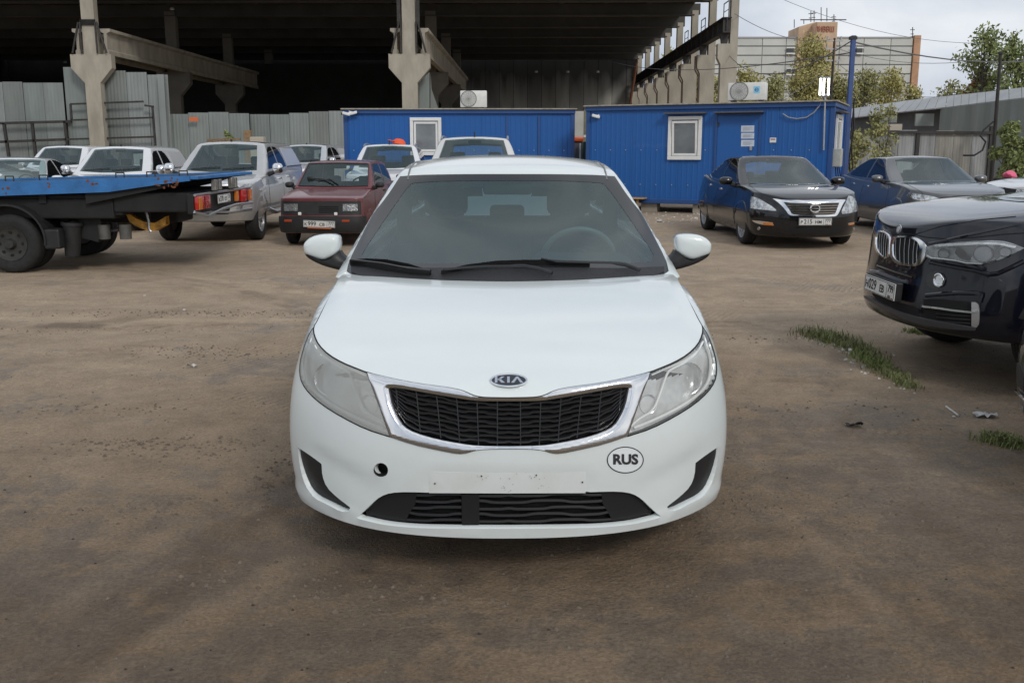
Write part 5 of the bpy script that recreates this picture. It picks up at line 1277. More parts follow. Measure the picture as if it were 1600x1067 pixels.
# RUS sticker, laid on the bumper
def decal(name, V, F, px_c, scale_px, mat, parent, off):
    """flat print pressed onto the bumper: V in px-ish units around px_c"""
    P = []
    for v in V:
        o, d = KP.ray((px_c[0] + v[0] * scale_px, px_c[1] - v[1] * scale_px)); p, n = KB.cast(o, d); P.append(p + n * off)
    return mesh_obj(name, P, F, mat, parent)
def ellf(rx, ry, rin=None, n=48):
    V = [(rx * math.cos(2 * PI * k / n), ry * math.sin(2 * PI * k / n)) for k in range(n)]
    if rin is None:
        V.append((0, 0)); return V, [(k, (k + 1) % n, n) for k in range(n)]
    V += [((rx - rin) * math.cos(2 * PI * k / n), (ry - rin) * math.sin(2 * PI * k / n)) for k in range(n)]; return V, [(k, (k + 1) % n, n + (k + 1) % n, n + k) for k in range(n)]
M_STK = pmat('sticker_white', (0.72, 0.76, 0.77), 0.35)
st_ = decal('country_sticker', *ellf(28.5, 20.5), (976.8, 718.2), 1, M_STK, KIA, .0012)
decal('sticker_ring', *ellf(28.7, 20.8, 1.5), (976.8, 718.2), 1, M_INK, st_, .0018)
V, F = text_mesh('RUS', 22.5, 0, .9); V = [(v.x, v.y * .95 + 0.3) for v in V]
bmx = bmesh.new(); vs = [bmx.verts.new((v[0], v[1], 0)) for v in V]; [bmx.faces.new([vs[i] for i in f]) for f in F if len(set(f)) == len(f)]
bmesh.ops.triangulate(bmx, faces=bmx.faces[:]); bmx.verts.index_update(); V2 = [tuple(v.co[:2]) for v in bmx.verts]; F2 = [[v.index for v in f.verts] for f in bmx.faces]; bmx.free()
decal('sticker_letters', V2, F2, (976.8, 718.2), 1, pmat('sticker_grey_ink', (0.03, 0.032, 0.035), 0.4), st_, .0024)
# tow hole, screw holes and scuffs where the plate was
tb = MB(); c_ = sum(tow3, Vector()) / len(tow3); tb.lathe([(.024, 0), (.022, .05), (.001, .05)], 20, Matrix.Translation(c_ + Vector((0, .004, 0))) @ Matrix.Rotation(R(-90), 4, 'X'), 'Z'); tb.build('tow_hook_socket', M_DARK, KIA, smooth=True)
M_RUST = pmat('rust_stain', (0.26, 0.21, 0.15), 0.8, var=.5, vscale=200)
for q, r_ in (((679.7, 755), 1.3), ((910, 753), 1.3), ((752.5, 743.5), 1.2), ((838, 742), 1.2)): decal('screw_hole', *ellf(r_, r_), q, 1, M_INK, KIA, .0016)
random.seed(5)
for (cx_, cy_, n_) in ((748, 745, 16), (834, 744, 12), (790, 765, 14), (790, 741, 8), (850, 760, 8)):
    for _ in range(n_):
        rr = random.uniform(.22, .6); dx, dy = random.gauss(0, 7), random.gauss(0, 4)
        if 738 < cy_ + dy < 769: decal('scuff', *ellf(rr * random.uniform(.6, 1.6), rr, n=8), (cx_ + dx, cy_ + dy), 1, M_RUST, KIA, .0012)

# ---------------- glasshouse
ws_l = [(793, 272), (740, 272), (690, 272.5), (650, 273.5), (619, 276)]
ws_side = [(619, 276), (592, 315), (568, 361), (546, 405), (543, 416)]
ws_bot = [(543, 416), (541.5, 424), (552, 431), (575, 436), (610, 438), (793, 438)]
def gpx(pts, off=0): return kpx(pts, KG, off)
def gp(*segs, smooth=1):
    L = [q for s in segs for q in s]; o = [L[0]]
    for q in L[1:]:
        if abs(q[0] - o[-1][0]) + abs(q[1] - o[-1][1]) > .3: o.append(q)
    return [(o[k]) for k in range(len(o))] and cen(gpx(resample(smooth_loop(o, smooth, 40, False), 7, False)))
ws3 = gp(ws_l, ws_side, ws_bot)
for p in ws3:
    if abs(p.x) < .035 and (p is ws3[0] or p is ws3[-1]): p.x = 0
wsl = closeloop(ws3)
frit3 = [KG.near(p)[0] for p in closeloop(gp([(793, 283), (700, 283.5), (650, 286), (640, 289)], [(611, 330), (578, 378), (566, 398)], [(568, 406), (575, 409.5), (600, 411), (793, 411)]))]
sidewin = [(1.62, .985), (1.80, 1.10), (2.02, 1.24), (2.22, 1.335), (2.6, 1.375), (2.95, 1.36), (3.25, 1.27), (3.5, 1.12), (3.58, 1.04), (3.0, 1.01), (2.2, .985)]
def swin(s, pts=sidewin): return [KG.cast((s * 3, y, z), (-s, 0, 0))[0] for y, z in resample(smooth_loop(pts, 2, 60), .06)]
def rear_l(): return [KG.cast((x, 9, z), (0, -1, 0))[0] for x, z in resample(smooth_loop([(-.60, 1.03), (-.46, 1.34), (0, 1.37), (.46, 1.34), (.60, 1.03), (0, 1.02)], 1, 60), .06)]
# roof and pillars: everything above the belt except the glass
def ring_low():
    o = []
    for k in range(72):
        a = 2 * PI * k / 72; d = Vector((math.sin(a), -math.cos(a), 0)); p, n = KG.cast((0, 2.4, .925), d)
        if p is not None: o.append(p)
    return o
patch('roof', KT, KG, ring_low(), [wsl, swin(1), swin(-1), rear_l()], sp=.022, off=0, thick=.025, mat=M_WHITE, parent=KIA, gap=-.0, in3d=True,
      disp=lambda p, q: -.006 * math.exp(-((abs(p.x) - (.535 - .02 * max(0, p.y - 2.4))) / .012) ** 2) if (p.z > 1.37 and p.y > 1.95 and p.y < 3.1) else 0)
for s in (1, -1):   # roof ditch mouldings
    L = [KG.cast((s * (.535), y, 3), (0, 0, -1)) for y in np.linspace(2.06, 3.0, 14)]; MB().tube([p - n * .001 for p, n in L], .005, 6).build('roof_moulding', pmat('grey_moulding', (.16, .17, .17), .5), KIA, smooth=True)
M_WS = glass_mat('windshield_glass', (0.48, 0.66, 0.66), 1, rough=0.015, haze=0.10)  # haze paints a soft sky reflection into the windshield
wsh = patch('windshield', KT, KG, wsl, sp=.02, off=-.001, thick=.005, mat=M_WS, parent=KIA, gap=.003, in3d=True)
M_FRIT = pmat('windshield_frit', (0.020, 0.022, 0.024), 0.10, coat=0)
patch('windshield_band', KT, KG, wsl, [frit3], sp=.014, off=.0005, thick=.001, mat=M_FRIT, parent=wsh, gap=.003, in3d=True)
M_WING = glass_mat('side_glass', (0.45, 0.5, 0.5), 1, rough=.02, haze=.04)
for s in (1, -1): patch('side_window', KT, KG, swin(s), sp=.03, off=-.002, thick=.004, mat=M_WING, parent=KIA, gap=.003, in3d=True)
for s in (1, -1): MB().bbox(s * .60 - .04, s * .60 + .04, 2.40, 2.50, .96, 1.36, .01, None).build('door_pillar', M_BLACK, KIA)
patch('rear_window', KT, KG, rear_l(), sp=.03, off=-.002, thick=.004, mat=M_WING, parent=KIA, gap=.003, in3d=True)
# cabin
cb = MB(); cb.box(-.74, .74, 1.15, 3.9, .30, .36); cb.build('cabin_floor', M_SEAT, KIA)
cb = MB(); cb.bbox(-.70, .70, 1.30, 1.75, .70, .935, .05); cb.bbox(.12, .62, 1.50, 1.80, .86, .985, .05); cb.box(-.70, .70, .98, 1.35, .88, .915)
M_DASH = pmat('dashboard_plastic', (0.045, 0.048, 0.05), .7, bump=.2, bscale=200)
cb.build('dashboard', M_DASH, KIA, smooth=True)
sw = MB(); cs = Vector((.37, 1.86, .935)); ax = Vector((0, -.42, -.9)).normalized()
q_ = Matrix.Translation(cs) @ Matrix.Rotation(R(-62), 4, 'X')
sw.tube([q_ @ Vector((.185 * math.cos(t), .185 * math.sin(t), 0)) for t in [2 * PI * k / 40 for k in range(40)]], .016, 10, closed=True)
sw.build('steering_wheel', pmat('wheel_leather', (.20, .21, .21), .45), KIA, smooth=True)
sw = MB(); sw.lathe([(.001, .02), (.06, .015), (.075, -.02)], 20, q_, 'Z'); sw.bbox(-.17, .17, -.02, .02, -.02, 0, .008, q_); sw.build('steering_hub', M_DASH, KIA, smooth=True)
def seat(x, y, zt, w_=.25):
    s_ = MB(); s_.bbox(x - w_, x + w_, y - .05, y + .45, .42, .56, .05)
    Mt = Matrix.Translation((x, y + .45, .52)) @ Matrix.Rotation(R(-16), 4, 'X'); s_.bbox(-w_ * .95, w_ * .95, -.06, .06, 0, zt - .62, .05, Mt)
    s_.bbox(-.13, .13, -.045, .045, zt - .60, zt - .44, .035, Mt)
    s_.tube([Mt @ Vector((-.06, 0, zt - .66)), Mt @ Vector((-.06, 0, zt - .55))], .006, 6); s_.tube([Mt @ Vector((.06, 0, zt - .66)), Mt @ Vector((.06, 0, zt - .55))], .006, 6)
    s_.build('seat', M_SEAT, KIA, smooth=True, sharp=60)
seat(.37, 2.02, 1.22); seat(-.37, 2.02, 1.22)
rs = MB(); Mt = Matrix.Translation((0, 3.25, .50)) @ Matrix.Rotation(R(-20), 4, 'X'); rs.bbox(-.62, .62, -.07, .07, 0, .58, .05, Mt)
for x in (-.42, .0, .42): rs.bbox(x - .12, x + .12, -.04, .04, .56, .66, .03, Mt)
rs.bbox(-.60, .60, 2.85, 3.3, .40, .54, .05); rs.build('rear_seat', M_SEAT, KIA, smooth=True, sharp=60)
mr = MB(); mr.bbox(-.13, .13, 1.96, 2.00, 1.265, 1.33, .018); mr.tube([(0, 1.95, 1.35), (0, 1.98, 1.30)], .008, 6); mr.build('rear_view_mirror', M_BLACK, KIA, smooth=True)
for s in (-1, 1):
    v_ = MB(); v_.bbox(s * .29 - .17, s * .29 + .17, 2.14, 2.26, 1.335, 1.35, .006); v_.build('sun_visor', pmat('visor_cloth', (.35, .36, .35), .9), KIA)
# cowl panel, wipers
cw = [gpx([(x, 430)])[0] for x in (600, 793)]
cow3 = closeloop(cen(gpx(resample([(793, 420), (700, 420), (620, 421), (560, 419), (549, 418)], 10, False)) + gpx(resample([(549, 426), (575, 436), (620, 440), (793, 440)], 10, False))))
patch('cowl_panel', KT, KG, cow3, sp=.02, off=.006, thick=.02, mat=pmat('cowl_plastic', (.02, .02, .022), .6, bump=.5, bscale=150), parent=KIA, in3d=True)
def wiper(arm, blade, bl2=None):
    A_ = gpx(resample(arm, 12, False), .026); m = MB()
    m.tube(A_, [.009 if i < len(A_) * .3 else .006 for i in range(len(A_))], 6); o = m.build('wiper', M_BLACKG, KIA, smooth=True)
    B_ = gpx(resample(blade, 10, False), .014); m = MB(); V = []; F = []
    for p in B_: V += [p + Vector((0, -.010, .012)), p + Vector((0, .004, -.014)), p + Vector((0, .012, .002))]
    for i in range(len(B_) - 1):
        for e_ in range(3): F.append((i * 3 + e_, i * 3 + (e_ + 1) % 3, i * 3 + 3 + (e_ + 1) % 3, i * 3 + 3 + e_))
    m.add(V, F); m.build('wiper_blade', pmat('wiper_rubber', (.01, .01, .01), .7), o)
wiper([(862, 435), (840, 427.5), (818, 424), (760, 424.5), (720, 427), (693, 430)], [(690, 431), (730, 421.5), (775, 415.5), (820, 414), (860, 414), (921, 416.5)])
wiper([(998, 430), (975, 421.5), (955, 418.5), (900, 417.5), (865, 416.5), (845, 413)], [(548, 413.5), (575, 411.5), (605, 413), (640, 420), (674, 431)])
wiper([(674, 432), (640, 428), (600, 420), (552, 414)], [(575, 419), (600, 424), (640, 430), (672, 432.5)])
for x in (685, 896): 
    p = kpx([(x, 434)])[0]; MB().bbox(p.x - .012, p.x + .012, p.y - .01, p.y + .01, p.z, p.z + .012, .004).build('washer_nozzle', M_BLACK, KIA)
# door mirrors
def door_mirror(s):
    c = Vector((s * .90, 1.50, 1.045)); V = []; F = []; nu, nv = 20, 12
    px_out = [(473, 384), (476, 378), (484, 371), (497, 367), (513, 366), (526, 367.5), (530.5, 372), (531.5, 382), (530, 392), (524, 399), (514, 404), (505, 407), (494, 404.5), (482, 400), (475, 396)]
    W_ = []
    for q in resample(smooth_loop(px_out, 2, 60), 3):
        d = (KP.I.to_3x3() @ pray(*q)); t = (1.46 - KP.o.y) / d.y; W_.append(KP.o + d * t)
    cc = sum(W_, Vector()) / len(W_); n = len(W_); V = [Vector((0, 0, 0))]; 
    rings = [(.0, -.030), (.4, -.0295), (.7, -.026), (.86, -.020), (.94, -.012), (.985, .002), (1.0, .03), (.97, .075), (.93, .085)]
    V = []
    for k, h in rings:
        for p in W_: V.append(Vector((cc.x + (p.x - cc.x) * k, 1.46 + h + .10 * abs(abs(p.x * k + cc.x * (1 - k)) - .86) * 0 + .02 * 0, cc.z + (p.z - cc.z) * k)))
    if s > 0: V = [Vector((-v.x, v.y, v.z)) for v in V]
    for i in range(len(rings) - 1):
        for k in range(n): F.append((i * n + k, i * n + (k + 1) % n, (i + 1) * n + (k + 1) % n, (i + 1) * n + k))
    root = MB().add(V, F).build('door_mirror', M_WHITE, KIA, smooth=True, sharp=60)
    L = len(rings) - 1
    g = MB(); g.add([v + Vector((0, .0, 0)) for v in V[L * n:]], [tuple(range(n))]); g.build('mirror_glass', pmat('mirror_silver', (.8, .8, .8), .03, metal=1), root)
    # black lower shell and arm
    lo = [(475, 395), (482, 399.5), (494, 404.5), (505, 407.5), (514, 404.5), (524, 399), (531, 392), (533, 397), (540, 404), (545, 409), (542, 424), (528, 422.5), (505, 416), (490, 409.5), (478, 402)]
    P_ = []
    for q in resample(smooth_loop(lo, 1, 50), 4):
        d = (KP.I.to_3x3() @ pray(*q)); t = (1.455 - KP.o.y) / d.y; P_.append(KP.o + d * t)
    c2 = sum(P_, Vector()) / len(P_); n2 = len(P_); rings2 = [(.5, -.035), (.85, -.026), (1.0, 0), (1.0, .05), (.8, .07), (.4, .07)]; V = []; F = []
    for k, h in rings2:
        for p in P_: V.append(Vector(((c2.x + (p.x - c2.x) * k) * (-1 if s > 0 else 1), 1.455 + h + .012, c2.z + (p.z - c2.z) * k)))
    for i in range(len(rings2) - 1):
        for k in range(n2): F.append((i * n2 + k, i * n2 + (k + 1) % n2, (i + 1) * n2 + (k + 1) % n2, (i + 1) * n2 + k))
    F.append(tuple(range(n2))); F.append(tuple((len(rings2) - 1) * n2 + k for k in range(n2)))
    MB().add(V, F).build('mirror_base', M_BLACK, root, smooth=True, sharp=60)
door_mirror(-1); door_mirror(1)
for s in (1, -1):
    wheel_parts(KIA, s * .735, .84, .305, .185, s, 6); wheel_parts(KIA, s * .755, 3.41, .305, .185, s, 6)
for s in (1, -1):
    m = MB(); m.add([(s * .70, 1.28, .84), (s * .772, 1.29, .84), (s * .770, 1.47, .84), (s * .70, 1.47, .84), (s * .70, 1.30, .925), (s * .756, 1.31, .920), (s * .754, 1.47, .94), (s * .70, 1.47, .945)], [(0, 1, 2, 3), (7, 6, 5, 4), (0, 4, 5, 1), (1, 5, 6, 2), (2, 6, 7, 3), (3, 7, 4, 0)]); m.build('mirror_corner_panel', M_WHITE, KIA)
# ================================================================== parked cars
A12 = [-1, -.93, -.8, -.6, -.3, 0, .3, .6, .8, .93, 1]
class Car:
    def __init__(s, name, label, S, X, Y, yaw, sc, pm, group=None, cat='car'):
        s.loops = []; s.S = S; s.root = thing(name, label, cat, (X, Y, 0), R(yaw), group); s.root.scale = (sc, sc, sc)
        s.Mw = Matrix.Translation((X, Y, 0)) @ Matrix.Rotation(R(yaw), 4, 'Z') @ Matrix.Scale(sc, 4); s.pm = pm; s.shell(); s.PP = PixProj(s.Mw)
    def shell(s):
        S = s.S; L = S['L']; plan = S['plan']; Wy = S['Wy']; Wz = S['Wz']; zc = S['zc']; pv = S['pv']; zb = S['zb']; hd = S.get('drop', .02)
        def fn(a, b, c):
            aa = abs(a); yn = interp(plan, aa); zt0 = interp(zc, yn + .03); zf = zb + c * (zt0 - zb); y0 = yn + interp(pv, min(zf, pv[-1][0])) * (1 - .25 * aa)
            yt = L - S.get('tail', .3) * aa ** 3 - interp(S.get('rv', [(0, 0), (2, 0)]), zf); y = y0 + (yt - y0) * b
            zt = interp(zc, y) - hd * max(0, (aa - .75) / .25) ** 2 - .01 * aa * aa; z = zb + c * (zt - zb)
            return (a * interp(Wy, y) * interp(Wz, z), y, z)
        B = S.get('B', [0, .02, .05, .10, .17, .25, .34, .45, .58, .70, .80, .88, .95, .985, 1]); C = [0, .07, .22, .4, .58, .75, .88, .96, 1]
        body = boxshell(fn, A12, B, C, 2); g0 = S['gz0']
        def gn(a, b, c):
            aa = abs(a); yf = interp(S['yf'], c) + aa ** 2.2 * (S.get('bow', .2) * (1 - .5 * c)); yr = interp(S['yr'], c) - aa ** 2 * .06; y = yf + (yr - yf) * b
            zt = interp(S['zr'], y) - S.get('rdrop', .04) * aa ** 3; z = g0 + c * (zt - g0); return (a * interp(S['gw'], z) * (1 - S.get('gt', .04) * max(0, y - L * .6)), y, z)
        gh = boxshell(gn, A12, [0, .03, .1, .22, .36, .5, .64, .78, .9, .97, 1], [0, .15, .4, .65, .84, .95, 1], 2)
        s.B, s.G = Master(body), Master(gh); s.A = Master(body, gh)
        ct = MB()
        for y in S['wy']: ct.lathe([(.001, -1.3), (S['wr'] + .045, -1.3), (S['wr'] + .045, 1.3), (.001, 1.3)], 32, Matrix.Translation((0, y, S['wr'] + .015)))
        cm = bpy.data.meshes.new('c'); cm.from_pydata([tuple(v) for v in ct.V], [], ct.F); cm.materials.append(None); cm.materials.append(M_DARK)
        for p in cm.polygons: p.material_index = 1
        body.materials.append(s.pm); body.materials.append(M_DARK); bb = boolean_cut(body, cm); bb.shade_smooth(); bb.set_sharp_from_angle(angle=R(32))
        s.body = link_mesh('body', bb, None, s.root); gh.shade_smooth(); s.cabin = link_mesh('cabin_roof', gh, s.pm, s.root)
    def hole(s, mt, P, proj):
        if mt is M_GL:
            L = [s.G.cast(*proj.ray(q))[0] for q in resample(P, .06 if isinstance(proj, OrthoProj) else 4)]; L = [p for p in L if p is not None]
            if len(L) > 4: s.loops.append(L)
    def cut_cabin(s, rear=None, seat_z=None):
        """real window openings in the roof shell, a dark cabin with seats behind the glass"""
        S = s.S; g0 = S['gz0']; yc = (S['yf'][-1][1] + S['yr'][-1][1]) / 2; W = S['W']; zt = max(z for _, z in S['zr'])
        if rear: s.loops.append([s.G.cast((x, 25, z), (0, -1, 0))[0] for x, z in resample(smooth_loop(rear, 1, 60), .06)])
        pj = StereoProj((0, yc, g0 + .12), (0, 0, 1)); ring = [s.G.cast((0, yc, g0 + .02), (math.sin(a), -math.cos(a), 0))[0] for a in [2 * PI * k / 64 for k in range(64)]]
        bpy.data.objects.remove(s.cabin); s.cabin = patch('cabin_roof', pj, s.G, [p for p in ring if p], s.loops, sp=.035, off=0, thick=.03, mat=s.pm, parent=s.root, in3d=True)
        ya, yb = S['yf'][0][1] + .40, S['yr'][0][1] - .50; bm = bmesh.new(); bm.from_mesh(s.body.data)
        bmesh.ops.delete(bm, geom=[f for f in bm.faces if f.normal.z > .6 and f.calc_center_median().z > g0 - .1 and ya < f.calc_center_median().y < yb and abs(f.calc_center_median().x) < W * .74], context='FACES'); bm.to_mesh(s.body.data); bm.free()
        m = MB(); m.box(-W * .8, W * .8, ya, yb, g0 - .62, g0 - .56); m.build('cabin_floor', M_SEAT, s.root)
        m = MB(); m.bbox(-W * .78, W * .78, ya - .12, ya + .30, g0 - .25, g0 + .035, .04); m.build('dashboard', M_DASH, s.root, smooth=True)
        sz = zt - .30
        for x, y, w_ in ((-.37, ya + .95, .23), (.37, ya + .95, .23), (0, min(ya + 1.9, yb - .25), .60)):
            w_ *= W / .91; x *= W / .91; m = MB(); Mt = Matrix.Translation((x, y, g0 - .5)) @ Matrix.Rotation(R(-14), 4, 'X'); m.bbox(-w_, w_, -.06, .06, 0, sz - g0 + .34, .05, Mt)
            for xx in ((0,) if w_ < .4 else (-.36, .36)): m.bbox(xx - .12, xx + .12, -.045, .045, sz - g0 + .36, sz - g0 + .52, .03, Mt)
            m.bbox(-w_, w_, -.5, .02, -.02, .12, .04, Mt); m.build('seat', M_SEAT, s.root, smooth=True, sharp=60)
        m = MB(); c = Vector((.36, ya + .42, g0 + .02)); q_ = Matrix.Translation(c) @ Matrix.Rotation(R(-62), 4, 'X'); m.tube([q_ @ Vector((.18 * math.cos(t), .18 * math.sin(t), 0)) for t in [2 * PI * k / 24 for k in range(24)]], .014, 6, closed=True); m.build('steering_wheel', M_BLACK, s.root, smooth=True)
        p = s.G.cast((0, S['yf'][-1][1] + .10, 3), (0, 0, -1))[0]; m = MB(); m.bbox(-.12, .12, p.y - .02, p.y + .02, p.z - .13, p.z - .065, .015); m.build('rear_view_mirror', M_BLACK, s.root, smooth=True)
    # outlines in the car's own front (x,z) / side (y,z) views, or traced along the line of sight
    def front(s, name, poly, mt, off=.003, th=.012, sp=.04, M_=None, both=False, parent=None, holes=(), sm=1):
        s.hole(mt, smooth_loop(poly, sm, 60), OrthoProj('Y-'))
        for sg in ((1, -1) if both else (1,)):
            P = [(x * sg, z) for x, z in poly]; o = patch(name, OrthoProj('Y-'), M_ or s.B, smooth_loop(P, sm, 60), holes, sp=sp, off=off, thick=th, mat=mt, parent=parent or s.root)
        return o
    def side(s, name, poly, mt, off=.003, th=.01, sp=.06, M_=None, sides=(1, -1), sm=1, gap=0):
        for sg in sides:
            s.hole(mt, smooth_loop(poly, sm, 60), OrthoProj('X+' if sg > 0 else 'X-'))
            o = patch(name, OrthoProj('X+' if sg > 0 else 'X-'), M_ or s.G, smooth_loop(poly, sm, 60), sp=sp, off=off, thick=th, mat=mt, parent=s.root, gap=gap)
        return o
    def pix(s, name, poly, mt, off=.003, th=.012, sp=1.6, M_=None, parent=None, holes=(), sm=1, label=None, disp=None):
        s.hole(mt, smooth_loop(poly, sm, 60), s.PP)
        return patch(name, s.PP, M_ or s.B, smooth_loop(poly, sm, 60), holes, sp=sp, off=off, thick=th, mat=mt, parent=parent or s.root, label=label, disp=disp)
    def line(s, name, pts, r, mt, off=0, M_=None, parent=None, sp=2, n=5):
        L = trace(s.PP, M_ or s.A, pts, off, sp); return MB().tube(L, r, n).build(name, mt, parent or s.root, smooth=True) if len(L) > 1 else None
    def sline(s, pts, sides=(1, -1), r=.004, sp=.12):
        for sg in sides:
            L = trace(OrthoProj('X+' if sg > 0 else 'X-'), s.B, pts, 0, sp)
            if len(L) > 1: MB().tube(L, r, 4).build('door_seam', M_DARK, s.root)
    def handle(s, y, z, mt, sides=(1, -1)):
        for sg in sides:
            p, n = s.B.cast((sg * 3, y, z), (-sg, 0, 0))
            if p: MB().bbox(p.x - .018, p.x + .018, y - .09, y + .09, z - .014, z + .014, .006).build('door_handle', mt, s.root, smooth=True)
    def mirror(s, x, y, z, mt, w=.19, h=.13, base=None):
        for sg in (1, -1):
            m = MB(); n = 14; rings = [(.3, -.06), (.75, -.045), (1, 0), (1, .05), (.9, .07), (.02, .072)]
            V = []; F = []
            for k, dy in rings:
                for q in range(n): a = 2 * PI * q / n; c, d = math.cos(a), math.sin(a); V.append((sg * x + k * w / 2 * math.copysign(abs(c) ** .7, c), y + dy, z + k * h / 2 * math.copysign(abs(d) ** .7, d)))
            for i in range(len(rings) - 1):
                for q in range(n): F.append((i * n + q, i * n + (q + 1) % n, (i + 1) * n + (q + 1) % n, (i + 1) * n + q))
            F.append(tuple(range(n))); o = m.add(V, F).build('door_mirror', mt, s.root, smooth=True, sharp=60)
            m = MB(); m.tube([(sg * (x - w * .35), y + .02, z - h * .35), (sg * (x - w * .5 - .10), y + .03, z - h * .5 - .02)], [.035, .045], 6); m.build('mirror_arm', M_BLACK, o)
    def wheels(s, spokes=5, mt=None, twist=0, thin=False, rimf=.68):
        S = s.S
        for y in S['wy']:
            for sg in (1, -1): wheel_parts(s.root, sg * (S['W'] - S.get('ww', .21) / 2 - .015), y, S['wr'], S.get('ww', .21), sg, spokes, S['wr'] * rimf, mt, twist, thin)
    def rails(s, x, y0, y1, mt):
        for sg in (1, -1):
            P = []
            for k in range(9):
                y = y0 + (y1 - y0) * k / 8; p, n = s.G.cast((sg * x, y, 4), (0, 0, -1)); P.append(p + Vector((0, 0, .012 + .045 * math.sin(PI * k / 8) ** .4)))
            MB().tube(P, .02, 6).build('roof_rail', mt, s.root, smooth=True)
    def seats(s): pass
def recolour(root, mp, label=None):
    def rec(o):
        if o.type == 'MESH':
            for sl in o.material_slots:
                if sl.material and sl.material.name in mp: m = mp[sl.material.name]; sl.link = 'OBJECT'; sl.material = m
        for c in o.children: rec(c)
    rec(root)
def place_copy(src, label, X, Y, yaw, sc, mp=None, group=None, drop=()):
    c = copy_tree(src); c.location = (X, Y, 0); c.rotation_euler = (0, 0, R(yaw)); c.scale = (sc, sc, sc); c['label'] = label
    if mp: recolour(c, mp)
    return c
Z = lambda sc, ox, oy, pts: [(ox + x / sc, oy + y / sc) for x, y in pts]
M_GL = glass_mat('parked_car_glass', (0.60, 0.70, 0.70), 1, rough=.015, haze=.07)
M_GLD = pmat('dark_tinted_glass', (0.010, 0.011, 0.013), 0.04, spec=.7)
P_BLK = paint('black_car_paint', (0.004, 0.005, 0.007), .3, spec=.1, dirt=.07, dirtcol=(.07, .06, .05))
P_GREY = paint('slate_grey_paint', (0.085, 0.092, 0.098), .30, metal=.25, dirt=.16)
P_SILV = paint('silver_paint', (0.50, 0.50, 0.49), .35, metal=.45, dirt=.22)
P_WHT = paint('plain_white_paint', (0.66, 0.67, 0.68), .35, dirt=.16, dirtcol=(.4, .36, .3))
P_RED = paint('faded_cherry_paint', (0.115, 0.017, 0.021), .42, coat=.6, dirt=.30, dirtcol=(.20, .13, .11))
P_NAVY = paint('navy_paint', (0.004, 0.005, 0.011), .3, spec=.1, dirt=.05, dirtcol=(.10, .085, .07))
P_NAVY2 = paint('blue_black_paint', (0.008, 0.010, 0.018), .35, spec=.15, dirt=.08, dirtcol=(.10, .085, .07))
M_HL = pmat('headlamp_body', (0.55, 0.57, 0.58), .18, metal=.75, var=.55, vscale=14, bump=.5, bscale=16)

SEDAN = dict(L=4.86, W=.915, zb=.19, wr=.335, wy=(1.0, 3.78), ww=.215, plan=[(0, 0), (.3, .02), (.5, .055), (.7, .13), (.85, .24), (.95, .36), (1, .48)],
    Wy=[(0, .82), (.3, .86), (.6, .895), (1.0, .918), (3.8, .918), (4.3, .88), (4.86, .78)], Wz=[(.15, .88), (.25, .95), (.4, 1), (.62, 1), (.75, .97), (.88, .93), (1.0, .89), (1.1, .85)],
    zc=[(0, .70), (.06, .77), (.2, .85), (.5, .92), (1.0, .985), (1.25, 1.0), (2.5, .99), (3.8, 1.03), (4.4, 1.09), (4.7, 1.08), (4.86, .98)], pv=[(.18, .06), (.27, .015), (.4, .0), (.55, .0), (.65, .015), (.75, .05)],
    gz0=.93, yf=[(0, 1.10), (.3, 1.42), (.7, 1.86), (1, 2.22)], yr=[(0, 4.35), (.5, 3.95), (1, 3.3)], zr=[(1.9, 1.40), (2.4, 1.465), (3.0, 1.46), (3.6, 1.37)], gw=[(.93, .83), (1.05, .79), (1.3, .675), (1.42, .60), (1.47, .54)], bow=.24)
alt = Car('black_sedan', 'glossy black sedan with chrome barred grille parked in front of the right blue cabin', SEDAN, 4.57, 13.75, 1.2, .955, P_BLK)
alt.pix('windshield', Z(7.114, 1140, 240, [(172, 100), (240, 84), (400, 74), (600, 72), (760, 78), (830, 88), (930, 170), (1030, 270), (1078, 332), (950, 342), (700, 348), (400, 344), (215, 334), (190, 260), (178, 160)]), M_GL, M_=alt.A, off=.004)
alt.side('side_window', [(1.75, 1.03), (2.05, 1.22), (2.35, 1.38), (2.75, 1.41), (2.78, 1.03)], M_GLD, sides=(1, -1)); alt.side('side_window', [(2.86, 1.03), (2.84, 1.41), (3.2, 1.39), (3.6, 1.24), (3.85, 1.08), (3.7, 1.04)], M_GLD)
alt.sline([(1.55, .95), (1.42, .75), (1.45, .3)]); alt.sline([(2.82, .98), (2.85, .3)]); alt.sline([(3.75, .98), (3.45, .72), (3.3, .6)]); alt.handle(2.62, .86, M_CHROME); alt.handle(3.5, .90, M_CHROME)
for sg in (1, -1):
    L_ = trace(OrthoProj('X+' if sg > 0 else 'X-'), alt.A, [(1.7, 1.0), (2.8, 1.0), (3.7, 1.02), (3.95, 1.08)], .004, .12); MB().tube(L_, .007, 5).build('window_trim', M_CHROME, alt.root, smooth=True)
alt.pix('headlight', Z(7.114, 1140, 240, [(240, 475), (330, 500), (400, 545), (480, 590), (522, 632), (505, 640), (400, 628), (300, 618), (232, 606), (235, 540)]), M_HL, off=.006)
alt.pix('headlight', Z(7.114, 1140, 240, [(1320, 470), (1370, 482), (1402, 520), (1420, 600), (1418, 640), (1330, 665), (1250, 672), (1240, 652), (1262, 600), (1290, 540)]), M_HL, off=.006)
gro = Z(7.114, 1140, 240, [(480, 500), (620, 520), (900, 524), (1275, 510), (1284, 520), (1250, 570), (1220, 640), (1192, 690), (1150, 702), (930, 704), (720, 698), (660, 685), (620, 625), (560, 560)])
gri = Z(7.114, 1140, 240, [(600, 540), (700, 552), (900, 556), (1215, 548), (1200, 590), (1180, 650), (1160, 680), (930, 686), (720, 680), (690, 670), (660, 620)])
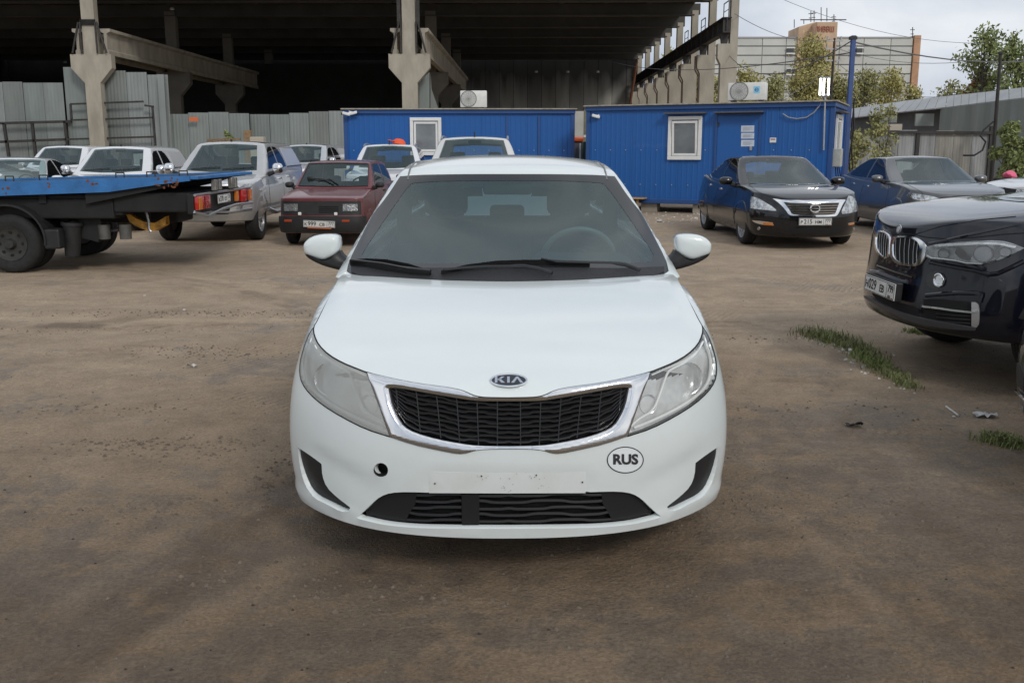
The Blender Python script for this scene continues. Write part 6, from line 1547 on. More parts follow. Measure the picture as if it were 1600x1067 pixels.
alt.pix('grille', gri, M_BLACK, off=.001, th=.004); gs = alt.pix('grille_surround', gro, M_CHROME, off=.010, th=.015, holes=[smooth_loop(gri, 1, 60)])
for k, (y_, xa_, xb_) in enumerate(((580, 640, 1200), (608, 655, 1190), (636, 668, 1182), (662, 685, 1170))): alt.line('grille_bar', Z(7.114, 1140, 240, [(xa_, y_), (900, y_ + 5), (xb_, y_ - 2)]), .011, M_CHROME, .010)
pb = trace(alt.PP, alt.B, Z(7.114, 1140, 240, [(945 + 50 * math.cos(a), 615 + 42 * math.sin(a)) for a in np.linspace(0, 2 * PI, 17)[:-1]]), .025); m = MB(); m.tube(pb, .011, 6, closed=True); bdg = m.build('badge', M_CHROME, alt.root, smooth=True)
alt.line('badge_bar', Z(7.114, 1140, 240, [(885, 616), (1005, 614)]), .012, M_CHROME, .028, parent=bdg)
def plate_at(car, quad, txt, region, off=.02, w=.52):
    """frame through three traced corners: top left, top right, bottom left"""
    cc = [trace(car.PP, car.B, [q], 0)[0] for q in quad]; c = sum(cc, Vector()) / len(cc); x = (cc[1] - cc[0]).normalized(); z = None
    return c, x
def frame_at(car, px, off=.02, tilt=0, M_=None):
    p = trace(car.PP, M_ or car.B, [px], 0)[0]; z = Vector((0, -1, tilt)).normalized(); x = Vector((1, 0, 0)); return basis(p + z * off, x, z.cross(x), z)
number_plate(alt.root, frame_at(alt, (1273, 346.5), .035), ('P', '215', 'HM'), '777')
m = MB(); Fp = frame_at(alt, (1273, 346.5), .024); m.bbox(-.27, .27, -.068, .062, -.02, .002, .006, Fp); m.build('plate_holder', M_BLACK, alt.root)
alt.pix('lower_intake', Z(7.114, 1140, 240, [(590, 840), (700, 815), (950, 822), (1200, 812), (1265, 825), (1240, 880), (930, 890), (640, 885)]), M_DARK, off=.002)
alt.pix('fog_trim', Z(7.114, 1140, 240, [(250, 742), (360, 752), (480, 768), (490, 800), (380, 795), (280, 770)]), M_CHROME, off=.004); alt.pix('turn_signal', Z(7.114, 1140, 240, [(370, 764), (482, 772), (484, 800), (380, 794)]), M_AMBER, off=.010)
alt.pix('fog_trim', Z(7.114, 1140, 240, [(1315, 775), (1410, 757), (1412, 775), (1325, 800)]), M_CHROME, off=.004); alt.pix('turn_signal', Z(7.114, 1140, 240, [(1325, 780), (1380, 770), (1380, 786), (1330, 798)]), M_AMBER, off=.010)
for c_, r_ in (((325, 832), 17), ((1382, 838), 14)): alt.pix('fog_lamp', Z(7.114, 1140, 240, [(c_[0] + r_ * math.cos(a), c_[1] + r_ * math.sin(a)) for a in np.linspace(0, 2 * PI, 11)[:-1]]), M_HL, off=.008, sp=1)
alt.line('hood_seam', Z(7.114, 1140, 240, [(215, 345), (300, 420), (420, 470), (520, 505), (900, 515), (1250, 505)]), .004, M_DARK, 0)
alt.mirror(.99, 1.72, 1.03, P_BLK, w=.24, h=.14); alt.wheels(5, pmat('bright_alloy', (.55, .56, .57), .3, metal=.7), twist=.1)

OCT = dict(SEDAN); OCT.update(L=4.67, W=.907, wr=.325, wy=(.90, 3.59), zc=[(0, .72), (.05, .78), (.2, .85), (.5, .92), (.95, .98), (1.2, 1.0), (2.5, .99), (3.8, 1.03), (4.3, 1.06), (4.67, .95)],
    yf=[(0, 1.10), (.3, 1.42), (.7, 1.83), (1, 2.15)], yr=[(0, 4.45), (.5, 4.1), (1, 3.3)], plan=[(0, 0), (.4, .02), (.6, .06), (.8, .15), (.92, .27), (1, .40)], zr=[(1.9, 1.40), (2.4, 1.458), (3.0, 1.45), (3.6, 1.36)])
RW = [(-.60, 1.10), (-.50, 1.34), (0, 1.37), (.50, 1.34), (.60, 1.10), (0, 1.08)]
alt.cut_cabin(RW)
oc = Car('grey_sedan', 'slate grey liftback parked right of the black sedan, half hidden by the navy suv', OCT, 7.55, 15.1, -1.5, .95, P_GREY)
oc.pix('windshield', Z(2.223, 1300, 220, [(218, 68), (260, 60), (420, 62), (440, 68), (490, 100), (524, 143), (505, 149), (380, 152), (252, 150), (240, 120), (226, 90)]), M_GL, M_=oc.A, off=.004)
oc.side('side_window', [(1.72, 1.02), (2.0, 1.20), (2.35, 1.37), (2.68, 1.40), (2.72, 1.02)], M_GLD); oc.side('side_window', [(2.8, 1.02), (2.78, 1.40), (3.2, 1.37), (3.62, 1.23), (3.9, 1.07), (3.75, 1.03)], M_GLD)
oc.sline([(1.50, .95), (1.35, .75), (1.38, .3)]); oc.sline([(2.76, .98), (2.78, .3)]); oc.sline([(3.65, .98), (3.35, .72), (3.2, .6)]); oc.handle(2.55, .86, M_CHROME); oc.handle(3.4, .88, M_CHROME)
oc.mirror(.98, 1.68, 1.03, P_GREY, w=.22, h=.14); oc.wheels(5, M_SATIN)
oc.front('headlight', [(.50, .66), (.80, .70), (.86, .76), (.84, .82), (.55, .77), (.48, .74)], M_HL, both=True); oc.front('grille', [(-.44, .60), (.44, .60), (.46, .76), (0, .80), (-.46, .76)], M_BLACK); number_plate(oc.root, basis((0, -.03, .45), Vector((1, 0, 0)), Vector((0, 0, 1)), Vector((0, -1, 0))), ('A', '000', 'AA'), '77') if False else None
oc.line('hood_seam', [(1417, 288), (1440, 300), (1447, 320)], .004, M_DARK)

oc.cut_cabin(RW)
# silver pickup with canopy
PICK = dict(L=5.2, W=.91, zb=.38, wr=.385, wy=(.88, 3.88), ww=.24, drop=.05, plan=[(0, 0), (.4, .02), (.6, .06), (.8, .15), (.92, .26), (1, .38)], tail=.1,
    Wy=[(0, .80), (.3, .86), (.6, .90), (.9, .925), (1.4, .90), (3.4, .90), (3.9, .925), (4.4, .90), (5.2, .88)], Wz=[(.4, .93), (.55, 1), (.9, 1), (1.05, .965), (1.18, .93), (1.3, .9)],
    zc=[(0, .98), (.08, 1.04), (.3, 1.08), (.7, 1.13), (1.2, 1.18), (1.5, 1.20), (3.2, 1.21), (5.1, 1.24), (5.2, 1.2)], pv=[(.42, .10), (.55, .02), (.7, 0), (.9, .02), (1.02, .05)],
    gz0=1.12, yf=[(0, 1.28), (.35, 1.60), (.75, 1.98), (1, 2.25)], yr=[(0, 5.22), (.6, 5.05), (1, 4.75)], zr=[(1.9, 1.70), (2.3, 1.775), (3.2, 1.79), (4.5, 1.78), (5.0, 1.70)], gw=[(1.12, .84), (1.25, .82), (1.5, .74), (1.7, .66), (1.78, .60)], bow=.2, gt=0)
pk = Car('silver_pickup', 'silver double cab pickup with canopy, behind the end of the tow truck bed', PICK, -5.02, 14.55, 1.7, .925, P_SILV, cat='pickup')
WSH = [(-.66, 1.24), (-.60, 1.45), (-.53, 1.70), (0, 1.735), (.53, 1.70), (.60, 1.45), (.66, 1.24), (0, 1.20)]
pk.front('windshield', WSH, M_GL, M_=pk.A, off=.004, sp=.05)
pk.side('side_window', [(1.85, 1.25), (2.1, 1.45), (2.35, 1.66), (2.72, 1.68), (2.72, 1.25)], M_GLD); pk.side('side_window', [(2.82, 1.25), (2.82, 1.68), (3.2, 1.67), (3.42, 1.45), (3.45, 1.28)], M_GLD)
for pts in ([(1.62, 1.15), (1.5, .9), (1.52, .5)], [(2.77, 1.2), (2.77, .5)], [(3.55, 1.2), (3.45, .85), (3.3, .6)], [(3.6, 1.2), (3.6, .6)]): pk.sline(pts)
pk.handle(2.6, 1.06, M_CHROME); pk.handle(3.4, 1.08, M_CHROME)
for sg in (1, -1): L_ = trace(OrthoProj('X+' if sg > 0 else 'X-'), pk.A, [(3.55, 1.27), (5.05, 1.28)], .003, .15); MB().tube(L_, .01, 5).build('canopy_seam', M_BLACK, pk.root)
pk.front('headlight', [(.50, .86), (.82, .90), (.86, 1.0), (.84, 1.04), (.58, .98), (.48, .93)], M_HL, both=True); pk.front('grille', [(-.46, .80), (.46, .80), (.46, .98), (0, 1.0), (-.46, .98)], M_BLACK)
pk.side('canopy_panel', [(3.62, 1.29), (3.50, 1.66), (4.70, 1.64), (4.98, 1.29)], paint('canopy_white', (.60, .61, .61), .4, dirt=.15), off=.006, sm=0)
for z in (.84, .90, .96):
    L_ = trace(OrthoProj('Y-'), pk.B, [(-.45, z), (.45, z)], .010, .1); MB().tube(L_, .013, 6).build('grille_bar', M_CHROME, pk.root, smooth=True)
pk.front('lower_intake', [(-.5, .52), (.5, .52), (.55, .66), (-.55, .66)], M_DARK); pk.front('fog_lamp', [(.62, .6), (.72, .6), (.74, .68), (.66, .7)], M_HL, both=True)
L_ = trace(OrthoProj('Y-'), pk.B, [(-.84, .60), (-.5, .56), (.5, .56), (.84, .60)], .01, .1); MB().tube(L_, .022, 6).build('bumper_strip', M_SATIN, pk.root, smooth=True)
number_plate(pk.root, basis((0, -.03, .70), Vector((1, 0, 0)), Vector((0, 0, 1)), Vector((0, -1, 0))), ('E', '741', 'KX'), '777') if False else None
for sg in (1, -1): m = MB(); m.tube([(sg * .88, 1.45, .52), (sg * .97, 1.6, .46), (sg * .97, 3.2, .46), (sg * .88, 3.35, .52)], .045, 8); m.build('side_step', M_SATIN, pk.root, smooth=True)
pk.mirror(1.02, 1.72, 1.27, M_CHROME, w=.2, h=.2); pk.wheels(6, M_SATIN, rimf=.62)
m = MB()
for sg in (1, -1): m.tube([trace(pk.PP, pk.A, [(300, 266)], .012)[0]] * 1 + [Vector((sg * .1 - .2, 1.62, 1.2)), Vector((sg * .1 + .3, 1.72, 1.24))], .012, 5) if False else None
for sg, x in ((1, -.55), (1, .05)): L_ = trace(OrthoProj('Y-'), pk.A, [(x, 1.25), (x + .55, 1.285)], .02, .1); MB().tube(L_, .01, 5).build('wiper', M_BLACK, pk.root)
p, n = pk.G.cast((0, 2.35, 3), (0, 0, -1)); MB().bbox(-.015, .015, p.y, p.y + .06, p.z, p.z + .05, .01).build('roof_antenna', M_BLACK, pk.root)
pk.cut_cabin([(-.60, 1.32), (-.52, 1.62), (0, 1.65), (.52, 1.62), (.60, 1.32), (0, 1.30)])
SW = {'silver_paint': P_WHT}
pk2 = place_copy(pk.root, 'white double cab pickup behind the middle of the blue tow truck bed', -7.62, 16.35, 5.0, .88, SW)
pk3 = place_copy(pk.root, 'pale pickup half hidden right behind the silver pickup near the left cabin', -6.35, 25.5, -5.0, .93, {'silver_paint': paint('pale_silver', (.5, .51, .53), .35, metal=.3)})
pk4 = place_copy(pk.root, 'white pickup further back at left, seen between the white cars over the truck bed', -11.75, 22.4, 3.0, .90, SW)

# red hatchback
OKA = dict(L=3.2, W=.71, zb=.22, wr=.26, wy=(.60, 2.78), ww=.16, drop=.015, tail=.08, plan=[(0, 0), (.5, .006), (.8, .02), (.93, .05), (1, .10)], Wy=[(0, .665), (.2, .69), (.6, .70), (2.6, .70), (3.2, .66)],
    Wz=[(.2, .95), (.35, 1), (.6, 1), (.8, .985), (.95, .96)], zc=[(0, .755), (.05, .80), (.3, .845), (.85, .925), (1.0, .935), (2.9, .95), (3.2, .90)], pv=[(.22, .05), (.32, .0), (.52, .0), (.56, .02), (.74, .045)], B=[0, .012, .04, .1, .18, .27, .4, .55, .7, .82, .92, .98, 1],
    gz0=.90, yf=[(0, .84), (.5, 1.14), (1, 1.44)], yr=[(0, 3.17), (.6, 3.05), (1, 2.8)], zr=[(1.2, 1.31), (1.6, 1.375), (2.3, 1.385), (3, 1.36)], gw=[(.9, .685), (1.0, .66), (1.25, .585), (1.36, .54), (1.39, .51)], bow=.07, rdrop=.02, gt=0)
ok = Car('red_hatchback', 'small faded red hatchback with black bumper beside the silver pickup', OKA, -2.98, 14.15, -2.2, .955, P_RED)
ok.front('windshield', [(-.60, .955), (-.53, 1.32), (0, 1.335), (.53, 1.32), (.60, .955), (0, .945)], M_GL, M_=ok.A, off=.004, sp=.04, sm=0)
L_ = [p + Vector((0, -.004, 0)) for p in trace(OrthoProj('Y-'), ok.A, [(-.60, .955), (-.53, 1.32), (0, 1.335), (.53, 1.32), (.60, .955), (0, .945), (-.60, .955)], .005, .06)]; MB().tube(L_, .008, 5).build('windshield_seal', M_BLACK, ok.root)
ok.side('side_window', [(1.30, .97), (1.45, 1.12), (1.62, 1.29), (2.12, 1.31), (2.14, .97)], M_GL, sm=0); ok.side('side_window', [(2.24, .97), (2.22, 1.31), (2.72, 1.29), (2.92, .99)], M_GL, sm=0)
ok.sline([(1.18, .94), (1.1, .6), (1.1, .28)]); ok.sline([(2.19, .96), (2.19, .5), (2.05, .3)]); ok.handle(2.08, .84, M_BLACK)
ok.front('front_bumper', [(-.70, .25), (.70, .25), (.705, .50), (-.705, .50)], M_BLACK, off=.035, th=.05, sm=0); ok.side('bumper_end', [(.10, .25), (.28, .27), (.26, .49), (.10, .50)], M_BLACK, M_=ok.B, off=.02, th=.03, sm=0)
ok.front('front_panel', [(-.66, .525), (.66, .525), (.65, .745), (-.65, .745)], M_BLACK, off=.006, sm=0)
ok.front('headlight', [(.37, .585), (.60, .585), (.60, .70), (.37, .70)], pmat('dull_headlamp', (.30, .31, .31), .15, metal=.6, var=.4, bump=.6, bscale=40), off=.014, both=True, sm=0)
for z in (.57, .60, .63, .66): L_ = trace(OrthoProj('Y-'), ok.B, [(-.02, z), (.30, z)], .014, .1); MB().tube(L_, .008, 4).build('grille_slat', M_BLACKG, ok.root)
for x in (-.33, .26): p = trace(OrthoProj('Y-'), ok.B, [(x, .54)], .03)[0]; m = MB(); m.bbox(p.x - .025, p.x + .025, p.y - .02, p.y + .02, p.z - .025, p.z + .025, .008); m.build('fog_lamp', M_PVC, ok.root, smooth=True)
for x in (-.52, .42): p = trace(OrthoProj('Y-'), ok.B, [(x, .43)], .037)[0]; MB().bbox(p.x - .06, p.x + .06, p.y - .01, p.y + .01, p.z - .018, p.z + .018, .004).build('turn_signal', pmat('dark_amber', (.35, .05, .01), .3), ok.root)
Fp = frame_at(ok, (499.8, 350), .055); Fp = Fp @ Matrix.Rotation(R(-2), 4, 'Z'); number_plate(ok.root, Fp, ('K', '999', 'CB'), '777', label='white number plate with orange strip below')
m = MB(); m.box(-.19, .20, -.073, -.057, -.004, .002, Fp); m.build('plate_strip', pmat('orange_strip', (.55, .12, .03), .5), ok.root)
for x0_, x1_ in ((-.40, .12), (-.28, .2)): L_ = trace(OrthoProj('Y-'), ok.A, [(x0_, 1.06 - (.03 if x0_ > -.3 else 0)), (x0_ + .22, 1.05), (x1_ - .1, .965)], .02, .08); MB().tube(L_, .011, 5).build('wiper', M_BLACK, ok.root)
p = trace(OrthoProj('Y-'), ok.A, [(-.42, 1.06)], .03)[0]; MB().bbox(p.x - .05, p.x + .04, p.y - .02, p.y + .02, p.z - .03, p.z + .03, .012).build('wiper_knob', M_BLACK, ok.root, smooth=True)
ok.mirror(.79, 1.08, .97, M_BLACK, w=.15, h=.10); ok.wheels(4, pmat('steel_rim', (.2, .2, .2), .5, metal=.6), rimf=.62)
ok.side('window_frame', [(1.26, .955), (1.60, 1.32), (2.17, 1.335), (2.19, .955)], M_BLACK, off=.001, th=.004, sm=0)
ok.cut_cabin([(-.48, .98), (-.42, 1.28), (0, 1.29), (.42, 1.28), (.48, .98), (0, .97)])

# white crossovers in the back row
SUV = dict(L=4.6, W=.91, zb=.30, wr=.36, wy=(.92, 3.62), ww=.23, drop=.04, plan=[(0, 0), (.4, .02), (.6, .06), (.8, .15), (.92, .26), (1, .38)], tail=.15, Wy=[(0, .82), (.3, .87), (.8, .91), (3.7, .91), (4.6, .84)],
    Wz=[(.3, .93), (.45, 1), (.8, 1), (.95, .97), (1.1, .93), (1.25, .9)], zc=[(0, .92), (.08, .98), (.3, 1.03), (.8, 1.09), (1.15, 1.12), (2.5, 1.12), (4.3, 1.16), (4.6, 1.1)], pv=[(.3, .08), (.42, .01), (.6, 0), (.8, .01), (.95, .05)],
    gz0=1.05, yf=[(0, 1.12), (.35, 1.42), (.75, 1.78), (1, 2.02)], yr=[(0, 4.6), (.6, 4.45), (1, 4.1)], zr=[(1.7, 1.62), (2.1, 1.69), (3.0, 1.71), (4.0, 1.66), (4.4, 1.6)], gw=[(1.05, .84), (1.2, .80), (1.45, .72), (1.62, .64), (1.70, .58)], bow=.2, gt=.01)
sv = Car('white_crossover', 'white crossover with orange cap lying on its roof, behind the red hatchback', SUV, -2.78, 19.6, 2.5, .96, P_WHT)
sv.front('windshield', [(-.68, 1.15), (-.62, 1.36), (-.54, 1.625), (0, 1.66), (.54, 1.625), (.62, 1.36), (.68, 1.15), (0, 1.12)], M_GL, M_=sv.A, off=.004, sp=.05)
sv.side('side_window', [(1.65, 1.16), (1.95, 1.42), (2.15, 1.58), (2.62, 1.60), (2.62, 1.16)], M_GLD); sv.side('side_window', [(2.72, 1.16), (2.72, 1.60), (3.3, 1.59), (3.75, 1.50), (3.9, 1.22)], M_GLD)
for pts in ([(1.42, 1.08), (1.32, .9), (1.35, .4)], [(2.67, 1.12), (2.67, .4)]): sv.sline(pts)
sv.handle(2.5, 1.0, M_CHROME); sv.handle(3.4, 1.02, M_CHROME); sv.front('headlight', [(.52, .80), (.82, .84), (.86, .94), (.62, .92), (.50, .86)], M_HL, both=True); sv.front('grille', [(-.46, .72), (.46, .72), (.48, .88), (-.48, .88)], M_BLACK); sv.front('lower_intake', [(-.55, .42), (.55, .42), (.5, .56), (-.5, .56)], M_DARK)
sv.mirror(1.0, 1.5, 1.16, P_WHT, w=.2, h=.16); sv.wheels(5); sv.rails(.62, 2.1, 3.8, M_SATIN)
p, n = sv.G.cast((0, 2.05, 3), (0, 0, -1)); MB().bbox(-.012, .012, p.y, p.y + .05, p.z, p.z + .10, .008).build('roof_antenna', M_BLACK, sv.root)
sv.cut_cabin([(-.58, 1.2), (-.50, 1.54), (0, 1.57), (.50, 1.54), (.58, 1.2), (0, 1.18)])
p = sv.Mw @ sv.G.cast((.22, 2.25, 3), (0, 0, -1))[0]
cp = thing('orange_hat', 'crumpled orange cap lying on the roof of the white crossover', 'cap', p, .3); m = MB()
m.lathe([(.001, .13), (.07, .12), (.115, .07), (.13, .0)], 16, Matrix.Translation((0, 0, .0)) @ Matrix.Rotation(R(8), 4, 'Y') @ Matrix.Scale(1.25, 4, (1, 0, 0)), 'Z'); m.build('crown', pmat('orange_cloth', (.75, .10, .03), .7), cp, smooth=True)
m = MB(); m.bbox(-.27, -.12, -.10, .10, .03, .045, .006, Matrix.Rotation(R(14), 4, 'Y')); m.build('peak', pmat('orange_cloth', (.75, .10, .03), .7), cp, smooth=True)
sv2 = place_copy(sv.root, 'white crossover with silver roof rails directly behind the white sedan in front', -.70, 15.6, 0.5, 1.03, {'plain_white_paint': paint('pearl_white', (.58, .58, .56), .35)})

# white saloons at the left edge and the right edge
sd = place_copy(oc.root, 'white sedan behind the left part of the blue truck bed', -9.15, 15.6, 12, .93, {'slate_grey_paint': P_WHT})
sd2 = place_copy(oc.root, 'white car cut by the left edge, only its sloping rear in view', -14.25, 17.6, -91, 1.06, {'slate_grey_paint': P_WHT, 'dark_tinted_glass': P_WHT})
sd3 = place_copy(oc.root, 'white car at the right edge of the picture behind the dark navy suv', 9.85, 18.6, -80, .95, {'slate_grey_paint': P_WHT})
p = at_y(1579, 271, 22.0); t = thing('pink_bag', 'pink plastic bag lying at the right edge behind the white car', 'bag', (p.x, 22.0, p.z - .1)); m = MB(); bm = bmesh.new(); bmesh.ops.create_icosphere(bm, subdivisions=3, radius=.14)
for v in bm.verts: v.co = Vector((v.co.x * 1.1, v.co.y, max(v.co.z, -.07) * .8)) * (1 + .35 * mn.noise(v.co * 9))
bm.verts.index_update(); m.add([v.co + Vector((0, 0, .05)) for v in bm.verts], [[v.index for v in f.verts] for f in bm.faces]); bm.free(); m.build('bag', pmat('pink_plastic', (.75, .12, .22), .4), t, smooth=True)
MB().bbox(-.25, .25, -.1, .3, -p.z + .1, -.02, .02).build('crate_below', M_CONCD, t)

for o_ in (pk.root, pk2, pk3, pk4, ok.root, sv.root, sv2, sd, sd2): o_['group'] = 'parked vehicles in the left rows'
for o_ in (alt.root, oc.root, sd3): o_['group'] = 'parked vehicles on the right side'
# ------------------------------------------------------------------ the big navy suv at right, nose towards the left
X5 = dict(L=4.88, W=.975, zb=.34, wr=.38, wy=(.92, 3.85), ww=.26, drop=.05, plan=[(0, 0), (.25, .012), (.45, .045), (.6, .09), (.75, .17), (.88, .29), (1, .46)], tail=.15,
    Wy=[(0, .88), (.2, .91), (.5, .945), (.92, .98), (1.5, .96), (3.6, .965), (4.0, .98), (4.88, .88)], Wz=[(.28, .93), (.38, .98), (.5, 1), (.75, 1), (.88, .975), (1.0, .94), (1.1, .90), (1.2, .86)],
    zc=[(0, .93), (.05, 1.0), (.15, 1.055), (.4, 1.11), (.8, 1.16), (1.2, 1.185), (1.5, 1.19), (2.5, 1.18), (4.5, 1.2), (4.88, 1.14)], pv=[(.33, .05), (.38, .0), (.45, -.01), (.55, .0), (.68, .02), (.76, .035), (.86, .03), (1.0, .05)],
    gz0=1.08, yf=[(0, 1.32), (.35, 1.65), (.75, 2.0), (1, 2.3)], yr=[(0, 4.85), (.6, 4.7), (1, 4.3)], zr=[(1.9, 1.64), (2.4, 1.73), (3.0, 1.76), (4.2, 1.70), (4.6, 1.6)], gw=[(1.08, .90), (1.2, .85), (1.5, .74), (1.68, .66), (1.75, .60)], bow=.25, gt=.01)
bw = Car('navy_suv', 'large dark navy suv with twin kidney shaped grille entering the picture from the right', X5, 2.56, 6.28, -90.5, 1.0, P_NAVY, cat='suv')
ZB = lambda pts: Z(4.85, 1340, 340, pts)
def kid(pts_o, pts_i, bars):
    k_ = bw.pix('grille_surround', ZB(pts_o), M_CHROME, off=.014, th=.03, sp=1.2, holes=[smooth_loop(ZB(pts_i), 1, 60)], sm=2); bw.pix('grille', ZB(pts_i), M_DARK, off=.0015, th=.003, sp=2, parent=k_)
    for a, b in bars:
        P = ZB([a, ((a[0] + b[0]) / 2 - 5, (a[1] + b[1]) / 2), b]); L = trace(bw.PP, bw.B, P, .008, 4); MB().tube(L, .0028, 6).build('grille_bar', M_SATIN, k_, smooth=True)
kid([(262, 170), (290, 140), (380, 140), (450, 150), (500, 175), (535, 220), (530, 270), (510, 320), (470, 365), (420, 372), (330, 362), (275, 330), (258, 280)], [(278, 180), (300, 152), (380, 152), (440, 165), (472, 190), (485, 230), (475, 300), (455, 345), (420, 357), (340, 345), (290, 310), (274, 270)],
    [((300, 165), (300, 315)), ((335, 158), (330, 340)), ((370, 156), (362, 350)), ((405, 160), (395, 354)), ((440, 175), (428, 354)), ((465, 195), (455, 335))])
kid([(145, 130), (165, 98), (200, 100), (240, 125), (255, 160), (252, 240), (248, 300), (220, 315), (180, 290), (150, 255), (138, 200)], [(152, 135), (172, 110), (200, 112), (230, 132), (243, 165), (240, 250), (235, 298), (215, 302), (182, 275), (160, 245), (147, 190)],
    [((165, 120), (160, 235)), ((180, 118), (175, 262)), ((197, 120), (190, 280)), ((214, 128), (206, 292)), ((230, 140), (222, 300))])
hlo = [(530, 225), (620, 205), (760, 190), (930, 180), (1060, 178), (1150, 190), (1260, 235), (1210, 262), (1120, 305), (1020, 345), (930, 355), (840, 350), (760, 330), (640, 318), (560, 312), (530, 290)]
M_HLB = pmat('suv_headlamp_inner', (.50, .52, .54), .3, metal=.3, var=.8, vscale=7, bump=.4, bscale=12)
hb = bw.pix('headlight', ZB(hlo), M_LENS, off=.022, th=.018, sp=2.5); bw.pix('headlight_bowl', ZB(hlo), M_HLB, off=.002, th=.004, sp=2.5, parent=hb)
for c_, rx_, ry_ in (((955, 275), 78, 62), ((660, 275), 42, 36), ((1120, 262), 48, 36)):
    pts = ZB([(c_[0] + rx_ * math.cos(a), c_[1] + ry_ * math.sin(a)) for a in np.linspace(0, 2 * PI, 21)[:-1]]); L = trace(bw.PP, bw.B, pts, .010)
    MB().tube(L, .004, 6, closed=True).build('lamp_ring', M_BLACKG, hb, smooth=True); bw.pix('lamp_lens', ZB([(c_[0] + rx_ * .85 * math.cos(a), c_[1] + ry_ * .85 * math.sin(a)) for a in np.linspace(0, 2 * PI, 15)[:-1]]), pmat('projector_lens', (.20, .21, .22), .1, metal=.5), off=.007, th=.006, sp=2.5, parent=hb, disp=lambda p, q: 0)
bw.line('headlight_brow', ZB([(600, 218), (760, 206), (930, 198), (1080, 200), (1200, 228)]), .012, M_REFL, .012, M_=bw.B, parent=hb)
bw.line('headlight_edge', ZB([(548, 285), (580, 305), (660, 312), (760, 326), (840, 345), (950, 350), (1060, 325)]), .005, M_CHROME, .022, M_=bw.B, parent=hb)
bw.pix('lamp_housing', ZB([(760, 215), (850, 205), (900, 210), (870, 290), (850, 330), (780, 315), (740, 270)]), pmat('lamp_black', (.03, .03, .035), .2), off=.005, th=.004, sp=2.5, parent=hb); bw.pix('lamp_housing', ZB([(1040, 215), (1080, 210), (1090, 290), (1050, 325), (1030, 290)]), pmat('lamp_black', (.03, .03, .035), .2), off=.005, th=.004, sp=2.5, parent=hb)
bw.line('bumper_crease', ZB([(545, 335), (620, 352), (760, 378), (900, 402), (1000, 432), (1060, 425), (1150, 385), (1261, 330)]), .016, P_NAVY, -.006, M_=bw.B, sp=3, n=8)
bw.line('bumper_crease', ZB([(515, 590), (620, 580), (760, 570), (880, 572), (950, 580), (930, 640)]), .016, P_NAVY, -.006, M_=bw.B, sp=3, n=8)
bw.line('hood_crease', ZB([(500, 175), (540, 200), (700, 165), (900, 120), (1261, 40)]), .012, P_NAVY, -.006, M_=bw.B, sp=3, n=8)
# bumper features
bw.pix('fog_lamp_recess', ZB([(520, 450), (545, 415), (600, 402), (650, 415), (668, 460), (655, 520), (610, 545), (555, 535), (522, 500)]), M_BLACKG, off=.001, sp=2)
fl = [(625 + 34 * math.cos(a), 475 + 48 * math.sin(a)) for a in np.linspace(0, 2 * PI, 17)[:-1]]; f_ = bw.pix('fog_lamp', ZB(fl), M_REFL, off=.012, th=.012, sp=1.6); MB().tube(trace(bw.PP, bw.B, ZB(fl), .016), .006, 6, closed=True).build('fog_ring', M_CHROME, f_, smooth=True)
bw.pix('upper_intake', ZB([(150, 340), (160, 352), (300, 405), (400, 440), (450, 425), (440, 460), (380, 470), (300, 440), (155, 385)]), M_DARK, off=.002, sp=2)
for (a, b, c) in (((155, 365), (290, 415), (420, 455)),): bw.line('intake_bar', ZB([a, b, c]), .006, M_BLACKG, .006)
bw.line('bumper_strip', ZB([(105, 405), (160, 415), (250, 450), (340, 485), (385, 490)]), .013, pmat('strip_grey', (.18, .19, .22), .3, metal=.5), .006)
bw.pix('side_intake', ZB([(500, 620), (620, 615), (760, 630), (870, 640), (905, 660), (905, 810), (860, 825), (700, 800), (580, 780), (500, 740)]), M_DARK, off=.002, sp=2.5)
for yy in (725, 752, 780): bw.line('intake_bar', ZB([(600, yy), (740, yy + 14), (860, yy + 20)]), .006, M_BLACK, .006)
bw.line('chrome_strip', ZB([(498, 672), (600, 682), (740, 702), (870, 715), (920, 705)]), .010, M_CHROME, .012); bw.pix('corner_trim', ZB([(868, 640), (900, 640), (925, 670), (925, 800), (905, 830), (868, 820)]), pmat('satin_trim', (.50, .50, .50), .35, metal=.7), off=.012, sp=2)
bw.pix('lower_intake', ZB([(110, 555), (200, 600), (300, 640), (400, 665), (465, 690), (465, 740), (380, 730), (260, 680), (160, 630), (115, 590)]), M_DARK, off=.002, sp=2)
bw.pix('lip', ZB([(62, 590), (100, 600), (200, 655), (330, 710), (460, 752), (640, 785), (900, 830), (895, 850), (700, 838), (470, 800), (330, 750), (180, 670), (75, 615)]), pmat('lip_grey', (.05, .05, .055), .5), off=.018, th=.03, sp=2)
bw.line('hood_seam', ZB([(265, 128), (400, 125), (520, 150), (700, 165), (900, 150), (1100, 128), (1261, 118)]), .004, M_DARK, 0); bw.line('hood_crease', ZB([(430, 130), (620, 70), (900, 20), (1200, -8)]), .003, P_NAVY, .0015)
M_ = M_RND = pmat('roundel_white', (.6, .62, .64), .3, metal=.4)
p = trace(bw.PP, bw.B, ZB([(315, 88)]), .002); q = trace(bw.PP, bw.B, ZB([(300, 92)]), 0)
if p:
    _, n = bw.B.near(p[0]); q_ = n.to_track_quat('Z', 'Y').to_matrix().to_4x4(); m = MB(); m.lathe([(.030, -.002), (.030, .003), (.026, .004), (.001, .005)], 24, Matrix.Translation(p[0]) @ q_, 'Z'); rd = m.build('badge', M_RND, bw.root, smooth=True)
    m = MB(); m.lathe([(.028, .0045), (.023, .0052)], 24, Matrix.Translation(p[0]) @ q_, 'Z'); m.build('badge_ring', M_BADGE, rd)
pc = trace(bw.PP, bw.B, [(1386, 449)])[0]
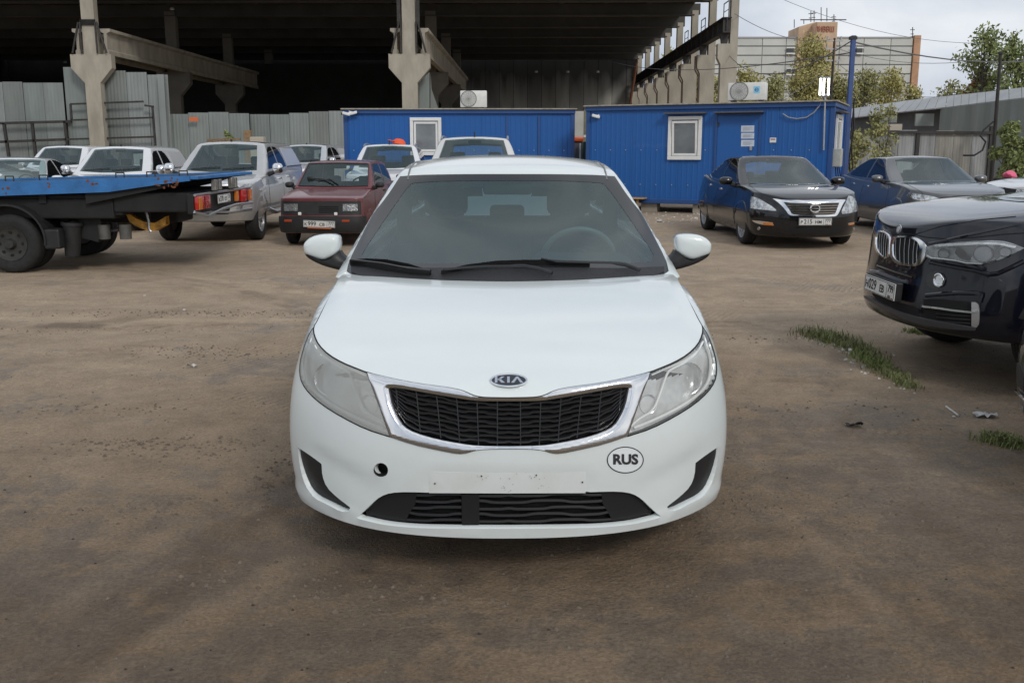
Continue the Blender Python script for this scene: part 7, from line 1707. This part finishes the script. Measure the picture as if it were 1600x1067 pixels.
x_ = Vector((1, 0, 0)); z_ = Vector((0, -1, .05)).normalized(); number_plate(bw.root, basis(Vector((pc.x, pc.y, pc.z)) + z_ * .055, x_, z_.cross(x_), z_), ('H', '029', 'EB'), '799')
m = MB(); m.bbox(-.27, .27, -.06, .065, -.05, -.009, .006, basis(Vector((pc.x, pc.y, pc.z)) + z_ * .055, x_, z_.cross(x_), z_)); m.build('plate_holder', M_BLACK, bw.root)
bw.front('windshield', [(-.74, 1.18), (-.66, 1.42), (-.57, 1.67), (0, 1.70), (.57, 1.67), (.66, 1.42), (.74, 1.18), (0, 1.15)], M_GL, M_=bw.A, off=.004, sp=.06)
bw.side('side_window', [(1.85, 1.17), (2.2, 1.45), (2.5, 1.62), (2.9, 1.64), (2.9, 1.17)], M_GLD); bw.side('side_window', [(3.0, 1.17), (3.0, 1.64), (3.6, 1.62), (4.1, 1.5), (4.3, 1.2)], M_GLD)
for pts in ([(1.60, 1.1), (1.48, .9), (1.5, .4)], [(2.95, 1.12), (2.95, .4)]): bw.sline(pts)
bw.cut_cabin([(-.6, 1.25), (-.5, 1.6), (0, 1.62), (.5, 1.6), (.6, 1.25), (0, 1.22)])
bw.mirror(1.06, 1.75, 1.2, P_NAVY, w=.22, h=.18); bw.wheels(5, M_SATIN, rimf=.7)
bw.side('arch_trim', [(.92 + .46 * math.cos(a), .395 + .46 * math.sin(a)) for a in np.linspace(.15, PI - .25, 14)] + [(.92 + .43 * math.cos(a), .395 + .43 * math.sin(a)) for a in np.linspace(PI - .25, .15, 14)], M_BLACK, M_=bw.B, off=.004, th=.01, sm=0)
# second dark car: only its front corner shows at the right edge
bw2 = Car('blue_black_car', 'dark blue car of which only a bumper corner shows at lower right', SEDAN, 2.37, 3.82, -90, 1.0, P_NAVY2)
bw2.pix('lower_intake', [(1584, 560), (1600, 575), (1600, 612), (1588, 600)], M_BLACK, off=.003); bw2.line('chrome_strip', [(1590, 610), (1600, 620), (1606, 626)], .006, M_CHROME, .01)
bw2.wheels(5); bw2.front('windshield', [(-.66, 1.06), (-.55, 1.38), (0, 1.42), (.55, 1.38), (.66, 1.06), (0, 1.03)], M_GL, M_=bw2.A, off=.004, sp=.06)

# ================================================================== tow truck
M_TB = pmat('truck_bed_blue', (0.030, 0.155, 0.40), .5, var=.25, vscale=4, bump=.2, bscale=25); M_FR = pmat('truck_frame_black', (0.010, 0.010, 0.010), .75, var=.4, vscale=5)
tr = thing('tow_truck', 'blue flatbed tow truck at the left with red tail lights beside the silver pickup', 'truck', (-3.90, 11.1, 0), 0)
TI = Matrix.Translation((3.90, -11.1, 0))
def tp(px, py, Y): return TI @ at_y(px, py, Y)
zA, zBt = tp(0, 284, 11.1), tp(293, 275, 11.1)
slope = (zBt.z - zA.z) / (zBt.x - zA.x); zr_ = zBt.z; rt_ = lambda x: zr_ + slope * x
# bed: deck, side rail, rear ramp lip
m = MB(); xl = -6.0
for y0_, y1_, nm in ((0, .05, 'side_rail'), (2.30, 2.35, 'side_rail')):
    m = MB(); m.add([(xl, y0_, rt_(xl) - .185), (-1.0, y0_, rt_(-1.0) - .165), (-.35, y0_, rt_(-.35) - .09), (.0, y0_, rt_(0) - .06), (0, y0_, rt_(0)), (xl, y0_, rt_(xl))] + [(xl, y1_, rt_(xl) - .185), (-1.0, y1_, rt_(-1.0) - .165), (-.35, y1_, rt_(-.35) - .09), (.0, y1_, rt_(0) - .06), (0, y1_, rt_(0)), (xl, y1_, rt_(xl))],
        [(0, 1, 2, 3, 4, 5), (11, 10, 9, 8, 7, 6)] + [(i, i + 6, (i + 1) % 6 + 6, (i + 1) % 6) for i in range(6)]); m.build(nm, M_TB, tr)
m = MB(); m.add([(xl, .051, rt_(xl) - .04), (0, .051, rt_(0) - .02), (0, 2.299, rt_(0) - .02), (xl, 2.299, rt_(xl) - .04), (xl, .051, rt_(xl) - .10), (0, .051, rt_(0) - .05), (0, 2.299, rt_(0) - .05), (xl, 2.299, rt_(xl) - .10)], [(0, 1, 2, 3), (7, 6, 5, 4), (0, 4, 5, 1), (1, 5, 6, 2), (2, 6, 7, 3), (3, 7, 4, 0)]); m.build('deck', M_FR, tr)
m = MB(); m.bbox(.002, .10, 0, 2.35, rt_(0) - .045, rt_(0) - .004, .006); m.build('ramp_lip', M_TB, tr)
m = MB(); m.add([(-1.3, .05, rt_(-1.3) - .17), (-.15, .05, rt_(0) - .07), (-.15, 2.3, rt_(0) - .07), (-1.3, 2.3, rt_(-1.3) - .17), (-1.3, .05, rt_(-1.3) - .30), (-.4, .05, rt_(0) - .16), (-.4, 2.3, rt_(0) - .16), (-1.3, 2.3, rt_(-1.3) - .30)], [(0, 1, 2, 3), (7, 6, 5, 4), (0, 4, 5, 1), (1, 5, 6, 2), (2, 6, 7, 3), (3, 7, 4, 0)]); m.build('ramp_frame', M_FR, tr)
M_RST = pmat('rust_patch', (.16, .055, .02), .85, var=.5, vscale=30)
random.seed(8)
for px, n_ in ((8, 4), (73, 3), (146, 3), (155, 2), (213, 3), (245, 3), (262, 6), (270, 6), (280, 3)):
    for _ in range(n_):
        q_ = tp(px + random.gauss(0, 3.5), 290 + random.gauss(0, 5) - px * .02, 11.1); w_, h_ = random.uniform(.008, .035), random.uniform(.008, .022)
        if rt_(q_.x) - .155 < q_.z < rt_(q_.x) - .02: MB().prism([(q_.x + w_ * math.cos(a) * random.uniform(.6, 1.1), q_.z + h_ * math.sin(a) * random.uniform(.6, 1.1)) for a in [2 * PI * k / 9 for k in range(9)]], -.0015, .001, 'Y').build('rust_spot', M_RST, tr)
for px in (20, 73, 192, 240, 335):
    q_ = tp(px, 283, 11.25); x = min(-.1, q_.x); m = MB(); m.tube([(x - .05, .08, rt_(x) - .005), (x - .05, .08, rt_(x) + .06), (x + .05, .08, rt_(x) + .06), (x + .05, .08, rt_(x) - .005)], .010, 6); m.build('tie_down_loop', M_STEEL, tr, smooth=True)
for y_ in (.55, 1.75): m = MB(); m.bbox(xl, -.75, y_, y_ + .10, .62, rt_(-3) - .19, .01); m.build('chassis_rail', M_FR, tr)
for x in (-4.6, -3.6, -2.6, -1.9, -1.2): m = MB(); m.box(x, x + .09, .10, 2.25, rt_(x) - .28, rt_(x) - .12); m.build('cross_member', M_FR, tr)
m = MB(); m.bbox(-1.9, -.5, .9, 1.5, .55, .95, .03); m.build('winch_box', M_FR, tr)
m = MB(); m.bbox(-4.2, -3.1, .9, 1.6, .42, .9, .04); m.build('gear_housing', M_FR, tr)
# rear lights on a beam
yn_, yf_ = .05, 2.35; zl = tp(315, 318, 11.15).z
lx0 = len(COL.objects)
m = MB(); m.bbox(-.20, -.12, .0, 2.35, zl - .13, zl + .11, .01); m.build('light_beam', M_FR, tr)
m = MB(); m.tube([(-.10, .0, zl + .10), (-.10, 2.35, zl + .10)], .018, 8); m.build('chrome_bar', M_SATIN, tr)
def rlamp(y0_, y1_, amb_first):
    m = MB(); m.bbox(-.118, -.07, y0_, y1_, zl - .085, zl + .085, .012); lb = m.build('tail_light', M_RED, tr, smooth=True)
    a_, b_ = (y0_ + .01, y0_ + (y1_ - y0_) * .28) if amb_first else (y1_ - (y1_ - y0_) * .28, y1_ - .01)
    m = MB(); m.bbox(-.069, -.06, a_, b_, zl - .075, zl + .075, .003); m.build('turn_signal', M_AMBER, lb)
    m = MB(); mid = (y0_ + y1_) / 2; m.bbox(-.069, -.062, mid - .004, mid + .004, zl - .08, zl + .08, .001); m.build('lens_divider', M_BLACK, lb)
rlamp(.02, .50, True); rlamp(1.86, 2.33, False)
m = MB(); m.bbox(-.08, -.02, .02, .55, zl - .02, zl - .01, .004); 
number_plate(tr, basis((-.06, 1.02, zl + .01), Vector((0, 1, 0)), Vector((0, 0, 1)), Vector((1, 0, 0))), ('B', '370', 'OT'), '77')
for y_ in (.62, .80, 1.32, 1.48): m = MB(); m.bbox(-.10, -.04, y_, y_ + .09, zl + .13, zl + .27, .01); m.build('ramp_bracket', pmat('worn_steel', (.28, .27, .25), .5, metal=.6, var=.4), tr)
m = MB(); m.bbox(-.115, -.07, 1.62, 1.70, zl - .06, zl + .08, .006); m.build('marker_light', M_AMBER, tr)
m = MB(); m.tube([(-.12, .0, zl - .10), (-.05, .3, zl - .17), (-.05, .9, zl - .12), (-.05, 1.5, zl - .10), (-.06, 2.3, zl - .12)], .02, 6); m.build('under_ride_bar', M_SATIN, tr, smooth=True)
p0 = tp(434, 315, 0.001) if False else None
for o in list(COL.objects)[lx0:]:
    if o.parent and o.parent == tr: o.location.x += .15
m = MB(); m.bbox(xl, -1.0, .12, 2.25, .66, rt_(-3) - .19, .02); m.build('sub_frame', M_FR, tr)
m = MB(); m.bbox(-1.0, -.06, .12, 2.2, .74, .98, .02); m.build('rear_sub_frame', M_FR, tr)
# yellow strap hanging under the ramp
sp_ = [tp(*q, 11.6) for q in ((200, 330), (205, 340), (215, 347), (230, 353), (245, 354), (262, 344))]; V = []; F = []
for i, p in enumerate(sp_): V += [p + Vector((0, -.05, .05)), p + Vector((0, .05, .05)), p + Vector((0, .06, -.055)), p + Vector((0, -.06, -.05))]
for i in range(len(sp_) - 1):
    for e_ in range(4): F.append((i * 4 + e_, i * 4 + (e_ + 1) % 4, i * 4 + 4 + (e_ + 1) % 4, i * 4 + 4 + e_))
MB().add(V, F).build('yellow_strap', pmat('yellow_strap', (.55, .27, .03), .6, var=.5, vscale=15), tr, smooth=True)
m = MB(); m.tube([tp(*q, 11.55) for q in ((228, 330), (232, 345), (233, 358), (236, 362))], .018, 6); m.build('hook', M_SATIN, tr, smooth=True)
m = MB(); m.prism([(p.x, p.z) for p in (tp(238, 306, 12.2), tp(256, 306, 12.2), tp(250, 330, 12.2), tp(248, 341, 12.2), tp(238, 338, 12.2))], 1.1, 1.2, 'Y'); m.build('white_bracket', pmat('white_bracket', (.6, .62, .62), .4), tr)
# wheels: twin rear axle, mudguard, bucket, cylinders, flap
xw = tp(21, 380, 11.2).x; rw = .36
for y_, s_ in ((.12, -1), (.38, -1), (1.95, 1), (2.21, 1)):
    Mr = Matrix.Translation((xw, y_, 0)) @ Matrix.Rotation(R(90), 4, 'Z'); wh = wheel_parts(None, 0, 0, rw, .22, s_, 0, rw * .58, pmat('steel_truck_rim', (.055, .055, .05), .55, metal=.5, var=.3, vscale=10), thin=False)
    for o in [wh] + list(wh.children): o.data.transform(Mr)
    wh.parent = tr; sd_ = -1 if s_ < 0 else 1; md_ = MB(); MD = Matrix.Translation((xw, y_ + sd_ * .05, rw)) @ Matrix.Rotation(R(90 if sd_ > 0 else -90), 4, 'Z')
    md_.lathe([(.001, .075), (.05, .075), (.06, .05), (.07, .02), (.13, .012), (.175, .03), (.20, .035)], 28, MD); dk_ = md_.build('wheel_disc', pmat('steel_truck_rim', (.055, .055, .05), .55), wh, smooth=True)
    for k in range(8):
        a_ = 2 * PI * k / 8; hb_ = MB(); hb_.lathe([(.001, .004), (.022, .004), (.022, -.002)], 10, MD @ Matrix.Translation((.020, .145 * math.cos(a_), .145 * math.sin(a_)))); hb_.build('vent_hole', M_DARK, wh)
gp_ = [(xw + .47 * math.cos(a), rw + .05 + .44 * math.sin(a)) for a in np.linspace(R(-8), R(172), 22)]; V = []; F = []
for x, z in gp_: V += [(x, -.03, z), (x, .55, z), (x * 1 + (xw - x) * .05, .55, z + (rw - z) * .05), (x + (xw - x) * .05, -.03, z + (rw - z) * .05)]
for i in range(len(gp_) - 1):
    for e_ in range(4): F.append((i * 4 + e_, i * 4 + (e_ + 1) % 4, i * 4 + 4 + (e_ + 1) % 4, i * 4 + 4 + e_))
MB().add(V, F).build('mudguard', M_BLACK, tr, smooth=True, sharp=50)
m = MB(); a, b = tp(62, 366, 11.0), tp(82, 388, 11.0); m.bbox(a.x, b.x + .05, -.02, .5, b.z - .02, a.z + .05, .02); m.build('mud_flap', M_BLACK, tr)
c_ = tp(113, 375, 11.3); m = MB(); m.lathe([(.001, -.20), (.085, -.20), (.115, .18), (.13, .18), (.13, .22), (.10, .22), (.09, .0), (.001, .0)], 20, Matrix.Translation((c_.x, .2, c_.z)) @ Matrix.Rotation(R(4), 4, 'Y'), 'Z'); m.build('black_bucket', M_BLACK, tr, smooth=True)
for px, py in ((163, 361), (196, 361)):
    c_ = tp(px, py, 11.4); m = MB(); m.lathe([(.001, -.10), (.07, -.10), (.075, .08), (.001, .085)], 16, Matrix.Translation((c_.x, .3, c_.z)), 'Z'); m.build('steel_canister', pmat('dull_steel', (.12, .12, .11), .5, metal=.4, var=.3), tr, smooth=True)
a, b = tp(166, 361, 11.5), tp(190, 359, 11.5); m = MB(); m.tube([(a.x, .35, a.z), (b.x, .35, b.z)], .02, 6); m.build('canister_pipe', M_STEEL, tr)
m = MB(); a = tp(140, 330, 11.4); m.prism([(a.x - .12, .42), (a.x + .10, .36), (a.x + .16, .6), (a.x + .02, 1.0), (a.x - .12, 1.0)], .25, .45, 'Y'); m.build('hydraulic_bracket', M_FR, tr)
m = MB(); m.bbox(-3.0, -.9, .15, .5, .70, .96, .02); m.build('tool_locker', M_FR, tr)
m = MB(); m.bbox(-7.9, -6.15, .15, 2.2, .55, 2.2, .12); cb_ = m.build('cab', pmat('truck_cab_white', (.55, .56, .56), .4, coat=.5), tr, smooth=True)
for y_, s_ in ((.20, -1), (2.12, 1)):
    wh = wheel_parts(None, 0, 0, rw, .22, s_, 5, rw * .58, pmat('steel_truck_rim', (.055, .055, .05), .55)); Mr = Matrix.Translation((-6.9, y_, 0)) @ Matrix.Rotation(R(90), 4, 'Z')
    for o in [wh] + list(wh.children): o.data.transform(Mr)
    wh.parent = tr
# ================================================================== small things on the ground
def grass_patch(name, label, spine, n, h, seed, spread=.12):
    rg = random.Random(seed); V = []; F = []
    for _ in range(n):
        t = rg.random() ** .9; k = t * (len(spine) - 1); i = min(int(k), len(spine) - 2); c = Vector(spine[i]).lerp(Vector(spine[i + 1]), k - i)
        w_ = spread * (1 - .55 * t); x = c.x + rg.gauss(0, w_); y = c.y + rg.gauss(0, w_ * .8); hh = h * rg.uniform(.35, 1.15) * (1 - .35 * t) * (1.25 if rg.random() < .08 else 1); a = rg.uniform(0, 2 * PI); d = Vector((math.cos(a), math.sin(a), 0)); s = Vector((-d.y, d.x, 0)) * .0035; ln = rg.uniform(.15, .9) * hh; b = len(V); z = relief(x, y) - .005
        V += [(x - s.x, y - s.y, z), (x + s.x, y + s.y, z), (x + d.x * ln * .35 + s.x * .8, y + d.y * ln * .35 + s.y * .8, z + hh * .6), (x + d.x * ln * .35 - s.x * .8, y + d.y * ln * .35 - s.y * .8, z + hh * .6), (x + d.x * ln, y + d.y * ln, z + hh * .92)]
        F += [(b, b + 1, b + 2, b + 3), (b + 3, b + 2, b + 4)]
    o = mesh_obj(name, V, F, LGRASS); tag(o, label, None, None, 'stuff'); o['category'] = 'grass'; return o
LGRASS = leaf_mat('grass_green', (.22, .27, .09), (.20, .19, .10))
sp1 = [at_z(*q) for q in ((1266, 520), (1290, 528), (1320, 537), (1345, 548), (1362, 565), (1390, 583), (1425, 606))]
grass_patch('grass', 'ragged strip of green grass in the yard between the white sedan and the navy suv', sp1, 3000, .075, 4, .085)
sp2 = [at_z(*q) for q in ((1548, 690), (1572, 694), (1602, 702))]
grass_patch('grass', 'small grass tuft at the lower right edge', sp2, 900, .07, 5, .05)
grass_patch('grass', 'faint grass under the bumper of the navy suv', [at_z(1425, 520), at_z(1450, 524)], 260, .05, 6, .05)
def chip(name, label, pos, s, mt, seed, flat=.25, cat='litter', rz=None):
    rg = random.Random(seed); bm = bmesh.new(); bmesh.ops.create_icosphere(bm, subdivisions=2, radius=s)
    for v in bm.verts: v.co = Vector((v.co.x * rg.uniform(.7, 1.2), v.co.y * rg.uniform(.5, .9), v.co.z * flat)) * (1 + .3 * mn.noise(v.co * (3 / s) + Vector((seed, 0, 0))))
    me = bpy.data.meshes.new(name); bm.to_mesh(me); bm.free(); o = link_mesh(name, me, mt); o.location = pos + Vector((0, 0, s * flat * .6 + relief(pos.x, pos.y))); o.rotation_euler = (0, 0, rg.uniform(0, 6) if rz is None else rz)
    if label: o['label'] = label; o['category'] = cat
    return o
M_LIT = pmat('pale_litter', (.55, .54, .50), .7, var=.25, vscale=30); M_STN = pmat('ground_stone', (.135, .115, .092), .85, var=.4, vscale=30); M_DK = pmat('dark_scrap', (.02, .018, .016), .7)
# crumpled wrapper
def wrapper(label, px, py, w_, h_, mt, seed, name='wrapper'):
    c = at_z(px, py); rg = random.Random(seed); V = []; F = []; n = 7
    for j in range(n):
        for i in range(n): x = (i / (n - 1) - .5) * w_; y = (j / (n - 1) - .5) * h_; V.append((x + rg.uniform(-.004, .004), y + rg.uniform(-.004, .004), .006 + abs(mn.noise(Vector((x * 22 + seed, y * 22, 0)))) * .045))
    for j in range(n - 1):
        for i in range(n - 1): a = j * n + i; F.append((a, a + 1, a + n + 1, a + n))
    o = mesh_obj(name, V, F, mt); o.location = c + Vector((0, 0, relief(c.x, c.y))); o.rotation_euler = (0, 0, rg.uniform(-.4, .4)); tag(o, label, 'litter')
    md = o.modifiers.new('t', 'SOLIDIFY'); md.thickness = .0015
wrapper('crumpled pale grey wrapper on the ground near the lower right tuft of grass', 1538, 652, .115, .07, pmat('foil_grey', (.45, .45, .44), .35, metal=.2), 2)
wrapper('dark crumpled scrap lying in the middle of the bare ground at right', 1334, 666, .085, .045, M_DK, 3, 'scrap')
wrapper('small white paper scrap on the dirt left of the white sedan', 300, 574, .07, .03, M_LIT, 4, 'paper_scrap')
a, b = at_z(1478, 638), at_z(1497, 652); o = MB().tube([a + Vector((0, 0, .012)), b + Vector((0, 0, .012))], .006, 6).build('drinking_straw', M_LIT); tag(o, 'thin white stick lying beside the grey wrapper at right', 'litter')
k = 0
for lb, px, py, s in (('tiny white chip on the dirt far left of the white sedan, nearer the truck', 226, 463, .016), ('tiny white chip on the dirt just right of the other far chip', 288, 486, .018), ('whitish stone in front of the rubble under the right cabin', 1030, 347, .07), ('white ball of foam beside the black sedan rear wheel', 1087, 343, .06),
                      ('whitish crumb under the left end of the right cabin', 1053, 341, .04), ('biggest pale stone in the grass strip', 1329, 549, .028), ('pale stone near the lower end of the grass strip', 1420, 603, .02), ('pale pebble right of the grass strip', 1397, 556, .014), ('small pale pebble beside the white stick', 1490, 653, .012)):
    k += 1; chip('pale_stone', lb, at_z(px, py), s, M_LIT, k, .55, 'stone')
V = []; F = []
def scatter(name, label, pts, mt, smin, smax, seed, kind='stuff'):
    rg = random.Random(seed); V = []; F = []
    for x, y in pts:
        s = rg.uniform(smin, smax); z = relief(x, y); n0 = len(V); a0 = rg.uniform(0, 6)
        for k in range(5): a = a0 + 2 * PI * k / 5; V.append((x + s * math.cos(a) * rg.uniform(.7, 1.2), y + s * .8 * math.sin(a) * rg.uniform(.7, 1.2), z - .002))
        V.append((x + rg.uniform(-.2, .2) * s, y, z + s * rg.uniform(.4, .8)))
        for k in range(5): F.append((n0 + k, n0 + (k + 1) % 5, n0 + 5))
    o = mesh_obj(name, V, F, mt); tag(o, label, None, None, kind); return o
rg = random.Random(12); P = []
while len(P) < 3600:
    y = 1.5 + rg.random() ** 1.3 * 18; x = rg.uniform(-1, 1) * (1.2 + y * .62)
    if mn.noise(Vector((x * .7, y * .7, 5))) > -.12 + rg.uniform(0, .25): P.append((x, y))
scatter('gravel', 'loose brown grit over the yard', P, M_STN, .004, .011, 1)
P = [(rg.uniform(-1, 1) * (1.2 + y * .62), y) for y in [1.6 + rg.random() ** 1.6 * 14 for _ in range(700)]]
scatter('dark_crumbs', 'dark crumbs of earth over the yard', P, pmat('dark_earth', (.035, .026, .02), .9), .003, .010, 2)
P = []
for q in range(70):
    t = rg.random() * (len(sp1) - 1); i = int(t); c = sp1[i].lerp(sp1[min(i + 1, len(sp1) - 1)], t - i); P.append((c.x - .10 + rg.gauss(0, .05), c.y - .12 + rg.gauss(0, .05)))
scatter('pale_pebbles', 'pale pebbles and husks along the near edge of the grass strip', P, M_LIT, .006, .018, 3)
P = []
for q in range(90): px, py = rg.uniform(980, 1100), rg.uniform(328, 350); c = at_z(px, py); P.append((c.x, c.y))
scatter('rubble', 'pale rubble crumbs under and before the right blue cabin', P, M_LIT, .012, .035, 4)
# the same low wood that closes the view at right goes on beyond the picture
rg2 = np.random.default_rng(5)
tw = leaves('far_wood', [(x, y, 2.4 + 1.6 * rg2.random(), 5, 5, 3.0) for x, y in [(66 + 9 * k, 78 - 5.5 * k) for k in range(12)]] + [(x, y, 2.6, 5, 5, 3.2) for x, y in [(-62 - 8 * k, 66 - 6 * k) for k in range(10)]], 9000, .45, LO, None, 77); tag(tw, 'low olive wood beyond the yard, outside the picture on both sides', None, None, 'stuff')

# clods and churned dirt where wheels have turned
P = []
for px, py, n_, sx_, sy_ in ((250, 700, 150, .30, .10), (215, 690, 60, .2, .05), (300, 545, 120, .35, .10), (340, 555, 80, .3, .08), (430, 735, 110, .05, .35), (205, 800, 90, .25, .08), (120, 640, 70, .4, .06), (250, 490, 150, .9, .10), (420, 492, 120, .8, .07), (60, 515, 110, 1.2, .06), (1130, 530, 50, .3, .08), (1280, 640, 60, .4, .15), (1180, 800, 70, .25, .15), (1450, 800, 70, .35, .15), (620, 930, 60, .3, .1), (380, 900, 70, .2, .1)):
    c = at_z(px, py)
    for _ in range(n_): P.append((c.x + rg.gauss(0, sx_), c.y + rg.gauss(0, sy_)))
scatter('dirt_clods', 'crumbly dirt clods in the churned wheel tracks', P, pmat('clod_earth', (.15, .115, .085), .95, var=.4, vscale=20), .004, .017, 9)
